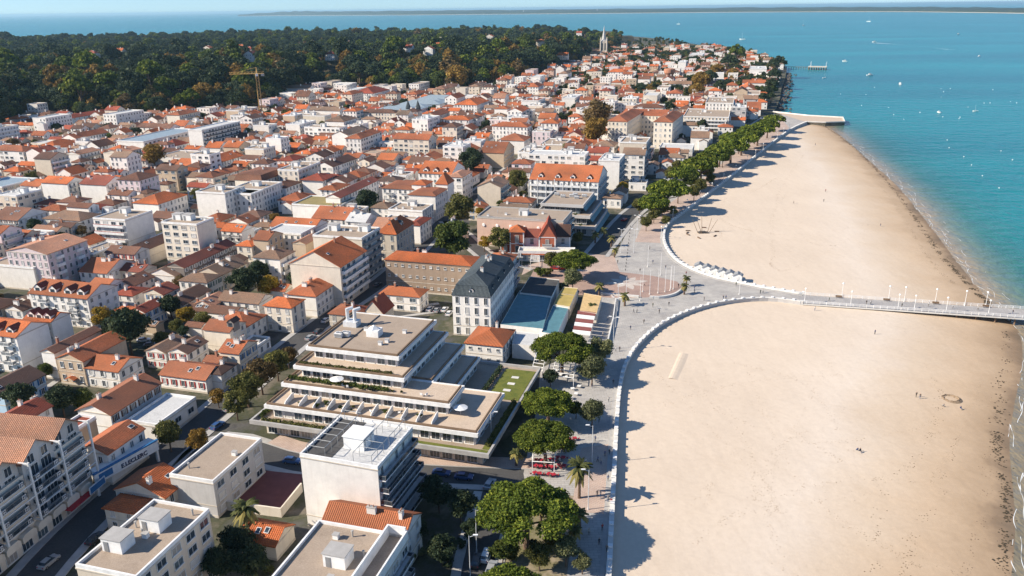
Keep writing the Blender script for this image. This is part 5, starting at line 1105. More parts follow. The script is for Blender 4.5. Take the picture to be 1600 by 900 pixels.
# ------------------------------------------------------------ terraced apartment building beside the promenade
def tiered():
    th = R(-16.5); o = P(412, 632, 8); root = thing('terraced_building', 'stepped modern building with white terrace bands and gravel roof', 'apartment building', (o.x, o.y, 0), th)
    LMARK.append(('white terraced building', (o.x + 25, o.y + 10))); c, s = math.cos(th), math.sin(th)
    for (u0, v0, u1, v1) in ((-2, -3, 60, 45),):
        mx, my = (u0 + u1) / 2, (v0 + v1) / 2; mark((o.x + mx * c - my * s, o.y + mx * s + my * c, -16.5, u1 - u0, v1 - v0), .5)
    rnd = random.Random(4)
    def level(boxes, z, hgt, over=1.5):
        for (u0, v0, u1, v1) in boxes:
            mb = MB(); mb.box(u0 + over, v0 + over, z, u1 - over * .8, v1, z + hgt - .6, 0); mb.build('storey_wall', WALL['white'], root)
            mb = MB(); f = .9                                                     # projecting white fascia round a tiled deck
            mb.box(u0, v0, z + hgt - .75, u1, v0 + .35, z + hgt + .25, 0, bottom=True); mb.box(u1 - .35, v0 + .35, z + hgt - .75, u1, v1, z + hgt + .25, 0, bottom=True)
            mb.box(u0, v0 + .35, z + hgt - .75, u0 + .35, v1, z + hgt + .25, 0, bottom=True); mb.box(u0 + .35, v1 - .35, z + hgt - .75, u1 - .35, v1, z + hgt + .25, 0, bottom=True)
            mb.build('fascia', M['white'], root)
            mb = MB(); mb.box(u0 + .35, v0 + .35, z + hgt - .55, u1 - .35, v1 - .35, z + hgt, 0, bottom=True); mb.build('terrace_floor', M['terrace'], root)
            mb = MB(); mb.box(u0 + .5, v0 + .45, z + hgt + .25, u1 - .5, v0 + .75, z + hgt + .75, 0); mb.box(u1 - .8, v0 + .75, z + hgt + .25, u1 - .5, v1 - 1, z + hgt + .75, 0); mb.box(u0 + .5, v0 + .75, z + hgt + .25, u0 + .8, v1 - 1, z + hgt + .75, 0)
            mb.build('planter', M['wood'], root)
            n = int((u1 - u0 - 2 * over) / 2.7)
            for i in range(n):
                x = u0 + over + (u1 - u0 - 1.8 * over) * (i + .5) / n; ob = link('window', win_mesh(2.0, min(2.3, hgt - 1), 'n'), root, (x, v0 + over, z + .15)); link('pane', pane_mesh(2.0, min(2.3, hgt - 1)), ob)
            n = int((v1 - v0 - over) / 2.9)
            for i in range(n):
                y = v0 + over + (v1 - v0 - over) * (i + .5) / n; ob = link('window', win_mesh(2.0, min(2.3, hgt - 1), 'n'), root, (u1 - over * .8, y, z + .15), R(90)); link('pane', pane_mesh(2.0, min(2.3, hgt - 1)), ob)
    # podium with shops, lawn on its roof
    mb = MB(); mb.box(0, 0, 0, 57, 43, 4.0, 0); mb.build('storey_wall', WALL['cream'], root)
    mb = MB(); geo_parapet(mb, 62, 48, 4.0, .9, .5, 0, 28.5, 21); mb.build('fascia', M['concrete'], root)
    mb = MB(); mb.box(-2, -2.5, 3.7, 59, 44.5, 4.15, 0, bottom=True); mb.build('podium_roof', ROOF['gravel'], root)
    mb = MB(); mb.box(24, -2.2, 4.15, 58.6, -.4, 4.3, 0); mb.build('lawn', M['grass'], root)
    mb = MB(); mb.box(50, 25, 4.15, 58.5, 43, 4.3, 0); mb.build('lawn', M['grass'], root)
    mb = MB(); mb.box(57, 0, 4.15, 58.6, 24, 4.3, 0); mb.build('lawn', M['grass'], root)
    for (x, y) in ((54, 30), (54, 34), (54, 38)):
        mb = MB(); mb.box(x - 1, y - .6, 4.3, x + 1, y + .6, 4.38, 0); mb.build('stepping_slab', M['parapet'], root)
    for i in range(18):
        ob = link('window', win_mesh(2.4, 2.4, 'n'), root, (1.8 + i * 3.1, 0, .4)); link('pane', pane_mesh(2.4, 2.4), ob)
    for i in range(12):
        ob = link('window', win_mesh(2.4, 2.4, 'n'), root, (57, 2 + i * 3.4, .4), R(90)); link('pane', pane_mesh(2.4, 2.4), ob)
    level([(0, 0, 56, 21.5), (0, 21.5, 43, 41)], 4.1, 3.6); level([(1.4, 6.2, 47, 16.8), (1.4, 16.8, 38.5, 41.2)], 7.7, 3.2)
    level([(2.8, 10.3, 33.6, 41.4)], 10.9, 3.2); level([(3.7, 15.6, 30, 42)], 14.1, 3.1)
    mb = MB(); mb.box(4.3, 16.4, 17.2, 29.4, 41.4, 17.27, 0); mb.build('gravel_roof', ROOF['gravel'], root)
    for x in (12.5,): mb = MB(); mb.box(x, 16.4, 17.27, x + .35, 41.4, 17.45, 0); mb.build('roof_joint', M['dark'], root)
    mb = MB(); mb.box(16, 26, 17.27, 19.5, 29, 19.2, 0); mb.lathe([(1.6, 19.2), (.0, 20.4)], 4, 0, 17.75, 27.5); mb.build('lift_house', M['white'], root)
    mb = MB(); mb.box(6.5, 31, 17.27, 10.5, 34, 18.8, 0)
    for x in (7.3, 9.5): mb.tube((x, 32.5, 18.8), (x, 32.5, 22.2), .5, .5, 10, 0); mb.tube((x, 32.5, 21.9), (x + 1.3, 33.6, 22.2), .5, .5, 10, 0)
    mb.build('flue_stack', M['steel'], root)
    for (x, y) in ((9, 24), (10.5, 25), (22, 22), (23, 24), (25, 31), (14, 30)): link('cooling_unit', rooftop_mesh('ac' if x < 12 else 'vent'), root, (x, y, 17.27))
    for i in range(11):                                   # white party screens on the lowest terrace
        x = 5 + i * 3.9
        mb = MB(); mb.prism([(-5.6, 7.7), (-1.0, 7.7), (-1.6, 8.6), (-4.4, 9.3), (-5.6, 9.3)], x, x + .2, 0, axis='x'); mb.build('party_screen', M['white'], root)
    for i in range(26):                                   # terrace pots, chairs and shrubs
        x = rnd.uniform(5, 40); lv = rnd.choice(((7.75, 2.5, 5), (10.95, 8, 9.5), (7.75, 3, 5))); sz = rnd.uniform(.25, .5)
        if rnd.random() < .5: ob = link('potted_shrub', BUSH[rnd.choice(('green', 'olive', 'dark'))][1], root, (x, rnd.uniform(*lv[1:]), lv[0])); ob.scale = (sz, sz, sz)
        else:
            mb = MB(); mb.box(-.3, -.3, .38, .3, .3, .46, 0, bottom=True); mb.box(-.3, .25, .46, .3, .32, .95, 0)
            for q in ((-.27, -.27), (.22, -.27), (-.27, .22), (.22, .22)): mb.box(q[0], q[1], 0, q[0] + .05, q[1] + .05, .4, 0)
            mb.build('terrace_chair', M['white'], root, (x, rnd.uniform(*lv[1:]), lv[0]), rnd.uniform(0, 6))
    for (x, y, z) in ((16, 8.6, 10.95), (49, 8, 7.75)):
        mb = MB(); mb.tube((0, 0, 0), (0, 0, 2.3), .04, .04, 6, 0); mb.lathe([(1.8, 2.0), (.05, 2.5)], 10, 0); mb.build('parasol', M['white'], root, (x, y, z))
    # clipped hedges on the podium and the low terrace
    for (x0, y0, x1, y1, z, kd) in ((0, -1.6, 22, -1.6, 4.2, 'olive'), (-1.2, 0, -1.2, 40, 4.2, 'green'), (58, 1, 58, 24, 4.3, 'olive'), (2, 9.2, 30, 9.2, 11.0, 'green'), (48.5, 25, 48.5, 43, 4.3, 'dark'), (4, 11.6, 30, 11.6, 14.1, 'olive')):
        L_ = math.hypot(x1 - x0, y1 - y0); n_ = int(L_ / 1.1); bl = [(x0 + (x1 - x0) * (q + .5) / n_, y0 + (y1 - y0) * (q + .5) / n_, z + .45, .75, .6 + .2 * math.sin(q * 2.1)) for q in range(n_)]
        link('hedge', leaf_cloud('hedge', bl, int(L_ * 60), .2, LEAF[kd], int(x0 * 7 + y0) % 97 + 3), root)
tiered()

# ------------------------------------------------------------ flat block with the big blank wall, in front of it
b, ro, rc = hb('flat block with big blank white wall and glassy balconies toward the sea', 16.5, (470, 711), (590, 733), (640, 670), 'flat', 'white', 'membrane', near=2, F='', Rt='db', balc='glass', fl=6, top=[('ac', .1, .0)], lm='big blank white wall', ang=-18, **AP)
cx, cy, ang, w, d = rc
mb = MB(); mb.box(-1.5, -3, 16.5, 3, 1.5, 19.2, 0); mb.box(-1.7, -3.2, 19.2, 3.2, 1.7, 19.4, 0, bottom=True); mb.build('stair_head', M['white'], b)
for s in (-1, 1):
    mb = MB()
    for k in range(7):
        y = -d / 2 + .5 + k * (d - 1) / 6; mb.tube((s * w * .30 - 2, y, 18.9), (s * w * .30 + 2, y, 18.9), .06, .06, 5, 0); mb.tube((s * w * .30 - 2, y, 16.5), (s * w * .30 - 2, y, 18.9), .05, .05, 5, 0); mb.tube((s * w * .30 + 2, y, 16.5), (s * w * .30 + 2, y, 18.9), .05, .05, 5, 0)
    for x in (-2, 2): mb.tube((s * w * .30 + x, -d / 2 + .5, 18.9), (s * w * .30 + x, d / 2 - .5, 18.9), .07, .07, 5, 0)
    mb.build('pergola', M['rail'], b)
mb = MB(); mb.box(-w / 2 + .4, -d / 2 + .4, 16.58, -w * .12, d / 2 - .4, 16.62, 0); mb.build('roof_felt', M['asphalt'], b)
# stepped sea-side terraces
for k in range(5):
    L = d * .96; D = 3.4 - k * .5
    o_ = link('balcony', balcony_mesh(L, D, 'glass'), b, (w / 2, 0, 2.75 * (k + 1) + .05), R(90))
# house with mossy orange roof in front of the blank wall
b, ro, rc = hb('house with rusty orange roof under the big blank white wall', 8, (507, 812), (632, 840), (648, 800), 'gx', 'white', 'orange', near=2, F='', Rt='w', chim=2, rh=2.4)
b, ro, rc = hb('gravel-roofed block with open stairwell at the bottom edge', 13, (400, 935), (545, 985), (612, 836), 'flat', 'grey', 'gravel', near=2, F='', Rt='ab', balc='glass', fl=4, top=[('stair', .0, .1), ('pipe', -.05, .4), ('vent', -.2, .35), ('vent', .05, -.1), ('pipe', .2, .2)], lm='open-stairwell block', **AP)
mb = MB(); mb.box(rc[3] * .28, -rc[4] / 2, 13.0, rc[3] * .30, rc[4] / 2, 15.2, 0); mb.box(rc[3] / 2 - .3, -rc[4] / 2, 13, rc[3] / 2, rc[4] / 2, 14.6, 0); mb.box(rc[3] * .30, rc[4] / 2 - .3, 13, rc[3] / 2 - .3, rc[4] / 2, 15.2, 0); mb.build('terrace_wall', M['white'], b)
b, ro, rc = hb('open shed with orange tiled roof beside the palm garden', 3.6, (370, 842), (430, 852), (450, 818), 'gx', 'cream', 'orange', near=2, F='', Rt='', fl=1, chim=0, rh=1.8, name='shed', cat='shed')
# yard with maroon floor
yd = [P(*p, .0) for p in [(345, 795), (440, 808), (472, 768), (472, 742), (405, 735)]]
sheet('courtyard', yd, plain('maroon_floor', (.17, .055, .05), .8, gs=.5), .16)
mb = MB(); sweep(mb, [Vector((*p.xy, 0)) for p in yd[:3]], [(-.2, 0), (-.2, 2.2), (.2, 2.2), (.2, 0)]); tag(mb.build('yard_wall', WALL['cream']), 'cream wall round the maroon-floored yard', 'wall')

# ------------------------------------------------------------ gabled apartments with white frames (lower left)
def gabled():
    a = P(13, 887); e = P(147, 773); dv = (e - a).xy.normalized(); th = math.atan2(dv.y, dv.x); a = Vector((a.x, a.y, 0)) - Vector((dv.x, dv.y, 0)) * 9
    Lf, D, hE = 34.0, 15.0, 18.0
    # local x along the street, local y into the block (to the left of the street)
    root = thing('gabled_apartments', 'grey-white apartment building with three tiled gables and white balcony frames', 'apartment building', (a.x, a.y, 0), th)
    LMARK.append(('three-gabled apartments', (a.x, a.y))); mark((a.x + dv.x * Lf / 2 - dv.y * D / 2, a.y + dv.y * Lf / 2 + dv.x * D / 2, math.degrees(th), Lf, D), .5)
    mb = MB(); mb.box(0, 0, 0, Lf, D, hE - 2.5, 0); mb.build('wall', WALL['cream'], root)
    n = 4; wB = Lf / n
    for k in range(n):
        x0 = k * wB; xm = x0 + wB / 2; y0 = [-.4, .6, -.2, .5][k]
        mb = MB(); mb.box(x0 + .1, y0, 5.5, x0 + wB - .1, D - .2, hE, 0); mb.face([(x0 + .1, y0, hE), (x0 + wB - .1, y0, hE), (xm, y0, hE + 3)], 0); mb.face([(x0 + wB - .1, D - .2, hE), (x0 + .1, D - .2, hE), (xm, D - .2, hE + 3)], 0); mb.build('gable_wall', WALL['grey'], root)
        mb = MB(); geo_gable(mb, D + .8, wB / 2, hE, 3.0, .35, 'y', 0, .25, xm, D / 2); mb.build('roof', ROOF['peach'], root)
        for fl in range(5):
            z = 5.6 + fl * 2.75
            if fl < 4:
                bm_ = balcony_mesh(wB * .8, 1.5, 'glass'); link('balcony', bm_, root, (xm, y0, z))
                mb = MB(); mb.box(-.5, -.04, 0, .5, .04, 1.0, 0, bottom=True); mb.box(-.36, -.07, .14, .36, -.04, .86, 1); mb.box(-.07, -.10, .2, .07, -.07, .8, 0); mb.box(-.3, -.10, .43, .3, -.07, .57, 0)
                for s in (-1, 1): mb.build('balcony_panel', [M['white'], M['dark']], root, (xm + s * wB * .3, y0 - 1.55, z))
            for s in (-.21, .21):
                ob = link('window', win_mesh(2.7 if fl < 4 else 1.6, 2.2 if fl < 4 else 1.8, 'n'), root, (xm + s * wB, y0, z + .15)); link('pane', pane_mesh(2.7 if fl < 4 else 1.6, 2.2 if fl < 4 else 1.8, 0), ob)
    for k in range(n + 1):                                 # white frames that stand in front of the balconies
        x = k * wB
        mb = MB(); mb.box(x - .18, -2.1, 5.4, x + .18, -1.75, hE + .4, 0); mb.box(x - .14, -1.75, hE - .1, x + .14, .3, hE + .25, 0, bottom=True); mb.box(x - .14, -1.75, 5.4, x + .14, .3, 5.7, 0, bottom=True); mb.build('frame_post', M['white'], root)
    for z in (8.3, 11.1, 13.9):
        mb = MB(); mb.box(0, -2.02, z - .08, Lf, -1.86, z + .08, 0, bottom=True); mb.build('frame_rail', M['white'], root)
    for k in range(8):                                      # lower storeys: stepped stone balconies, shop fronts
        x = 2 + k * 4.1
        mb = MB(); mb.prism([(x - 1.8, 2.9), (x + 1.8, 2.9), (x + 1.8, 4.1), (x + 1.1, 4.6), (x - 1.1, 4.6), (x - 1.8, 4.1)], -1.2, 0.0, 0); mb.build('stone_balcony', WALL['cream'], root)
        ob = link('window', win_mesh(2.6, 2.1, 'n'), root, (x, 0, .4)); link('pane', pane_mesh(2.6, 2.1), ob)
    mb = MB(); mb.prism([(24, 2.6), (31, 2.6), (31, 2.8), (24, 2.8)], -2.6, 0, 0); mb.build('awning', M['awning_red'], root)
    mb = MB(); mb.box(29.5, -2.9, 2.9, 34.5, -2.7, 4.6, 0, bottom=True); mb.box(29.7, -2.93, 3.05, 34.3, -2.9, 4.45, 1); mb.build('shop_board', [M['white'], M['shut_blue']], root)
gabled()

# ------------------------------------------------------------ supermarket canopy and lettering
cx, cy, ang, w, d = rcl
sp = thing('shop_sign', 'white shop fascia with dark lettering over the supermarket entrance', 'sign', (0, 0, 0))
a, e = P(148, 748, 4.8), P(247, 693, 4.8); dv = (e - a).xy.normalized(); th = math.atan2(dv.y, dv.x); Ls = (e - a).xy.length
sp.location = (a.x, a.y, 0); sp.rotation_euler = (0, 0, th)
mb = MB(); mb.box(0, 0, 3.2, Ls, .3, 5.6, 0, bottom=True); mb.box(0, .3, 5.3, Ls, 3.2, 5.55, 0, bottom=True); mb.build('fascia', M['white'], sp)
mb = MB(); mb.box(-.1, -.15, 5.62, Ls + .1, .4, 5.95, 0, bottom=True); mb.build('fascia_rail', M['shut_blue'], sp)
for x in (.3, Ls - .5):
    mb = MB(); mb.box(x, .35, 0, x + .5, .9, 3.2, 0); mb.build('post', M['white'], sp)
def text_mesh(body, size, ext, mat, parent, loc, rot, name='lettering', sx=1.0):
    cu = bpy.data.curves.new('lettering', 'FONT'); cu.body = body; cu.size = size; cu.extrude = ext; cu.align_x = 'CENTER'; cu.offset = .02 * size; tmp = bpy.data.objects.new('lettering', cu)
    me = bpy.data.meshes.new_from_object(tmp); bpy.data.objects.remove(tmp); me.materials.clear(); me.materials.append(mat)
    o = link(name, me, parent, loc); o.rotation_euler = rot; o.scale = (sx, 1, 1); return o
text_mesh('E.LECLERC', 1.4, .06, plain('sign_blue', (.012, .03, .09), .5), sp, (Ls * .60, -.06, 3.75), (R(90), 0, 0), sx=1.05)
mb = MB(); mb.box(1.0, -.03, 3.7, 4.4, 0, 5.2, 0); mb.build('sign_panel', M['shut_blue'], sp)

# ------------------------------------------------------------ red gabled hotel beside the plaza
def redhotel():
    p = P(842, 402); root = thing('red_hotel', 'red brick gabled hotel with white trim beside the plaza', 'hotel', (p.x, p.y, 0), R(-6)); LMARK.append(('red gabled hotel', (p.x, p.y))); mark((p.x - 2, p.y + 8, -6, 30, 18), .5)
    def bay(name, x0, x1, y0, y1, h, roof, rh, wm='brick', rm='orange'):
        w, d = x1 - x0, y1 - y0; cx, cy = (x0 + x1) / 2, (y0 + y1) / 2
        mb = MB(); mb.M = Matrix.Translation((cx, cy, 0)); geo_walls(mb, w, d, h, roof, rh); mb.build(name, WALL[wm], root)
        mb = MB()
        if roof == 'hip': geo_hip(mb, w, d, h, rh, .5, 0, .2, cx, cy)
        else: geo_gable(mb, d if roof == 'gy' else w, (w if roof == 'gy' else d) / 2, h, rh, .5, roof[1], 0, .2, cx, cy)
        mb.build('roof', ROOF[rm], root)
        mb = MB()
        for x in (x0, x1 - .35): mb.box(x - .06, y0 - .08, 0, x + .41, y0 + .3, h, 0)
        mb.box(x0, y0 - .07, h * .5 - .15, x1, y0, h * .5 + .15, 0, bottom=True); mb.box(x0, y0 - .10, h - .35, x1, y0, h - .05, 0, bottom=True); mb.build('quoins', M['white'], root)
        for z in (h * .5 + .6, .8 + h * .04):
            ob = link('window', win_mesh(1.4, h * .3, 'n'), root, (cx, y0 - .01, z)); link('pane', pane_mesh(1.4, h * .3), ob)
    bay('wall', -12.5, -6.5, 2, 9, 10.5, 'hip', 2.2); bay('wall', 0, 7, 0, 14, 9.0, 'gy', 6.0, 'brick', 'red'); bay('wall', -6.4, -.1, 4, 12, 8.0, 'gx', 2.4, 'white', 'red'); bay('wall', -17, -12.6, 5, 11, 8.0, 'hip', 1.6); bay('side_wall', 7.1, 13, 4, 15, 8.5, 'gx', 3.6, 'grey', 'dark')
    mb = MB(); mb.box(-8, -6, 0, 15, 0, 3.6, 0); mb.build('veranda', WALL['cream'], root)
    mb = MB(); geo_parapet(mb, 23.5, 6.4, 3.6, 1.0, .25, 0, 3.5, -3); mb.build('veranda_parapet', M['white'], root)
    mb = MB(); mb.box(-8.4, -6.5, 3.0, 15.4, -5.9, 3.45, 0, bottom=True); mb.build('veranda_eave', ROOF['orange'], root)
    for i in range(6):
        ob = link('window', win_mesh(2.4, 1.9, 'n'), root, (-6 + i * 3.8, -6, .7)); link('pane', pane_mesh(2.4, 1.9), ob)
    link('balcony', balcony_mesh(4.0, 1.2, 'rail'), root, (3.5, 0, 5.1))
redhotel()
p = P(800, 397, 6.0); s_ = thing('hotel_sign', 'white standalone hotel letters on a roof frame', 'sign', (p.x, p.y, 0), R(-8))
mb = MB(); mb.box(-4.6, 0, 4.6, 4.6, .1, 4.75, 0, bottom=True)
for x in (-4, 0, 4): mb.box(x - .06, 0, 0, x + .06, .1, 4.7, 0)
mb.build('frame', M['rail'], s_); text_mesh('HOTEL', 2.6, .08, M['white'], s_, (0, -.05, 4.8), (R(90), 0, 0), sx=1.1)

# ------------------------------------------------------------ low restaurant roofs between the hotel and the promenade
def flat_thing(name, label, cat, pts, h, mat, wm='white', rim=.3):
    q = [P(*p, h) for p in pts]; c = sum(q, Vector()) / len(q); root = thing(name, label, cat, (c.x, c.y, 0)); loc = [Vector((p.x - c.x, p.y - c.y, 0)) for p in q]; n = len(loc)
    mb = MB()
    for k in range(n): mb.face([(*loc[k].xy, 0), (*loc[(k + 1) % n].xy, 0), (*loc[(k + 1) % n].xy, h + rim), (*loc[k].xy, h + rim)])
    mb.build('wall', WALL[wm], root); mb = MB(); mb.face([(*p.xy, h) for p in loc]); mb.build('roof', mat, root); return root, loc
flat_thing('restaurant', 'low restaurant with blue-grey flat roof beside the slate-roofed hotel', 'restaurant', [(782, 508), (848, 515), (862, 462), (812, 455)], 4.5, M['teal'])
flat_thing('restaurant', 'low restaurant with dark flat roof behind the blue-grey one', 'restaurant', [(812, 458), (862, 464), (874, 438), (828, 433)], 4.8, M['asphalt'])
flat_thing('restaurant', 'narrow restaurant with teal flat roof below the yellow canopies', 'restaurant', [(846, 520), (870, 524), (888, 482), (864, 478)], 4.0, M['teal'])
flat_thing('annex', 'white flat annex beside the clean orange hipped cottage', 'building', [(800, 538), (836, 542), (842, 522), (805, 518)], 4.5, ROOF['membrane'])
for k, pts in enumerate(([(865, 476), (890, 480), (898, 462), (874, 459)], [(874, 459), (898, 462), (903, 451), (881, 449)])):
    r_, lo = flat_thing('canopy', ('nearer' if k == 0 else 'farther') + ' mustard yellow canvas canopy over a restaurant', 'canopy', pts, 4.2, M['yellow'], 'cream', .25)
r_, lo = flat_thing('awning_roof', 'sunlit yellow awning roof beside the plaza steps', 'awning', [(905, 486), (932, 490), (940, 463), (912, 458)], 3.6, plain('canvas_sand', (.60, .42, .20), .8), 'cream', .1)
for k in range(6):
    y0 = 490 + k * 6; pp = [P(902 - k * 1.6, y0, 3.4), P(930 - k * 1.6, y0 + 3, 3.4), P(931 - k * 1.6, y0 - 1, 3.4), P(903 - k * 1.6, y0 - 4, 3.4)]; c = sum(pp, Vector()) / 4
    t = thing('roller_awning', f'{"white" if k % 2 else "dark red-brown"} roller awning, {ordinal(k) if k else "topmost"} in the striped row', 'awning', (c.x, c.y, 0)); mb = MB(); lo = [p - c for p in pp]; mb.face([(p.x, p.y, 3.4 + (.25 if i > 1 else 0)) for i, p in enumerate(lo)]); mb.face([(lo[0].x, lo[0].y, 3.4), (lo[1].x, lo[1].y, 3.4), (lo[1].x, lo[1].y, 3.0), (lo[0].x, lo[0].y, 3.0)]); mb.build('canvas', M['white'] if k % 2 else M['shut_brown'] if False else (M['white'] if k % 2 else plain('canvas_maroon', (.22, .07, .06), .8)), t)
    mb = MB()
    for q in (lo[0], lo[1]): mb.tube((q.x, q.y, 0), (q.x, q.y, 3.2), .06, .06, 5, 0)
    mb.build('post', M['steel'], t)
# sunken ramp wall beside the awnings
q = [P(*p) for p in [(944, 560), (958, 500), (962, 470), (984, 470)]]
mb = MB(); sweep(mb, q, [(-.2, .0), (-.2, 1.1), (.2, 1.1), (.2, 0)]); tag(mb.build('ramp_wall', M['parapet']), 'pale low wall along the sunken walkway', 'wall')
q = smooth_line([P(*p) for p in [(1015, 466), (1035, 466), (1055, 461), (1067, 452)]], 4)
mb = MB(); sweep(mb, q, [(-.35, .0), (-.35, .9), (.35, .9), (.35, 0)]); tag(mb.build('curved_wall', M['parapet']), 'curved pale bench wall round the plaza tip', 'wall')
q = [P(*p) for p in [(935, 460), (998, 465)]]
mb = MB(); sweep(mb, q, [(-.35, .0), (-.35, .8), (.35, .8), (.35, 0)]); tag(mb.build('bench_wall', M['parapet']), 'straight pale bench wall below the plaza', 'wall')

# ------------------------------------------------------------ church, brick water tower, crane
def church():
    p = P(943, 88); d = p.length; k = d / FOC; root = thing('church', 'pale stone church with a tall thin spire on the slope', 'church', (p.x, p.y, 0), R(-10)); LMARK.append(('church', (p.x, p.y)))
    mb = MB(); a = 4.5 * k; mb.box(-a, -a, 0, a, a, 22 * k, 0)
    mb.build('tower', WALL['stone'], root)
    for s in (-1, 1):
        mb = MB(); mb.box(s * a * .5 - a * .2, -a - .25, 9 * k, s * a * .5 + a * .2, -a, 19 * k, 0, bottom=True); mb.build('belfry_window', M['glass'], root)
    mb = MB(); mb.lathe([(a * 1.05, 22 * k), (a * .7, 24 * k), (a * .38, 33 * k), (.05, 44 * k)], 8); mb.build('spire', WALL['grey'], root)
    for x in (-1, 1):
        for y in (-1, 1): mb = MB(); mb.lathe([(a * .22, 0), (a * .2, 24 * k), (.02, 28 * k)], 6); mb.build('pinnacle', WALL['stone'], root, (x * a, y * a, 0))
    mb = MB(); mb.M = Matrix.Translation((-25 * k, 6 * k, 0)); geo_walls(mb, 40 * k, 12 * k, 7 * k, 'gx', 4.5 * k); mb.build('nave_wall', WALL['tan'], root)
    mb = MB(); geo_gable(mb, 40 * k, 6 * k, 7 * k, 4.5 * k, .5, 'x', 0, .3, -25 * k, 6 * k); mb.build('nave_roof', ROOF['tan'], root)
    mark((p.x - 25 * k, p.y, -10, 70 * k, 30 * k), 0)
church()
p = P(1045, 134); root = thing('water_tower', 'orange brick water tower flaring toward its top', 'water tower', (p.x, p.y, 0)); k = p.length / FOC; LMARK.append(('brick water tower', (p.x, p.y)))
mb = MB(); mb.lathe([(5.0 * k, 0), (4.6 * k, 14 * k), (8.0 * k, 19 * k), (8.4 * k, 23 * k), (8.2 * k, 24.5 * k), (0.01, 25.5 * k)], 16); mb.build('shaft', plain('tower_brick', (.48, .22, .13), .85, gs=.3), root); mb = MB(); mb.lathe([(4.9 * k, 11 * k), (4.9 * k, 12.5 * k), (8.7 * k, 22.6 * k), (8.7 * k, 24 * k)][0:2], 16); mb.build('band', M['white'], root); mark((p.x, p.y, 0, 14, 14), 2)
def crane():
    p = P(409, 183); k = p.length / FOC; root = thing('tower_crane', 'yellow tower crane standing at the edge of the woods', 'crane', (p.x, p.y, 0), R(12)); h = 62 * k; a = 1.3; LMARK.append(('yellow crane', (p.x, p.y)))
    mb = MB()
    for x in (-a, a):
        for y in (-a, a): mb.tube((x, y, 0), (x, y, h), .28, .28, 4, 0)
    n = int(h / 3)
    for i in range(n):
        z0, z1 = h * i / n, h * (i + 1) / n; q = [(-a, -a), (a, -a), (a, a), (-a, a)]
        for j in range(4): A, B = q[j], q[(j + 1) % 4]; mb.tube((*A, z0), (*B, z1), .16, .16, 4, 0)
    mb.build('mast', M['craneyel'], root); mb = MB(); L0, L1 = -38 * k, 10 * k; m_ = int((L1 - L0) / 3)
    for y, z in ((-1, 0), (1, 0), (0, 1.8)): mb.tube((L0, y, h + z), (L1, y, h + z), .25, .25, 4, 0)
    for i in range(m_):
        x0, x1 = L0 + (L1 - L0) * i / m_, L0 + (L1 - L0) * (i + 1) / m_; mb.tube((x0, -1, h), (x1, 0, h + 1.8), .14, .14, 4, 0); mb.tube((x0, 1, h), (x1, 0, h + 1.8), .14, .14, 4, 0)
    mb.build('jib', M['craneyel'], root); mb = MB(); mb.box(L1 - 3, -1.2, h - 2.5, L1, 1.2, h, 0, bottom=True); mb.build('counterweight', M['concrete'], root); mb = MB(); mb.box(-1.2, -2.6, h - 2.4, 1.2, -1.1, h - .1, 0, bottom=True); mb.build('cab', M['white'], root)
    mb = MB(); mb.tube((0, 0, h), (0, 0, h + 6), .9, .3, 4, 0); mb.tube((0, 0, h + 6), (L0 * .7, 0, h + 1.8), .1, .1, 4, 0); mb.tube((0, 0, h + 6), (L1 * .9, 0, h + 1.8), .1, .1, 4, 0); mb.build('apex', M['craneyel'], root)
crane()
# ------------------------------------------------------------ the rest of the town, lot by lot along its street grid
def in_poly(x, y, poly):
    r = False; n = len(poly); j = n - 1
    for i in range(n):
        a, b = poly[i], poly[j]
        if (a.y > y) != (b.y > y) and x < (b.x - a.x) * (y - a.y) / (b.y - a.y) + a.x: r = not r
        j = i
    return r
TOWN = [P(*p) for p in [(-160, 640), (-330, 232)]] + [P(p[0], p[1] + 3) for p in [(0, 206), (60, 178), (140, 190), (230, 188), (290, 180), (380, 178), (430, 166), (452, 150), (480, 140), (560, 140), (640, 146), (720, 150), (800, 130), (870, 112), (905, 100), (945, 82), (985, 64)]] + \
       [P(*p) for p in [(1030, 63), (1080, 70), (1130, 79), (1175, 90), (1208, 98), (1222, 108), (1219, 122), (1212, 138), (1208, 152), (1200, 170), (1160, 196), (1082, 240), (1030, 280), (990, 300), (955, 325), (900, 350), (890, 378), (800, 350), (745, 392), (690, 392), (590, 420), (520, 480), (430, 560), (330, 640), (200, 640), (60, 640)]]
uA = Vector((math.cos(R(GRID)), math.sin(R(GRID)))); vA = Vector((-uA.y, uA.x))
rnd = random.Random(21); LOTS = []; YARDT = []
def try_lot(u, v, w, d, yard=0):
    ang = GRID + rnd.uniform(-2.2, 2.2); c = uA * u + vA * v
    px, py = proj((c.x, c.y, 4))
    if px < -90 or px > 1300 or py > 660 or not in_poly(c.x, c.y, TOWN): return
    rc = (c.x, c.y, ang, w, d)
    if busy(rc, -.5): return
    if px > 880 and py < 150 and rnd.random() < .40: YARDT.extend([(u, v), (u + 5, v + 5), (u - 5, v - 4)]); return
    mark(rc, .1); LOTS.append((c.length, rc, px, py, yard))
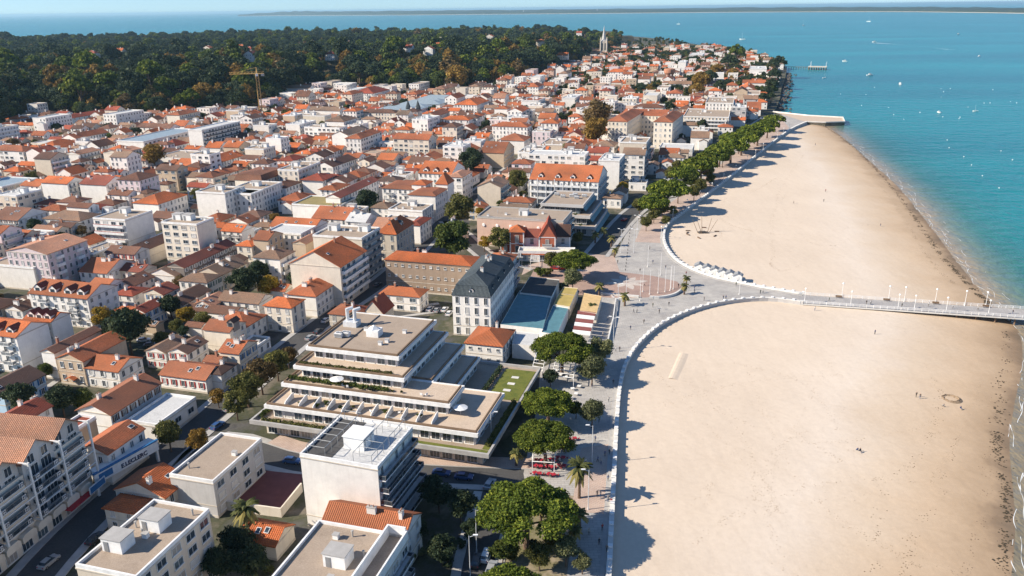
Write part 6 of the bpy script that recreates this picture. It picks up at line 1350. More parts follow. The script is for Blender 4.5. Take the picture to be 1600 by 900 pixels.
def gen_blocks():
    for iu in range(-24, 16):
        for iv in range(1, 26):
            u0 = iu * 46 + (iv % 2) * 9 + rnd.uniform(-2, 2); v0 = iv * 78 + rnd.uniform(-4, 4)
            for col in (0, 1, 2):
                v = v0 + 3
                while v < v0 + 70:
                    if col == 1:
                        d = rnd.uniform(7, 13); w = rnd.uniform(8, 15)
                        if rnd.random() < .52: try_lot(u0 + 20, v + d / 2, w, d, 1)
                        else: YARDT.append((u0 + 20 + rnd.uniform(-4, 4), v + d / 2))
                    else:
                        d = rnd.choice((7.5, 8.5, 9.5, 11, 13, 16)); w = rnd.uniform(11, 14.5)
                        try_lot(u0 + (w / 2 + .5 if col == 0 else 40 - w / 2 - .5), v + d / 2, w, d - rnd.choice((0, .3, 1.5, .2)))
                    v += d
for k in range(420):                                         # long blocks of flats, before the small houses
    u = rnd.uniform(-620, 420); v = rnd.uniform(330, 1250)
    if sum(1 for q in LOTS if q[4] == 2) > 62: break
    a, b = rnd.uniform(12, 14), rnd.uniform(24, 38); a, b = (a, b) if rnd.random() < .65 else (b, a); try_lot(u, v, a, b, 2)
gen_blocks()
# a second, finer pass closes the gaps round the individual buildings
for k in range(5200):
    u = rnd.uniform(-520, 330); v = rnd.uniform(190, 640); w = rnd.uniform(6, 11); d = rnd.uniform(6, 11); try_lot(u, v, w, d, int(rnd.random() < .6))
LOTS.sort(key=lambda q: q[0])
RW = [('orange', 20), ('terra', 26), ('brown', 21), ('red', 9), ('tan', 14), ('dark', 6), ('peach', 4)]; WW = [('white', 66), ('cream', 20), ('beige', 8), ('tan', 5), ('pink', 5), ('peach', 4), ('grey', 2)]
def pick(tbl): return rnd.choices([a for a, _ in tbl], [b for _, b in tbl])[0]
RNAME = dict(orange='orange', terra='terracotta', brown='brown', red='dark red', tan='tan', dark='dark', peach='peach', gravel='gravel', membrane='pale grey', slate='slate')
FAR = MB(); FARM = list(WALL.values()) + list(ROOF.values()) + [M['glass'], M['white']]; WI = {k: i for i, k in enumerate(WALL)}; RI = {k: i + len(WALL) for i, k in enumerate(ROOF)}; GI = len(WALL) + len(ROOF)
def far_house(rc, h, roof, wm, rm, fl):
    cx, cy, ang, w, d = rc; mb = FAR; mb.M = Matrix.Translation((cx, cy, 0)) @ Matrix.Rotation(R(ang), 4, 'Z'); half = (d if roof == 'gx' else w if roof == 'gy' else min(w, d)) / 2; rh = half * rnd.uniform(.4, .6)
    geo_walls(mb, w, d, h, roof, rh, WI[wm])
    if roof in ('gx', 'gy'): geo_gable(mb, w if roof == 'gx' else d, half, h, rh, .4, roof[1], RI[rm])
    elif roof == 'hip': geo_hip(mb, w, d, h, rh, .4, RI[rm])
    else: mb.face([(-w / 2, -d / 2, h), (w / 2, -d / 2, h), (w / 2, d / 2, h), (-w / 2, d / 2, h)], RI[rm]); geo_parapet(mb, w, d, h, .6, .3, WI[wm])
    if roof != 'flat': x, y = rnd.uniform(-.3, .3) * w, rnd.uniform(-.2, .2) * d; mb.box(x - .4, y - .5, h, x + .4, y + .5, h + rh + 1.2, WI['white'])
    if rnd.random() < .35: q_ = w * rnd.uniform(.35, .5); e_ = rnd.uniform(2.5, 4.5); x_ = rnd.choice((-.22, .2)) * w; M0 = mb.M; mb.M = M0 @ Matrix.Translation((x_, -d / 2 - e_ / 2, 0)); geo_walls(mb, q_, e_, h * .75, 'gy', q_ * .22, WI[wm]); mb.M = M0; geo_gable(mb, e_ + .8, q_ / 2, h * .75, q_ * .22, .3, 'y', RI[rm], .2, x_, -d / 2 - e_ / 2 + .4)
    for side in 'FR':
        if not seen_side(rc, side) or (side == 'F' and rnd.random() < .35): continue
        L = w if side == 'F' else d; n = int(L / 3.2)
        for f in range(fl):
            for i in range(n):
                if rnd.random() < .15: continue
                t = -L / 2 + L * (i + .5) / n; z = f * h / fl + .9; wh = min(1.5, h / fl - 1.2)
                if side == 'F': mb.box(t - .5, -d / 2 - .06, z, t + .5, -d / 2, z + wh, GI)
                else: mb.box(w / 2, t - .5, z, w / 2 + .06, t + .5, z + wh, GI)
NH = NA = 0; HOUSE_MAX, APT_MAX = 225, 110
for (r, rc, px, py, yard) in LOTS:
    cx, cy, ang, w, d = rc
    big = yard == 2 or min(w, d) > 10.5 and not yard and rnd.random() < (.30 if r > 420 else .10) + (.26 if px > 700 else 0)
    near_r = r < 330
    if big: h = rnd.choice((10, 12.5, 12.5, 15.5, 15.5)); roof = rnd.choice(('flat', 'flat', 'hip', 'gx')); fl = int(h / 3)
    elif yard == 1: h = rnd.choice((3.4, 4.2, 5.6)); roof = rnd.choice(('gx', 'gy', 'gx', 'hip', 'flat')); fl = max(1, int(h / 2.9))
    else: h = rnd.choice((5.8, 6.2, 6.8, 7.5) if near_r else (5.8, 6.4, 7, 8.5, 9.3)); roof = rnd.choice(('gx', 'gy', 'hip', 'gx', 'hip', 'gy') + (() if rnd.random() < .8 else ('flat',))); fl = max(1, int(round(h / 3.1)))
    if roof != 'flat' and max(w, d) > 1.25 * min(w, d) and roof != 'hip': roof = 'gx' if w > d else 'gy'
    wm = pick(WW); rm = pick(RW)
    if near_r and rnd.random() < .5: rm = rnd.choice(('terra', 'brown', 'tan'))
    if roof == 'flat': rm = rnd.choice(('gravel', 'gravel', 'membrane'))
    rn = {'gx': 'gabled', 'gy': 'gabled', 'hip': 'hipped', 'flat': 'flat', 'mansard': 'mansard'}[roof]
    wn = {'white': 'white', 'cream': 'cream', 'beige': 'beige', 'tan': 'tan', 'pink': 'pinkish', 'peach': 'peach', 'grey': 'grey'}[wm]
    rt = f'{RNAME[rm]} roof' if roof != 'flat' else f'flat {RNAME[rm]} roof'
    kw = dict(F=rnd.choice(('', 'w', 's', 'w')), Rt=rnd.choice(('w', 's', 'w', 'd')), sc=rnd.choice(('shut_white', 'shut_blue', 'shut_brown', 'shut_green', 'shut_red', 'shut_white')), grow=None, rc=rc)
    if big and NA < APT_MAX:
        NA += 1; kw.update(F=rnd.choice(('', 'w', 'a')), Rt=rnd.choice(('b', 'k', 'a', 'w')), balc=rnd.choice(('rail', 'solid', 'teal', 'grey')))
        bld('apartment_building', None, 'apartment building', h, roof=roof, wm=wm, rm=rm, fl=fl, near=0, look=f'{wn} apartment block with {rt}', **kw)
    elif not big and NH < HOUSE_MAX:
        NH += 1; bld('house', None, 'house', h, roof=roof, wm=wm, rm=rm, fl=fl, near=1 if r < 420 else 0, chim=rnd.choice((0, 1, 1, 2, 3)), ext=(w * rnd.uniform(.35, .5), rnd.uniform(2.2, 4), h * rnd.uniform(.6, .85), rnd.choice((-.22, .2, 0)) * w) if rnd.random() < .38 and not yard else None, look=f'{wn} house with {rn} {rt}' if roof != 'flat' else f'{wn} house with {rt}', **kw)
    else: far_house(rc, h, roof, wm, rm, fl)
FAR.M = None
stuff(FAR.build('town_houses', FARM), 'mass of small tiled and flat roofed houses filling the farther town', 'houses')
# garden trees: the nearer ones singly, the far ones as one mass
fx, fy, fs, fk = [], [], [], []; nt_ = 0
for k in range(3600): YARDT.append((rnd.uniform(-700, 700), rnd.uniform(620, 3400)))
YT = []
for (u, v) in YARDT:
    c = uA * u + vA * v
    px, py = proj((c.x, c.y, 3))
    if px < -40 or px > 1240 or not in_poly(c.x, c.y, TOWN) or (c.y < OY0 + OYN - 10 and busy((c.x, c.y, 0, 2.5, 2.5), 0)): continue
    YT.append((c.length, c.x, c.y, px, py))
YT.sort()
for (r, x, y, px, py) in YT:
    if r < 900 and rnd.random() < .12: continue
    q = rnd.random(); kd = 'dark' if q < .34 else 'green' if q < .55 else 'olive' if q < .78 else 'autumn' if q < .9 else 'yellow' if q < .93 else 'brown'
    mark((x, y, 0, 3, 3), 0)
    if nt_ < 72:
        nt_ += 1; put_tree('tree', BROAD[kd][nt_ % 2], x, y, rnd.uniform(.5, .85), r, look={'dark': 'dark green', 'green': 'green', 'olive': 'olive-green', 'autumn': 'orange autumn', 'yellow': 'yellow', 'brown': 'brown'}[kd] + ' garden tree')
    else: fx.append(x); fy.append(y); fs.append(rnd.uniform(.55, 1.0) * (1.2 if px > 980 else 1)); fk.append({'dark': 1, 'green': 2, 'olive': 3, 'autumn': 4, 'yellow': 3, 'brown': 5}[kd] if rnd.random() < .85 else 0)
scatter('garden_foliage', FKIT, np.array(fx), np.array(fy), np.zeros(len(fx)), np.array(fs), np.array(fk), 'scattered garden trees between the far houses', 'trees')
# pines and trees on the rocky point and its gardens, one by one
for i, (px, py, wpx, k) in enumerate([(1215, 112, 24, 0), (1208, 128, 22, 0), (1205, 140, 20, 0), (1198, 148, 18, 0), (1173, 83, 9, 1), (1150, 100, 26, 1), (1140, 112, 26, 0), (1120, 120, 24, 2), (1145, 122, 20, 2), (1095, 138, 30, 2), (1108, 132, 24, 0), (1125, 144, 22, 0), (1088, 150, 26, 2), (1192, 158, 18, 0), (1205, 152, 14, 0)]):
    p = P(px, py, 7); s = wpx / 2 * p.length / FOC / 5.2; put_tree('tree', FNEAR[(0, 6, 4)[k]], p.x, p.y, s, i, look=('dark pine', 'lone dark pine', 'russet tree')[k] + ' near the rocky point'); LMARK
# ------------------------------------------------------------ jetty
def jetty():
    a, b = P(1248, 467), P(1640, 493); t = (b - a).normalized(); L = (b - a).length + 30; wd = 4.6; root = thing('jetty', 'long pale timber jetty crossing the beach into the water', 'jetty', (a.x, a.y, 0), math.atan2(t.y, t.x)); LMARK.append(('jetty', (a.x, a.y)))
    deck = paving('jetty_boards', (.38, .36, .345), (.44, .42, .40), .22, 9.0, .02)
    mb = MB(); mb.box(0, -wd, -.45, L, wd, .04, 0, bottom=True); mb.build('deck', deck, root)
    for s in (-1, 1):
        mb = MB(); n = int(L / 2.2)
        for i in range(n + 1): x = L * i / n; mb.box(x - .07, s * wd - .07, .04, x + .07, s * wd + .07, 1.12, 0)
        for z in (.35, .7, 1.08): mb.box(0, s * wd - .05, z - .05, L, s * wd + .05, z + .05, 0, bottom=True)
        mb.build('railing', M['white'], root)
        mb = MB(); mb.box(0, s * wd - .12, -.5, L, s * wd + .12, -.1, 0, bottom=True); mb.build('edge_beam', M['parapet'], root)
    pm = MB(); pm.tube((0, 0, -7), (0, 0, -.45), .28, .28, 8); pme = pm.mesh('pile', [M['wood']])
    for i in range(int(L / 6)):
        for s in (-.8, 0, .8): link('pile', pme, root, (3 + i * 6, s * wd, 0))
    bm = MB(); bm.box(-1.1, -.25, .45, 1.1, .25, .52, 0, bottom=True); bm.box(-1.1, .2, .52, 1.1, .26, .95, 0)
    for x in (-.9, .85): bm.box(x, -.2, .04, x + .07, .25, .45, 1)
    bme = bm.mesh('bench', [M['wood'], M['rail']])
    for i, x in enumerate((14, 30, 46, 62, 78)): o = link('bench', bme, None, tuple(a + t * x + Vector((-t.y, t.x, 0)) * 3.8), math.atan2(t.y, t.x)); tag(o, f'wooden bench on the jetty deck, {ordinal(i) if i else "first"} from the promenade', 'bench', 'benches on the jetty')
    return a, t
JA, JT = jetty(); JN = Vector((-JT.y, JT.x, 0))
# ------------------------------------------------------------ lamps and poles
def lamp_kit(h, arms, col='steel'):
    pole = MB(); pole.tube((0, 0, 0), (0, 0, .5), .16, .14, 8); pole.tube((0, 0, .5), (0, 0, h), .10, .06, 8); parts = [('pole', pole.mesh('pole', [M[col]]))]
    for s in ((-1, 1) if arms == 2 else (1,) if arms == 1 else ()):
        m_ = MB(); m_.tube((0, 0, h - .3), (s * 1.2, 0, h + .15), .05, .04, 6); parts.append(('arm', m_.mesh('arm', [M[col]])))
        m_ = MB(); m_.box(s * 1.2 - .45, -.16, h + .1, s * 1.2 + .45, .16, h + .26, 0, bottom=True); parts.append(('lamp_head', m_.mesh('lamp_head', [M['lampg']])))
    if arms == 0: m_ = MB(); m_.lathe([(.06, h), (.32, h + .12), (.36, h + .34), (.2, h + .55), (.01, h + .6)], 8); parts.append(('lamp_head', m_.mesh('lamp_head', [M['lampg']])))
    return parts
LK = {'tall': lamp_kit(9.6, 1), 'double': lamp_kit(10.5, 2), 'globe': lamp_kit(5.2, 0, 'white')}
def put_kit(name, kit, loc, rz, label=None, cat=None, group=None, look=None):
    o = thing(name, label, cat, tuple(loc), rz, group)
    for n_, me in kit: link(n_, me, o)
    if look: AUTO.append((o, look, None, (loc[0], loc[1])))
    return o
for i, (px, py) in enumerate([(925, 722), (919, 796), (745, 862), (735, 905), (768, 700)]): put_kit('lamp_post', LK['tall'], P(px, py), R(180 if i < 2 else 0), cat='lamp post', look='tall slim white lamp post')
for i, (px, py) in enumerate([(1033, 372), (1051, 344), (1073, 328), (1093, 314), (1112, 301), (1130, 286), (1149, 272), (1167, 257), (1180, 247), (1192, 236), (1204, 226), (1214, 218), (1224, 211), (1233, 204)]):
    put_kit('lamp_post', LK['globe'], P(px, py), 0, f'white globe lamp on the farther sea wall, {ordinal(i) if i else "first"} from the plaza', 'lamp post', 'globe lamps along the farther sea wall')
for i, (px, py) in enumerate([(1040, 309), (1075, 300), (1112, 256), (1143, 234), (1168, 219), (1189, 205), (1208, 193), (958, 545), (962, 512), (965, 488), (990, 395), (995, 372), (970, 395)]): put_kit('street_lamp', LK['double'], P(px, py), R(-20), cat='street lamp', look='tall double-armed street lamp')
for i, px in enumerate([1255, 1318, 1326, 1392, 1399, 1417, 1424, 1466, 1473, 1513, 1538, 1546]):
    x = (P(px, 468 + (px - 1255) * .066) - JA).dot(JT); put_kit('lamp_post', LK['globe'], JA + JT * x + JN * (4.3 if i % 2 else -4.3), 0, f'white globe lamp on the jetty, {ordinal(i) if i else "first"} from the promenade', 'lamp post', 'globe lamps on the jetty')
fp = MB(); fp.tube((0, 0, 0), (0, 0, 9), .09, .05, 8); fp.tube((0, 0, 9), (0, 0, 9.2), .1, .02, 6); FPM = [('pole', fp.mesh('pole', [M['white']]))]; fb = MB(); fb.tube((0, 0, 0), (0, 0, .35), .3, .25, 8); FPM.append(('base', fb.mesh('base', [M['parapet']])))
for i, (px, py) in enumerate([(1012, 417), (1032, 430), (1048, 451), (1004, 456), (1015, 460), (1028, 458), (1039, 456), (1047, 454), (1000, 470), (1052, 452), (978, 470), (1155, 460)]): put_kit('flagpole', FPM, P(px, py), 0, cat='flagpole', look='bare white flagpole on the plaza')
bo = MB(); bo.tube((0, 0, 0), (0, 0, .7), .14, .12, 8); bo.tube((0, 0, .7), (0, 0, .85), .16, .05, 8); BOL = bo.mesh('bollard', [M['dark']])
for i in range(14): o = link('bollard', BOL, None, tuple(P(985 - i * .6, 355 + i * 5.2))); tag(o, f'dark bollard beside the sunken walkway, {ordinal(i)} from its far end' if i else 'dark bollard beside the sunken walkway, at its far end', 'bollard', 'bollards beside the walkway')

# ------------------------------------------------------------ people
def person_mesh(pose):
    st = {'stand': 0, 'walk': 1, 'sit': 2}[pose]; V = []; E_ = []; Rr = []
    def chain(start, pts):
        k = start
        for (x, y, z, r) in pts: V.append((x, y, z)); Rr.append(r); E_.append((k, len(V) - 1)); k = len(V) - 1
        return k
    hip = .92 if st < 2 else .42; V.append((0, 0, hip)); Rr.append(.135)
    chest = chain(0, [(0, 0, hip + .22, .12), (0, .0, hip + .45, .15)])
    chain(chest, [(0, 0, hip + .56, .055), (0, .02, hip + .66, .095), (0, .01, hip + .78, .085)])
    for s in (-1, 1):
        sw = s * .18 if st == 1 else .02
        chain(chest, [(s * .18, 0, hip + .46, .065), (s * .23, -sw * .5, hip + .2, .05), (s * .24, -sw - .06, hip - .04, .04), (s * .24, -sw - .09, hip - .12, .035)])
        if st == 2: chain(0, [(s * .1, -.1, hip - .02, .09), (s * .12, -.42, hip + .05, .07), (s * .12, -.48, .10, .05), (s * .12, -.62, .05, .04)])
        else: chain(0, [(s * .09, 0, hip - .12, .095), (s * .10, sw * .7 - .02, .48, .068), (s * .10, sw * 1.3, .09, .045), (s * .10, sw * 1.3 - .15, .04, .04)])
    me = bpy.data.meshes.new('person'); me.from_pydata(V, E_, []); o = link('person', me); sk = o.modifiers.new('skin', 'SKIN'); sk.use_smooth_shade = True
    for i, sv in enumerate(me.skin_vertices[0].data): sv.radius = (Rr[i], Rr[i] * .8); sv.use_root = (i == 0)
    o.modifiers.new('sub', 'SUBSURF').levels = 1
    dg = bpy.context.evaluated_depsgraph_get(); nm = bpy.data.meshes.new_from_object(o.evaluated_get(dg)); bpy.data.objects.remove(o); nm.materials.clear()
    for m_ in ('shirt', 'trousers', 'skin', 'hair'): nm.materials.append(CLOTH[0] if m_ in ('shirt', 'trousers') else M[m_])
    for p in nm.polygons:
        c = p.center; z = c.z
        p.material_index = (3 if (z > hip + .74 or (z > hip + .64 and c.y > .05)) else 2) if z > hip + .53 else 2 if abs(c.x) > .19 and z < hip + .02 and z > hip - .2 else 0 if z > hip - .02 else 1
    return nm
CLOTH = [plain(f'cloth_{i}', c, .8) for i, c in enumerate([(.03, .035, .05), (.35, .33, .31), (.05, .09, .2), (.3, .04, .04), (.12, .1, .08), (.55, .53, .5), (.06, .1, .07), (.015, .015, .017)])]
CN = ['dark', 'grey', 'navy', 'red', 'brown', 'white', 'green', 'black']
PM = {k: person_mesh(k) for k in ('stand', 'walk', 'sit')}
PR = random.Random(9)
def person(px=None, py=None, where='', pose=None, z=0.0, loc=None):
    p = loc if loc is not None else P(px, py, z); pose = pose or PR.choice(('stand', 'walk', 'walk')); o = link('person', PM[pose], None, tuple(p), PR.uniform(0, 6.28)); o.rotation_euler[2] = PR.choice((0, R(180), R(90), R(200), R(20)))
    s, t = PR.randrange(8), PR.choice((0, 7, 2, 4)); s_ = PR.uniform(.95, 1.06); o.scale = (s_, s_, s_)
    for k, c in ((0, CLOTH[s]), (1, CLOTH[t])): o.material_slots[k].link = 'OBJECT'; o.material_slots[k].material = c
    tag(o, None, 'person'); AUTO.append((o, f'person in {CN[s]} top {where}'.strip(), None, (p.x, p.y))); return o
for q in [(934, 722), (939, 726), (950, 752), (933, 776), (938, 777), (950, 785), (955, 789), (945, 713), (952, 711), (915, 726), (920, 836), (941, 829), (936, 851), (948, 862), (930, 690), (944, 640), (936, 660), (951, 628), (962, 549), (968, 549), (942, 526), (950, 501), (990, 489), (995, 489), (1030, 490), (1006, 506), (1085, 458), (1085, 453), (1130, 468), (1134, 468), (1188, 459), (1192, 458), (965, 412), (1007, 447), (1060, 449), (925, 606), (958, 600), (1020, 480), (985, 515), (1045, 478), (1100, 470), (1000, 425), (1020, 412), (1015, 390), (890, 470), (905, 440), (1150, 447), (1072, 430), (978, 470), (1040, 420)]: person(*q, 'on the promenade')
for px in (1297, 1355, 1362, 1455, 1493, 1532, 1585, 1410): x = (P(px, 472 + (px - 1255) * .066) - JA).dot(JT); person(loc=JA + JT * x + JN * PR.uniform(-2.5, 2.5) + Vector((0, 0, .04)), where='on the jetty')
for (px, py) in [(1273, 485), (1367, 521), (1432, 616), (1438, 618), (1340, 702), (1344, 703), (1475, 630), (1502, 632), (1287, 315), (1376, 351), (1290, 299), (1240, 318), (1274, 226)]:
    p = P(px, py, -.6); person(loc=Vector((p.x, p.y, sand_height(p.x, p.y) - .02)), where='on the sand', pose='sit' if px in (1340, 1344, 1475, 1502) else None)
# ring dug in the sand
p = P(1487, 618, -.9); mb = MB(); zz = sand_height(p.x, p.y)
for i in range(24):
    a0, a1 = 6.2832 * i / 24, 6.2832 * (i + 1) / 24
    for (r0, z0), (r1, z1) in (((1.5, 0), (2.0, .35)), ((2.0, .35), (2.7, 0))):
        j = 1 + .12 * math.sin(i * 2.3); mb.face([(r0 * j * math.cos(a0), r0 * j * math.sin(a0), z0), (r0 * j * math.cos(a1), r0 * j * math.sin(a1), z0), (r1 * math.cos(a1), r1 * math.sin(a1), z1), (r1 * math.cos(a0), r1 * math.sin(a0), z1)])
tag(mb.build('sand_ring', plain('damp_sand', (.28, .20, .13), .9), None, (p.x, p.y, zz - .02)), 'ring of heaped damp sand dug on the beach', 'sand ring')
# bank of sand beside the sea wall
p0 = smooth_line([P(1050, 592, -.5), P(1060, 570, -.5), P(1068, 552, -.5)], 4); mb = MB(); mb.uv = False; sweep(mb, [Vector((q.x, q.y, 0)) for q in p0], [(-3.2, -.75), (-1.8, -.60), (-.7, -.40), (.1, -.32), (.7, -.38), (1.3, -.56), (1.8, -.8)]); o = mb.build('sand_bank', beach.data.materials[0]); tag(o, 'low bank of heaped sand near the curved sea wall', 'sand bank')
at = o.data.attributes.new('inland', 'FLOAT', 'POINT'); at.data.foreach_set('value', [90.0] * len(o.data.vertices))

# ------------------------------------------------------------ cars
def car_kit():
    out = []; mb = MB(); prof = [(-2.1, .35), (2.05, .35), (2.15, .6), (2.05, .82), (1.2, .95), (-1.55, 1.0), (-2.1, .92)]
    def ring(p, y, w): return [(x, y * w, z) for x, z in p]
    L_ = ring(prof, -.85, 1); L2 = [(x * .985, -.72, z if z < .7 else z + .02) for x, z in prof]; R2 = [(x, -y, z) for x, y, z in L2]; R_ = [(x, -y, z) for x, y, z in L_]
    n = len(prof)
    for a, b in ((L_, L2), (L2, R2), (R2, R_)):
        for k in range(n): mb.face([a[k], b[k], b[(k + 1) % n], a[(k + 1) % n]])
    mb.face(L_); mb.face(R_[::-1]); cab = [(-1.75, .95, .74), (-1.35, 1.42, .60), (.25, 1.45, .60), (1.1, .95, .74)]; LL = [(x, -y, z) for x, z, y in cab]; RR_ = [(x, y, z) for x, z, y in cab]
    mb.face([LL[1], LL[2], RR_[2], RR_[1]][::-1]); out.append(('body', mb.mesh('body', [CARP[0]])))
    g = MB()
    for k in (0, 2): g.face([LL[k], LL[k + 1], RR_[k + 1], RR_[k]])
    g.face(LL); g.face(RR_[::-1]); out.append(('window', g.mesh('window', [M['glass']])))
    for x in (-1.3, 1.3):
        for y in (-.78, .78): w = MB(); w.tube((x, y - .1, .32), (x, y + .1, .32), .32, .32, 12, 0); w.tube((x, y - .105, .32), (x, y + .105, .32), .17, .17, 10, 1); out.append(('wheel', w.mesh('wheel', [M['tyre'], M['chrome']])))
    for y in (-.6, .6): w = MB(); w.box(2.05, y - .18, .62, 2.14, y + .18, .78, 0, bottom=True); out.append(('headlight', w.mesh('headlight', [M['lampg']])))
    for y in (-.65, .65): w = MB(); w.box(-2.13, y - .12, .7, -2.05, y + .12, .9, 0, bottom=True); out.append(('tail_light', w.mesh('tail_light', [M['red']])))
    return out
CARP = [plain(f'car_paint_{i}', c, .3, .2, spec=.6) for i, c in enumerate([(.75, .75, .75), (.38, .39, .40), (.06, .06, .065), (.04, .10, .25), (.45, .03, .03), (.16, .16, .17), (.6, .58, .52)])]
CK = car_kit(); CCN = ['white', 'silver', 'black', 'blue', 'red', 'dark grey', 'beige']
def car(px, py, rz, c, where):
    p = P(px, py); o = thing('car', None, 'car', (p.x, p.y, .02), R(rz))
    for n_, me in CK:
        ch = link(n_, me, o)
        if n_ == 'body': ch.material_slots[0].link = 'OBJECT'; ch.material_slots[0].material = CARP[c]
    AUTO.append((o, f'{CCN[c]} car {where}', None, (p.x, p.y)))
for a in [(760, 872, 78, 0, 'parked beside the garden'), (768, 892, 78, 1, 'parked beside the garden'), (745, 880, 80, 2, 'parked beside the garden'), (77, 882, 75, 1, 'on the shaded street'), (150, 845, 75, 2, 'on the shaded street'), (457, 723, -10, 3, 'behind the maroon yard'), (358, 640, 70, 1, 'on the main street'), (340, 668, 70, 3, 'parked on the main street'),
          (646, 482, 75, 0, 'in the small car park'), (659, 483, 75, 0, 'in the small car park'), (672, 485, 75, 0, 'in the small car park'), (683, 487, 75, 1, 'in the small car park'), (695, 486, 75, 0, 'in the small car park'), (702, 492, 75, 0, 'in the small car park'), (510, 503, 70, 0, 'on the main street'), (485, 530, 70, 1, 'on the main street'), (498, 520, 70, 2, 'parked on the main street'), (590, 447, 70, 5, 'on the main street'), (640, 408, 70, 1, 'on the main street'),
          (225, 534, 20, 0, 'in the backyard'), (236, 541, 20, 5, 'in the backyard'), (283, 530, 60, 3, 'in the backyard'), (1012, 318, 60, 0, 'on the seafront road'), (1000, 340, 60, 0, 'on the seafront road'), (1050, 290, 60, 2, 'on the seafront road'), (1068, 280, 60, 0, 'parked under the pines'), (975, 345, 60, 4, 'on the seafront road'), (880, 421, -10, 4, 'beside the plaza'), (868, 421, -10, 4, 'beside the plaza'), (690, 742, -10, 3, 'on the shaded cross street'), (725, 748, -10, 3, 'on the shaded cross street'), (765, 760, 70, 1, 'on the shaded cross street')]: car(*a)
# ------------------------------------------------------------ beach cabins, climbing frame
cb = MB(); cb.box(-1.3, -1.1, 0, 1.3, 1.1, 2.3, 0); cb.face([(-1.3, -1.1, 2.3), (1.3, -1.1, 2.3), (0, -1.1, 3.0)], 0); cb.face([(1.3, 1.1, 2.3), (-1.3, 1.1, 2.3), (0, 1.1, 3.0)], 0); CW = cb.mesh('wall', [M['white']]); cr_ = MB(); geo_gable(cr_, 2.4, 1.3, 2.3, .7, .25, 'y', 0, .1); CR = cr_.mesh('roof', [plain('cabin_roof', (.27, .275, .28), .6)]); cd = MB(); cd.box(-.45, -1.16, .1, .45, -1.1, 1.95, 0); CD = cd.mesh('door', [M['shut_white']])
for i in range(6):
    t = i / 5; p = P(1092 + 60 * t, 424 + 16 * t, -.5); o = thing('beach_cabin', f'small white beach cabin with grey roof, {["nearest", "second", "third", "fourth", "fifth", "farthest"][5 - i]} to the jetty', 'beach cabin', (p.x, p.y, -.65), R(-20), 'beach cabins')
    link('wall', CW, o); link('roof', CR, o); link('door', CD, o); o.scale = (1.3, 1.3, 1.3)
p = P(1098, 364, -.5); root = thing('climbing_frame', 'climbing frame of slanted poles and ropes on the sand', 'climbing frame', (p.x, p.y, -.6))
for i, (x, y, tx, ty, h) in enumerate([(-2, 0, -5, 1, 6.5), (0, 1.5, -.5, 2, 8), (2, 0, 4, 1, 7), (3, 1, 7, 2, 6), (-.5, -1, -3, -1, 6)]): mb = MB(); mb.tube((x, y, -.5), (tx, ty, h), .14, .08, 7); mb.build('pole', M['wood'], root)
mb = MB(); mb.box(-2, -1, 0, 2.5, 1.5, .5, 0); mb.box(-1.4, -.6, .5, 1.2, 1, .9, 0); mb.build('platform', plain('rope_net', (.10, .085, .075), .9), root)
lg = MB(); lg.tube((-1.1, 0, .3), (1.1, 0, .3), .3, .27, 8); LGM = lg.mesh('log_seat', [M['trunk']])
for i, (px, py) in enumerate([(1075, 361), (1074, 364), (1075, 367), (1120, 362), (1117, 369), (1092, 372), (1100, 356)]): q = P(px, py, -.5); o = link('log_seat', LGM, None, (q.x, q.y, -.6), i); AUTO.append((tag(o, None, 'log seat'), 'dark log seat round the climbing frame', None, (q.x, q.y)))

# ------------------------------------------------------------ cafe terraces
def pergola(label, pts, h, slats, canvas=False):
    q = [P(*p) for p in pts]; c = q[0]; root = thing('pergola', label, 'pergola', (c.x, c.y, 0)); lo = [p - c for p in q]; mb = MB()
    for p in lo: mb.tube((p.x, p.y, 0), (p.x, p.y, h), .09, .09, 6)
    mb.build('posts', M['white'], root) if False else None
    for p in lo: m2 = MB(); m2.tube((p.x, p.y, 0), (p.x, p.y, h), .09, .09, 6); m2.build('post', M['white'], root)
    for k in range(slats):
        t = k / (slats - 1); a = lo[0].lerp(lo[3], t); b = lo[1].lerp(lo[2], t); m2 = MB(); m2.tube((a.x, a.y, h), (b.x, b.y, h), .12, .12, 4); m2.build('beam', M['white'], root)
    for a, b in ((lo[0], lo[3]), (lo[1], lo[2])): m2 = MB(); m2.tube((a.x, a.y, h - .15), (b.x, b.y, h - .15), .12, .12, 4); m2.build('side_beam', M['white'], root)
pergola('white-framed pergola over the red cafe tables', [(832, 740), (866, 742), (868, 716), (834, 714)], 3.2, 3)
pergola('white slatted pergola under the pines behind the promenade', [(862, 602), (896, 606), (900, 574), (870, 571)], 3.0, 7)
pergola('small white pergola beside the teal walkway', [(831, 592), (848, 595), (853, 568), (838, 566)], 3.0, 6)
pergola('white canopy frame in front of the red gabled hotel', [(829, 420), (843, 421), (843, 411), (830, 410)], 3.2, 6)
tb = MB(); tb.tube((0, 0, 0), (0, 0, .7), .06, .06, 6, 1); tb.box(-.5, -.5, .60, .5, .5, .76, 0); TBM = tb.mesh('cafe_table', [M['red'], M['rail']]); tbw = tb.mesh('cafe_table', [M['white'], M['rail']])
chm = MB(); chm.box(-.22, -.22, .42, .22, .22, .47, 0, bottom=True); chm.box(-.22, .18, .47, .22, .22, .9, 0)
for q in ((-.2, -.2), (.16, -.2), (-.2, .16), (.16, .16)): chm.box(q[0], q[1], 0, q[0] + .04, q[1] + .04, .42, 1)
CHM = [chm.mesh('cafe_chair', [M['red'], M['rail']]), chm.mesh('cafe_chair', [M['wood'], M['dark']])]
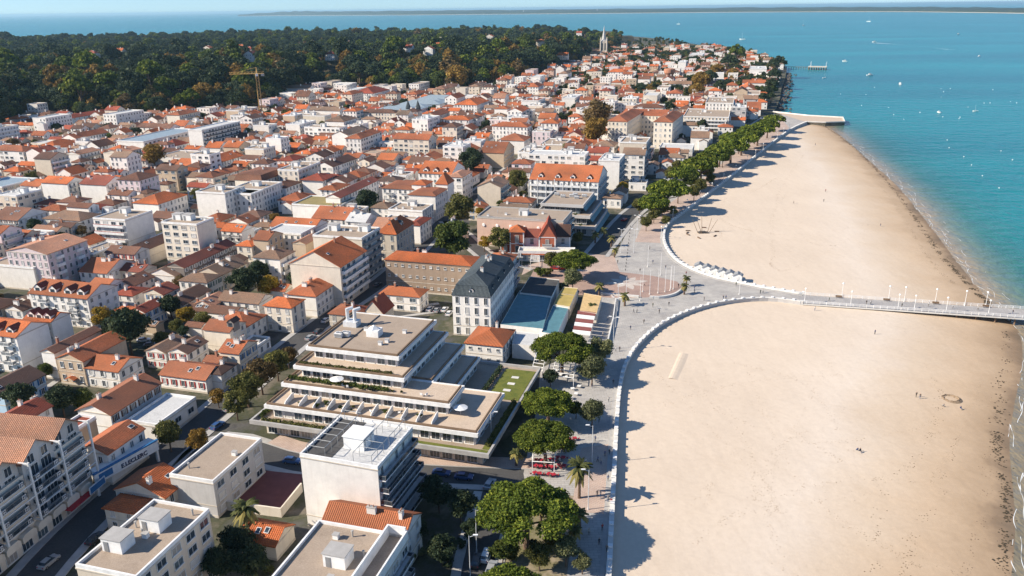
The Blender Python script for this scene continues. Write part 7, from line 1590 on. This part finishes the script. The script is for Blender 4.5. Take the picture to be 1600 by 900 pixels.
for i, (px, py) in enumerate([(838, 722), (845, 722), (860, 721), (866, 722), (838, 731), (845, 732), (856, 732), (862, 733), (874, 730), (881, 731), (836, 742), (843, 743), (858, 744), (865, 745), (880, 704), (888, 704), (872, 718), (880, 718), (890, 690), (898, 688)]):
    p = P(px, py); o = link('cafe_table', TBM, None, tuple(p), i); AUTO.append((tag(o, None, 'table'), 'red cafe table', None, (p.x, p.y)))
    for s in (-1, 1): o = link('cafe_chair', CHM[0 if i % 3 else 1], None, (p.x + s * .95, p.y + .1 * s, 0), s * R(-90) + R(180) * 0); AUTO.append((tag(o, None, 'chair'), ('red' if i % 3 else 'dark') + ' cafe chair', None, (p.x, p.y)))
    if i % 2 == 0: person(px + 2, py + 3, 'at the cafe tables', 'sit')
for i, (px, py) in enumerate([(868, 582), (876, 588), (884, 592), (880, 580), (890, 584), (895, 610), (900, 618), (892, 624), (900, 632), (905, 606)]): p = P(px, py); o = link('cafe_table', tbw, None, tuple(p), i); AUTO.append((tag(o, None, 'table'), 'white cafe table', None, (p.x, p.y)))
# ------------------------------------------------------------ boats, buoys, second jetty
bt = MB(); hull = [(-3.6, .9), (-3.2, 1.15), (0, 1.25), (2.2, .85), (3.8, .03)]
for (x0, w0), (x1, w1) in zip(hull, hull[1:]):
    for s in (-1, 1): bt.face([(x0, s * w0 * .6, -.3), (x1, s * w1 * .6, -.3), (x1, s * w1, .9 + .12 * max(0, x1)), (x0, s * w0, .9 + .12 * max(0, x0))], 0)
    bt.face([(x0, -w0, .8), (x1, -w1, .8), (x1, w1, .8), (x0, w0, .8)], 0)
bt.face([(-3.6, -.54, -.3), (-3.6, .54, -.3), (-3.6, .9, .9), (-3.6, -.9, .9)], 0); HULL = bt.mesh('hull', [M['white']]); cbm = MB(); cbm.box(-1.2, -.8, .8, 1.2, .8, 2.2, 0, bottom=True); cbm.box(-1.4, -.95, 2.2, 1.4, .95, 2.35, 0, bottom=True); cbm.box(-1.0, -.83, 1.4, 1.21, .83, 2.0, 1); CAB = cbm.mesh('cabin', [M['white'], M['glass']]); ms = MB(); ms.tube((.5, 0, .8), (.5, 0, 9), .07, .04, 6); ms.tube((.5, 0, 1.8), (-2.8, 0, 1.8), .05, .05, 5); MST = ms.mesh('mast', [M['white']])
for i, (px, py, s, k) in enumerate([(1359, 118, 2.2, 0), (1406, 132, 2.0, 0), (1320, 96, 2.0, 0), (1497, 54, 3.2, 0), (1357, 34, 6, 1), (1288, 122, 1.3, 1), (1366, 66, 2.6, 0), (1160, 62, 4, 1), (1255, 40, 5, 1), (1060, 38, 5, 1), (1530, 88, 1.5, 0), (1467, 176, 1.2, 0), (1524, 174, 1.2, 1)]):
    p = P(px, py, -3); o = thing('boat', None, 'boat', (p.x, p.y, -3.0), i * 1.3 if i != 6 else R(170)); o.scale = (s * .6,) * 3; link('hull', HULL, o); link('cabin', CAB, o) if k == 0 else link('mast', MST, o); AUTO.append((o, 'white motor boat with cabin' if k == 0 else 'white sailing boat with bare mast', None, (p.x, p.y)))
by = MB(); by.lathe([(.05, -.5), (.55, -.2), (.65, .1), (.5, .45), (.12, .65), (.06, 1.1), (.01, 1.15)], 10); BY = by.mesh('mooring_buoy', [M['white']]); brd = random.Random(3)
for (px, py) in [(1480, 219), (1483, 231), (1506, 245), (1518, 258), (1564, 236), (1582, 250), (1561, 294), (1535, 275)] + [(brd.uniform(1270, 1590), brd.uniform(135, 190)) for _ in range(22)]:
    p = P(px, py, -3); o = link('mooring_buoy', BY, None, (p.x, p.y, -3)); s = brd.uniform(.4, .75) if py < 200 else .6; o.scale = (s, s, s); AUTO.append((tag(o, None, 'buoy'), 'white mooring buoy', None, (p.x, p.y)))
def far_jetty():
    a, b = P(1229, 104, 1), P(1292, 105, 1); t = (b - a).normalized(); L = (b - a).length; k = a.length / FOC; root = thing('landing_jetty', 'distant wooden jetty with a broad landing stage on piles', 'jetty', (a.x, a.y, 0), math.atan2(t.y, t.x)); LMARK.append(('distant jetty', (b.x, b.y)))
    mb = MB(); mb.box(-10, -1.5, .4, L * .55, 1.5, 1.0, 0, bottom=True); mb.build('walkway', M['wood'], root); mb = MB(); mb.box(L * .55, -9, 1, L, 9, 2.0, 0, bottom=True); mb.build('landing_stage', WALL['stone'], root)
    pm = MB(); pm.tube((0, 0, -6), (0, 0, 1), .5, .5, 6); pme = pm.mesh('pile', [M['wood']])
    for i in range(10): link('pile', pme, root, (L * .55 * i / 9, 0, 0))
    for i in range(8):
        for y in (-8, 0, 8): link('pile', pme, root, (L * .57 + L * .41 * i / 7, y, 0))
    for x in (L * .6, L * .98):
        for y in (-7, 7): mb = MB(); mb.tube((x, y, 2), (x, y, 10), .25, .15, 6); mb.build('lamp_mast', M['white'], root)
    mb = MB(); n = 16
    for i in range(n + 1): x = L * .55 + L * .45 * i / n; mb.box(x - .08, -9, 2, x + .08, -8.85, 3.2, 0)
    mb.box(L * .55, -9, 3.1, L, -8.85, 3.25, 0, bottom=True); mb.build('railing', M['white'], root)
far_jetty()
# ------------------------------------------------------------ rocks, wrack, foam
def clump_mass(name, lines, n, size, spread, mat, label, cat, zf, flat=.35, seed=1):
    rd = random.Random(seed); mb = MB(); mb.uv = False
    for _ in range(n):
        ln = rd.choices(lines, [sum((b - a).length for a, b in zip(l, l[1:])) for l in lines])[0]; k = rd.randrange(len(ln) - 1); t = rd.random(); p = ln[k].lerp(ln[k + 1], t); tt = (ln[k + 1] - ln[k]).normalized(); off = rd.gauss(0, spread); x, y = p.x - tt.y * off, p.y + tt.x * off
        if noise2(x * .35, y * .35) < .42 and cat == 'seaweed': continue
        s = size * rd.uniform(.4, 1.3); m_ = rd.randint(5, 7); z = zf(x, y); an = rd.uniform(0, 6); ring = [(x + s * rd.uniform(.6, 1.1) * math.cos(an + 6.283 * q / m_), y + s * rd.uniform(.6, 1.1) * math.sin(an + 6.283 * q / m_) * .7, z - .1) for q in range(m_)]; top = [(x + (a - x) * .55, y + (b - y) * .55, z + s * flat * rd.uniform(.6, 1.2)) for a, b, _ in ring]
        for q in range(m_): mb.face([ring[q], ring[(q + 1) % m_], top[(q + 1) % m_], top[q]])
        mb.face(top)
    return stuff(mb.build(name, mat), label, cat)
def noise2(x, y): return .5 + .25 * math.sin(x * 1.7 + 2 * math.sin(y * .9)) + .25 * math.sin(y * 2.3 + 1.5 * math.sin(x * 1.1 + 1))
wr = [smooth_line([P(x, y, -2.5) for x, y in l], 4) for l in ([(1568, 505), (1575, 560), (1562, 600), (1556, 650), (1557, 690), (1566, 740), (1574, 790), (1568, 850), (1560, 905)], [(1574, 620), (1560, 680), (1566, 730), (1578, 790), (1573, 850), (1570, 905)], [(1288, 196), (1330, 226), (1380, 276), (1428, 338), (1468, 395), (1508, 438), (1548, 476)], [(1288, 196), (1330, 226), (1380, 276), (1428, 338), (1468, 395), (1508, 438), (1548, 476)])]
wr2 = [smooth_line([P(x, y, -1.3) for x, y in l], 4) for l in ([(1462, 650), (1445, 700), (1400, 745), (1378, 780), (1370, 840), (1366, 905)], [(1540, 690), (1545, 740), (1543, 790), (1528, 830), (1508, 905)], [(1495, 680), (1470, 760), (1430, 830), (1412, 905)], [(1330, 232), (1380, 292), (1420, 350), (1455, 405), (1490, 440)], [(1440, 560), (1470, 610), (1462, 650)])]
WK = plain('seaweed', (.055, .042, .025), .9)
clump_mass('seaweed', wr, 3600, .36, .75, WK, 'dark bands of seaweed washed up along the waterline', 'seaweed', lambda x, y: sand_height(x, y), .3, 2)
clump_mass('dry_seaweed', wr2, 1500, .22, .7, plain('dry_weed', (.16, .11, .07), .9), 'thin lines of dry weed and bits across the upper sand', 'seaweed', lambda x, y: sand_height(x, y), .2, 3)
tr_ = random.Random(31); trails = []
for _ in range(22):
    x0, y0, x1, y1 = tr_.uniform(985, 1500), tr_.uniform(500, 880), tr_.uniform(1000, 1540), tr_.uniform(510, 890)
    if _ > 13: x0, y0, x1, y1 = tr_.uniform(1060, 1250), tr_.uniform(260, 420), tr_.uniform(1150, 1450), tr_.uniform(240, 440)
    mx, my = (x0 + x1) / 2 + tr_.uniform(-60, 60), (y0 + y1) / 2 + tr_.uniform(-50, 50); q = smooth_line([P(a, b, -.6) for a, b in ((x0, y0), (mx, my), (x1, y1))], 10); trails.append([p for p in q])
trails = [t for t in trails if all(shore_dist(np.array([p.x]), np.array([p.y]))[0] > 6 for p in t)]
clump_mass('footprints', trails, 3400, .17, .45, plain('trodden_sand', (.34, .26, .185), .95), 'trails of footprints trodden across the dry sand', 'footprints', lambda x, y: sand_height(x, y) + .03, .10, 6)
rk = [[P(*p) for p in [(1208, 176), (1218, 160), (1223, 140), (1230, 124), (1231, 112)]]]
clump_mass('shore_rocks', rk, 420, 2.2, 5.0, plain('rock', (.10, .085, .075), .9), 'dark rocks at the foot of the point', 'rocks', lambda x, y: -2.6, .6, 4)
def foam():
    rd = random.Random(8); mb = MB(); mb.uv = False; m_, nt, b = _mat('sea_foam'); b.inputs['Base Color'].default_value = (.75, .77, .76, 1); b.inputs['Roughness'].default_value = .9
    for off, gap, wd in ((-.4, .36, .05), (-1.3, .48, .06), (-2.6, .56, .05), (-4.4, .64, .05), (-7, .78, .05)):
        ln = offset_line(SHORE, off); acc = []
        for k in range(len(ln) - 1):
            L = (ln[k + 1] - ln[k]).length; n = max(1, int(L / .7))
            for i in range(n): acc.append(ln[k].lerp(ln[k + 1], i / n))
        acc = [Vector((p.x + 1.3 * math.sin(i * .11 + off) + .5 * math.sin(i * .31), p.y, 0)) for i, p in enumerate(acc) if p.y < 620]
        for i in range(1, len(acc) - 1):
            if noise2(acc[i].x * .16 + off, acc[i].y * .16) < gap: continue
            w0 = wd * (.2 + 1.6 * noise2(acc[i].x * .5, acc[i].y * .5)); w1 = wd * (.2 + 1.6 * noise2(acc[i + 1].x * .5, acc[i + 1].y * .5)); t = (acc[i + 1] - acc[i]).normalized(); nn = Vector((-t.y, t.x, 0))
            a, c = acc[i], acc[i + 1]; mb.face([tuple(q) for q in ((a + nn * w0).to_tuple()[:2] + (-2.965,), (a - nn * w0).to_tuple()[:2] + (-2.965,), (c - nn * w1).to_tuple()[:2] + (-2.965,), (c + nn * w1).to_tuple()[:2] + (-2.965,))])
    stuff(mb.build('sea_foam', m_), 'thin white foam lines along the waterline', 'foam')
    mb = MB(); mb.uv = False; ln = smooth_line([P(x, y, -2.95) for x, y in [(1366, 67), (1390, 68.5), (1430, 72), (1480, 77), (1540, 86)]], 8)
    l1 = offset_line(ln, 7); l2 = offset_line(ln, -7)
    for L_ in (l1, ln, l2):
        for k in range(len(ln) - 8):
            w = 2.6 * (1 - k / len(ln)) + .3; a, c = L_[k], L_[k + 1]; mb.face([(a.x, a.y - w * 2, -2.95), (c.x, c.y - w * 2, -2.95), (c.x, c.y + w * 2, -2.95), (a.x, a.y + w * 2, -2.95)])
    stuff(mb.build('boat_wake', m_), 'white wake trailing behind a boat on the bay', 'wake')
foam()
# ------------------------------------------------------------ thin sea haze round the whole place
hz = MB(); hz.uv = False; hz.box(-99000, -400, -9, 99000, 99000, 130, 0, bottom=True)
hm = bpy.data.materials.new('haze'); hm.use_nodes = True; _t = hm.node_tree; _t.nodes.clear()
_v = _t.nodes.new('ShaderNodeVolumePrincipled'); _v.inputs['Color'].default_value = (.52, .82, 1.0, 1); _v.inputs['Density'].default_value = 3.4e-5; _v.inputs['Anisotropy'].default_value = 0.2
_o = _t.nodes.new('ShaderNodeOutputMaterial'); _t.links.new(_v.outputs[0], _o.inputs['Volume'])
stuff(hz.build('haze', hm), 'thin pale haze softening the far shore', 'haze')
# ------------------------------------------------------------ finish the labels of the many alike things
def relation(p, q):
    a, b = proj((p[0], p[1], 3)), proj((q[0], q[1], 3)); dx, dy = a[0] - b[0], (a[1] - b[1]) * 2.0
    if abs(dx) > abs(dy): return 'left of' if dx < 0 else 'right of'
    return 'in front of' if dy > 0 else 'behind'
groups = {}
for (o, look, noun, p) in AUTO:
    best = min(LMARK, key=lambda L: (L[1][0] - p[0]) ** 2 + (L[1][1] - p[1]) ** 2); rel = relation(p, best[1])
    groups.setdefault((look, best[0], rel), []).append(((best[1][0] - p[0]) ** 2 + (best[1][1] - p[1]) ** 2, o))
for (look, lm, rel), items in groups.items():
    items.sort(key=lambda q: q[0])
    for k, (_, o) in enumerate(items): o['label'] = f'{look}, {rel} the {lm}' if len(items) == 1 else f'{look}, {ordinal(k)} {rel} the {lm}'
    for _, o in items:
        if not o.get('group'): o['group'] = look + 's' if not look.endswith('s') else look
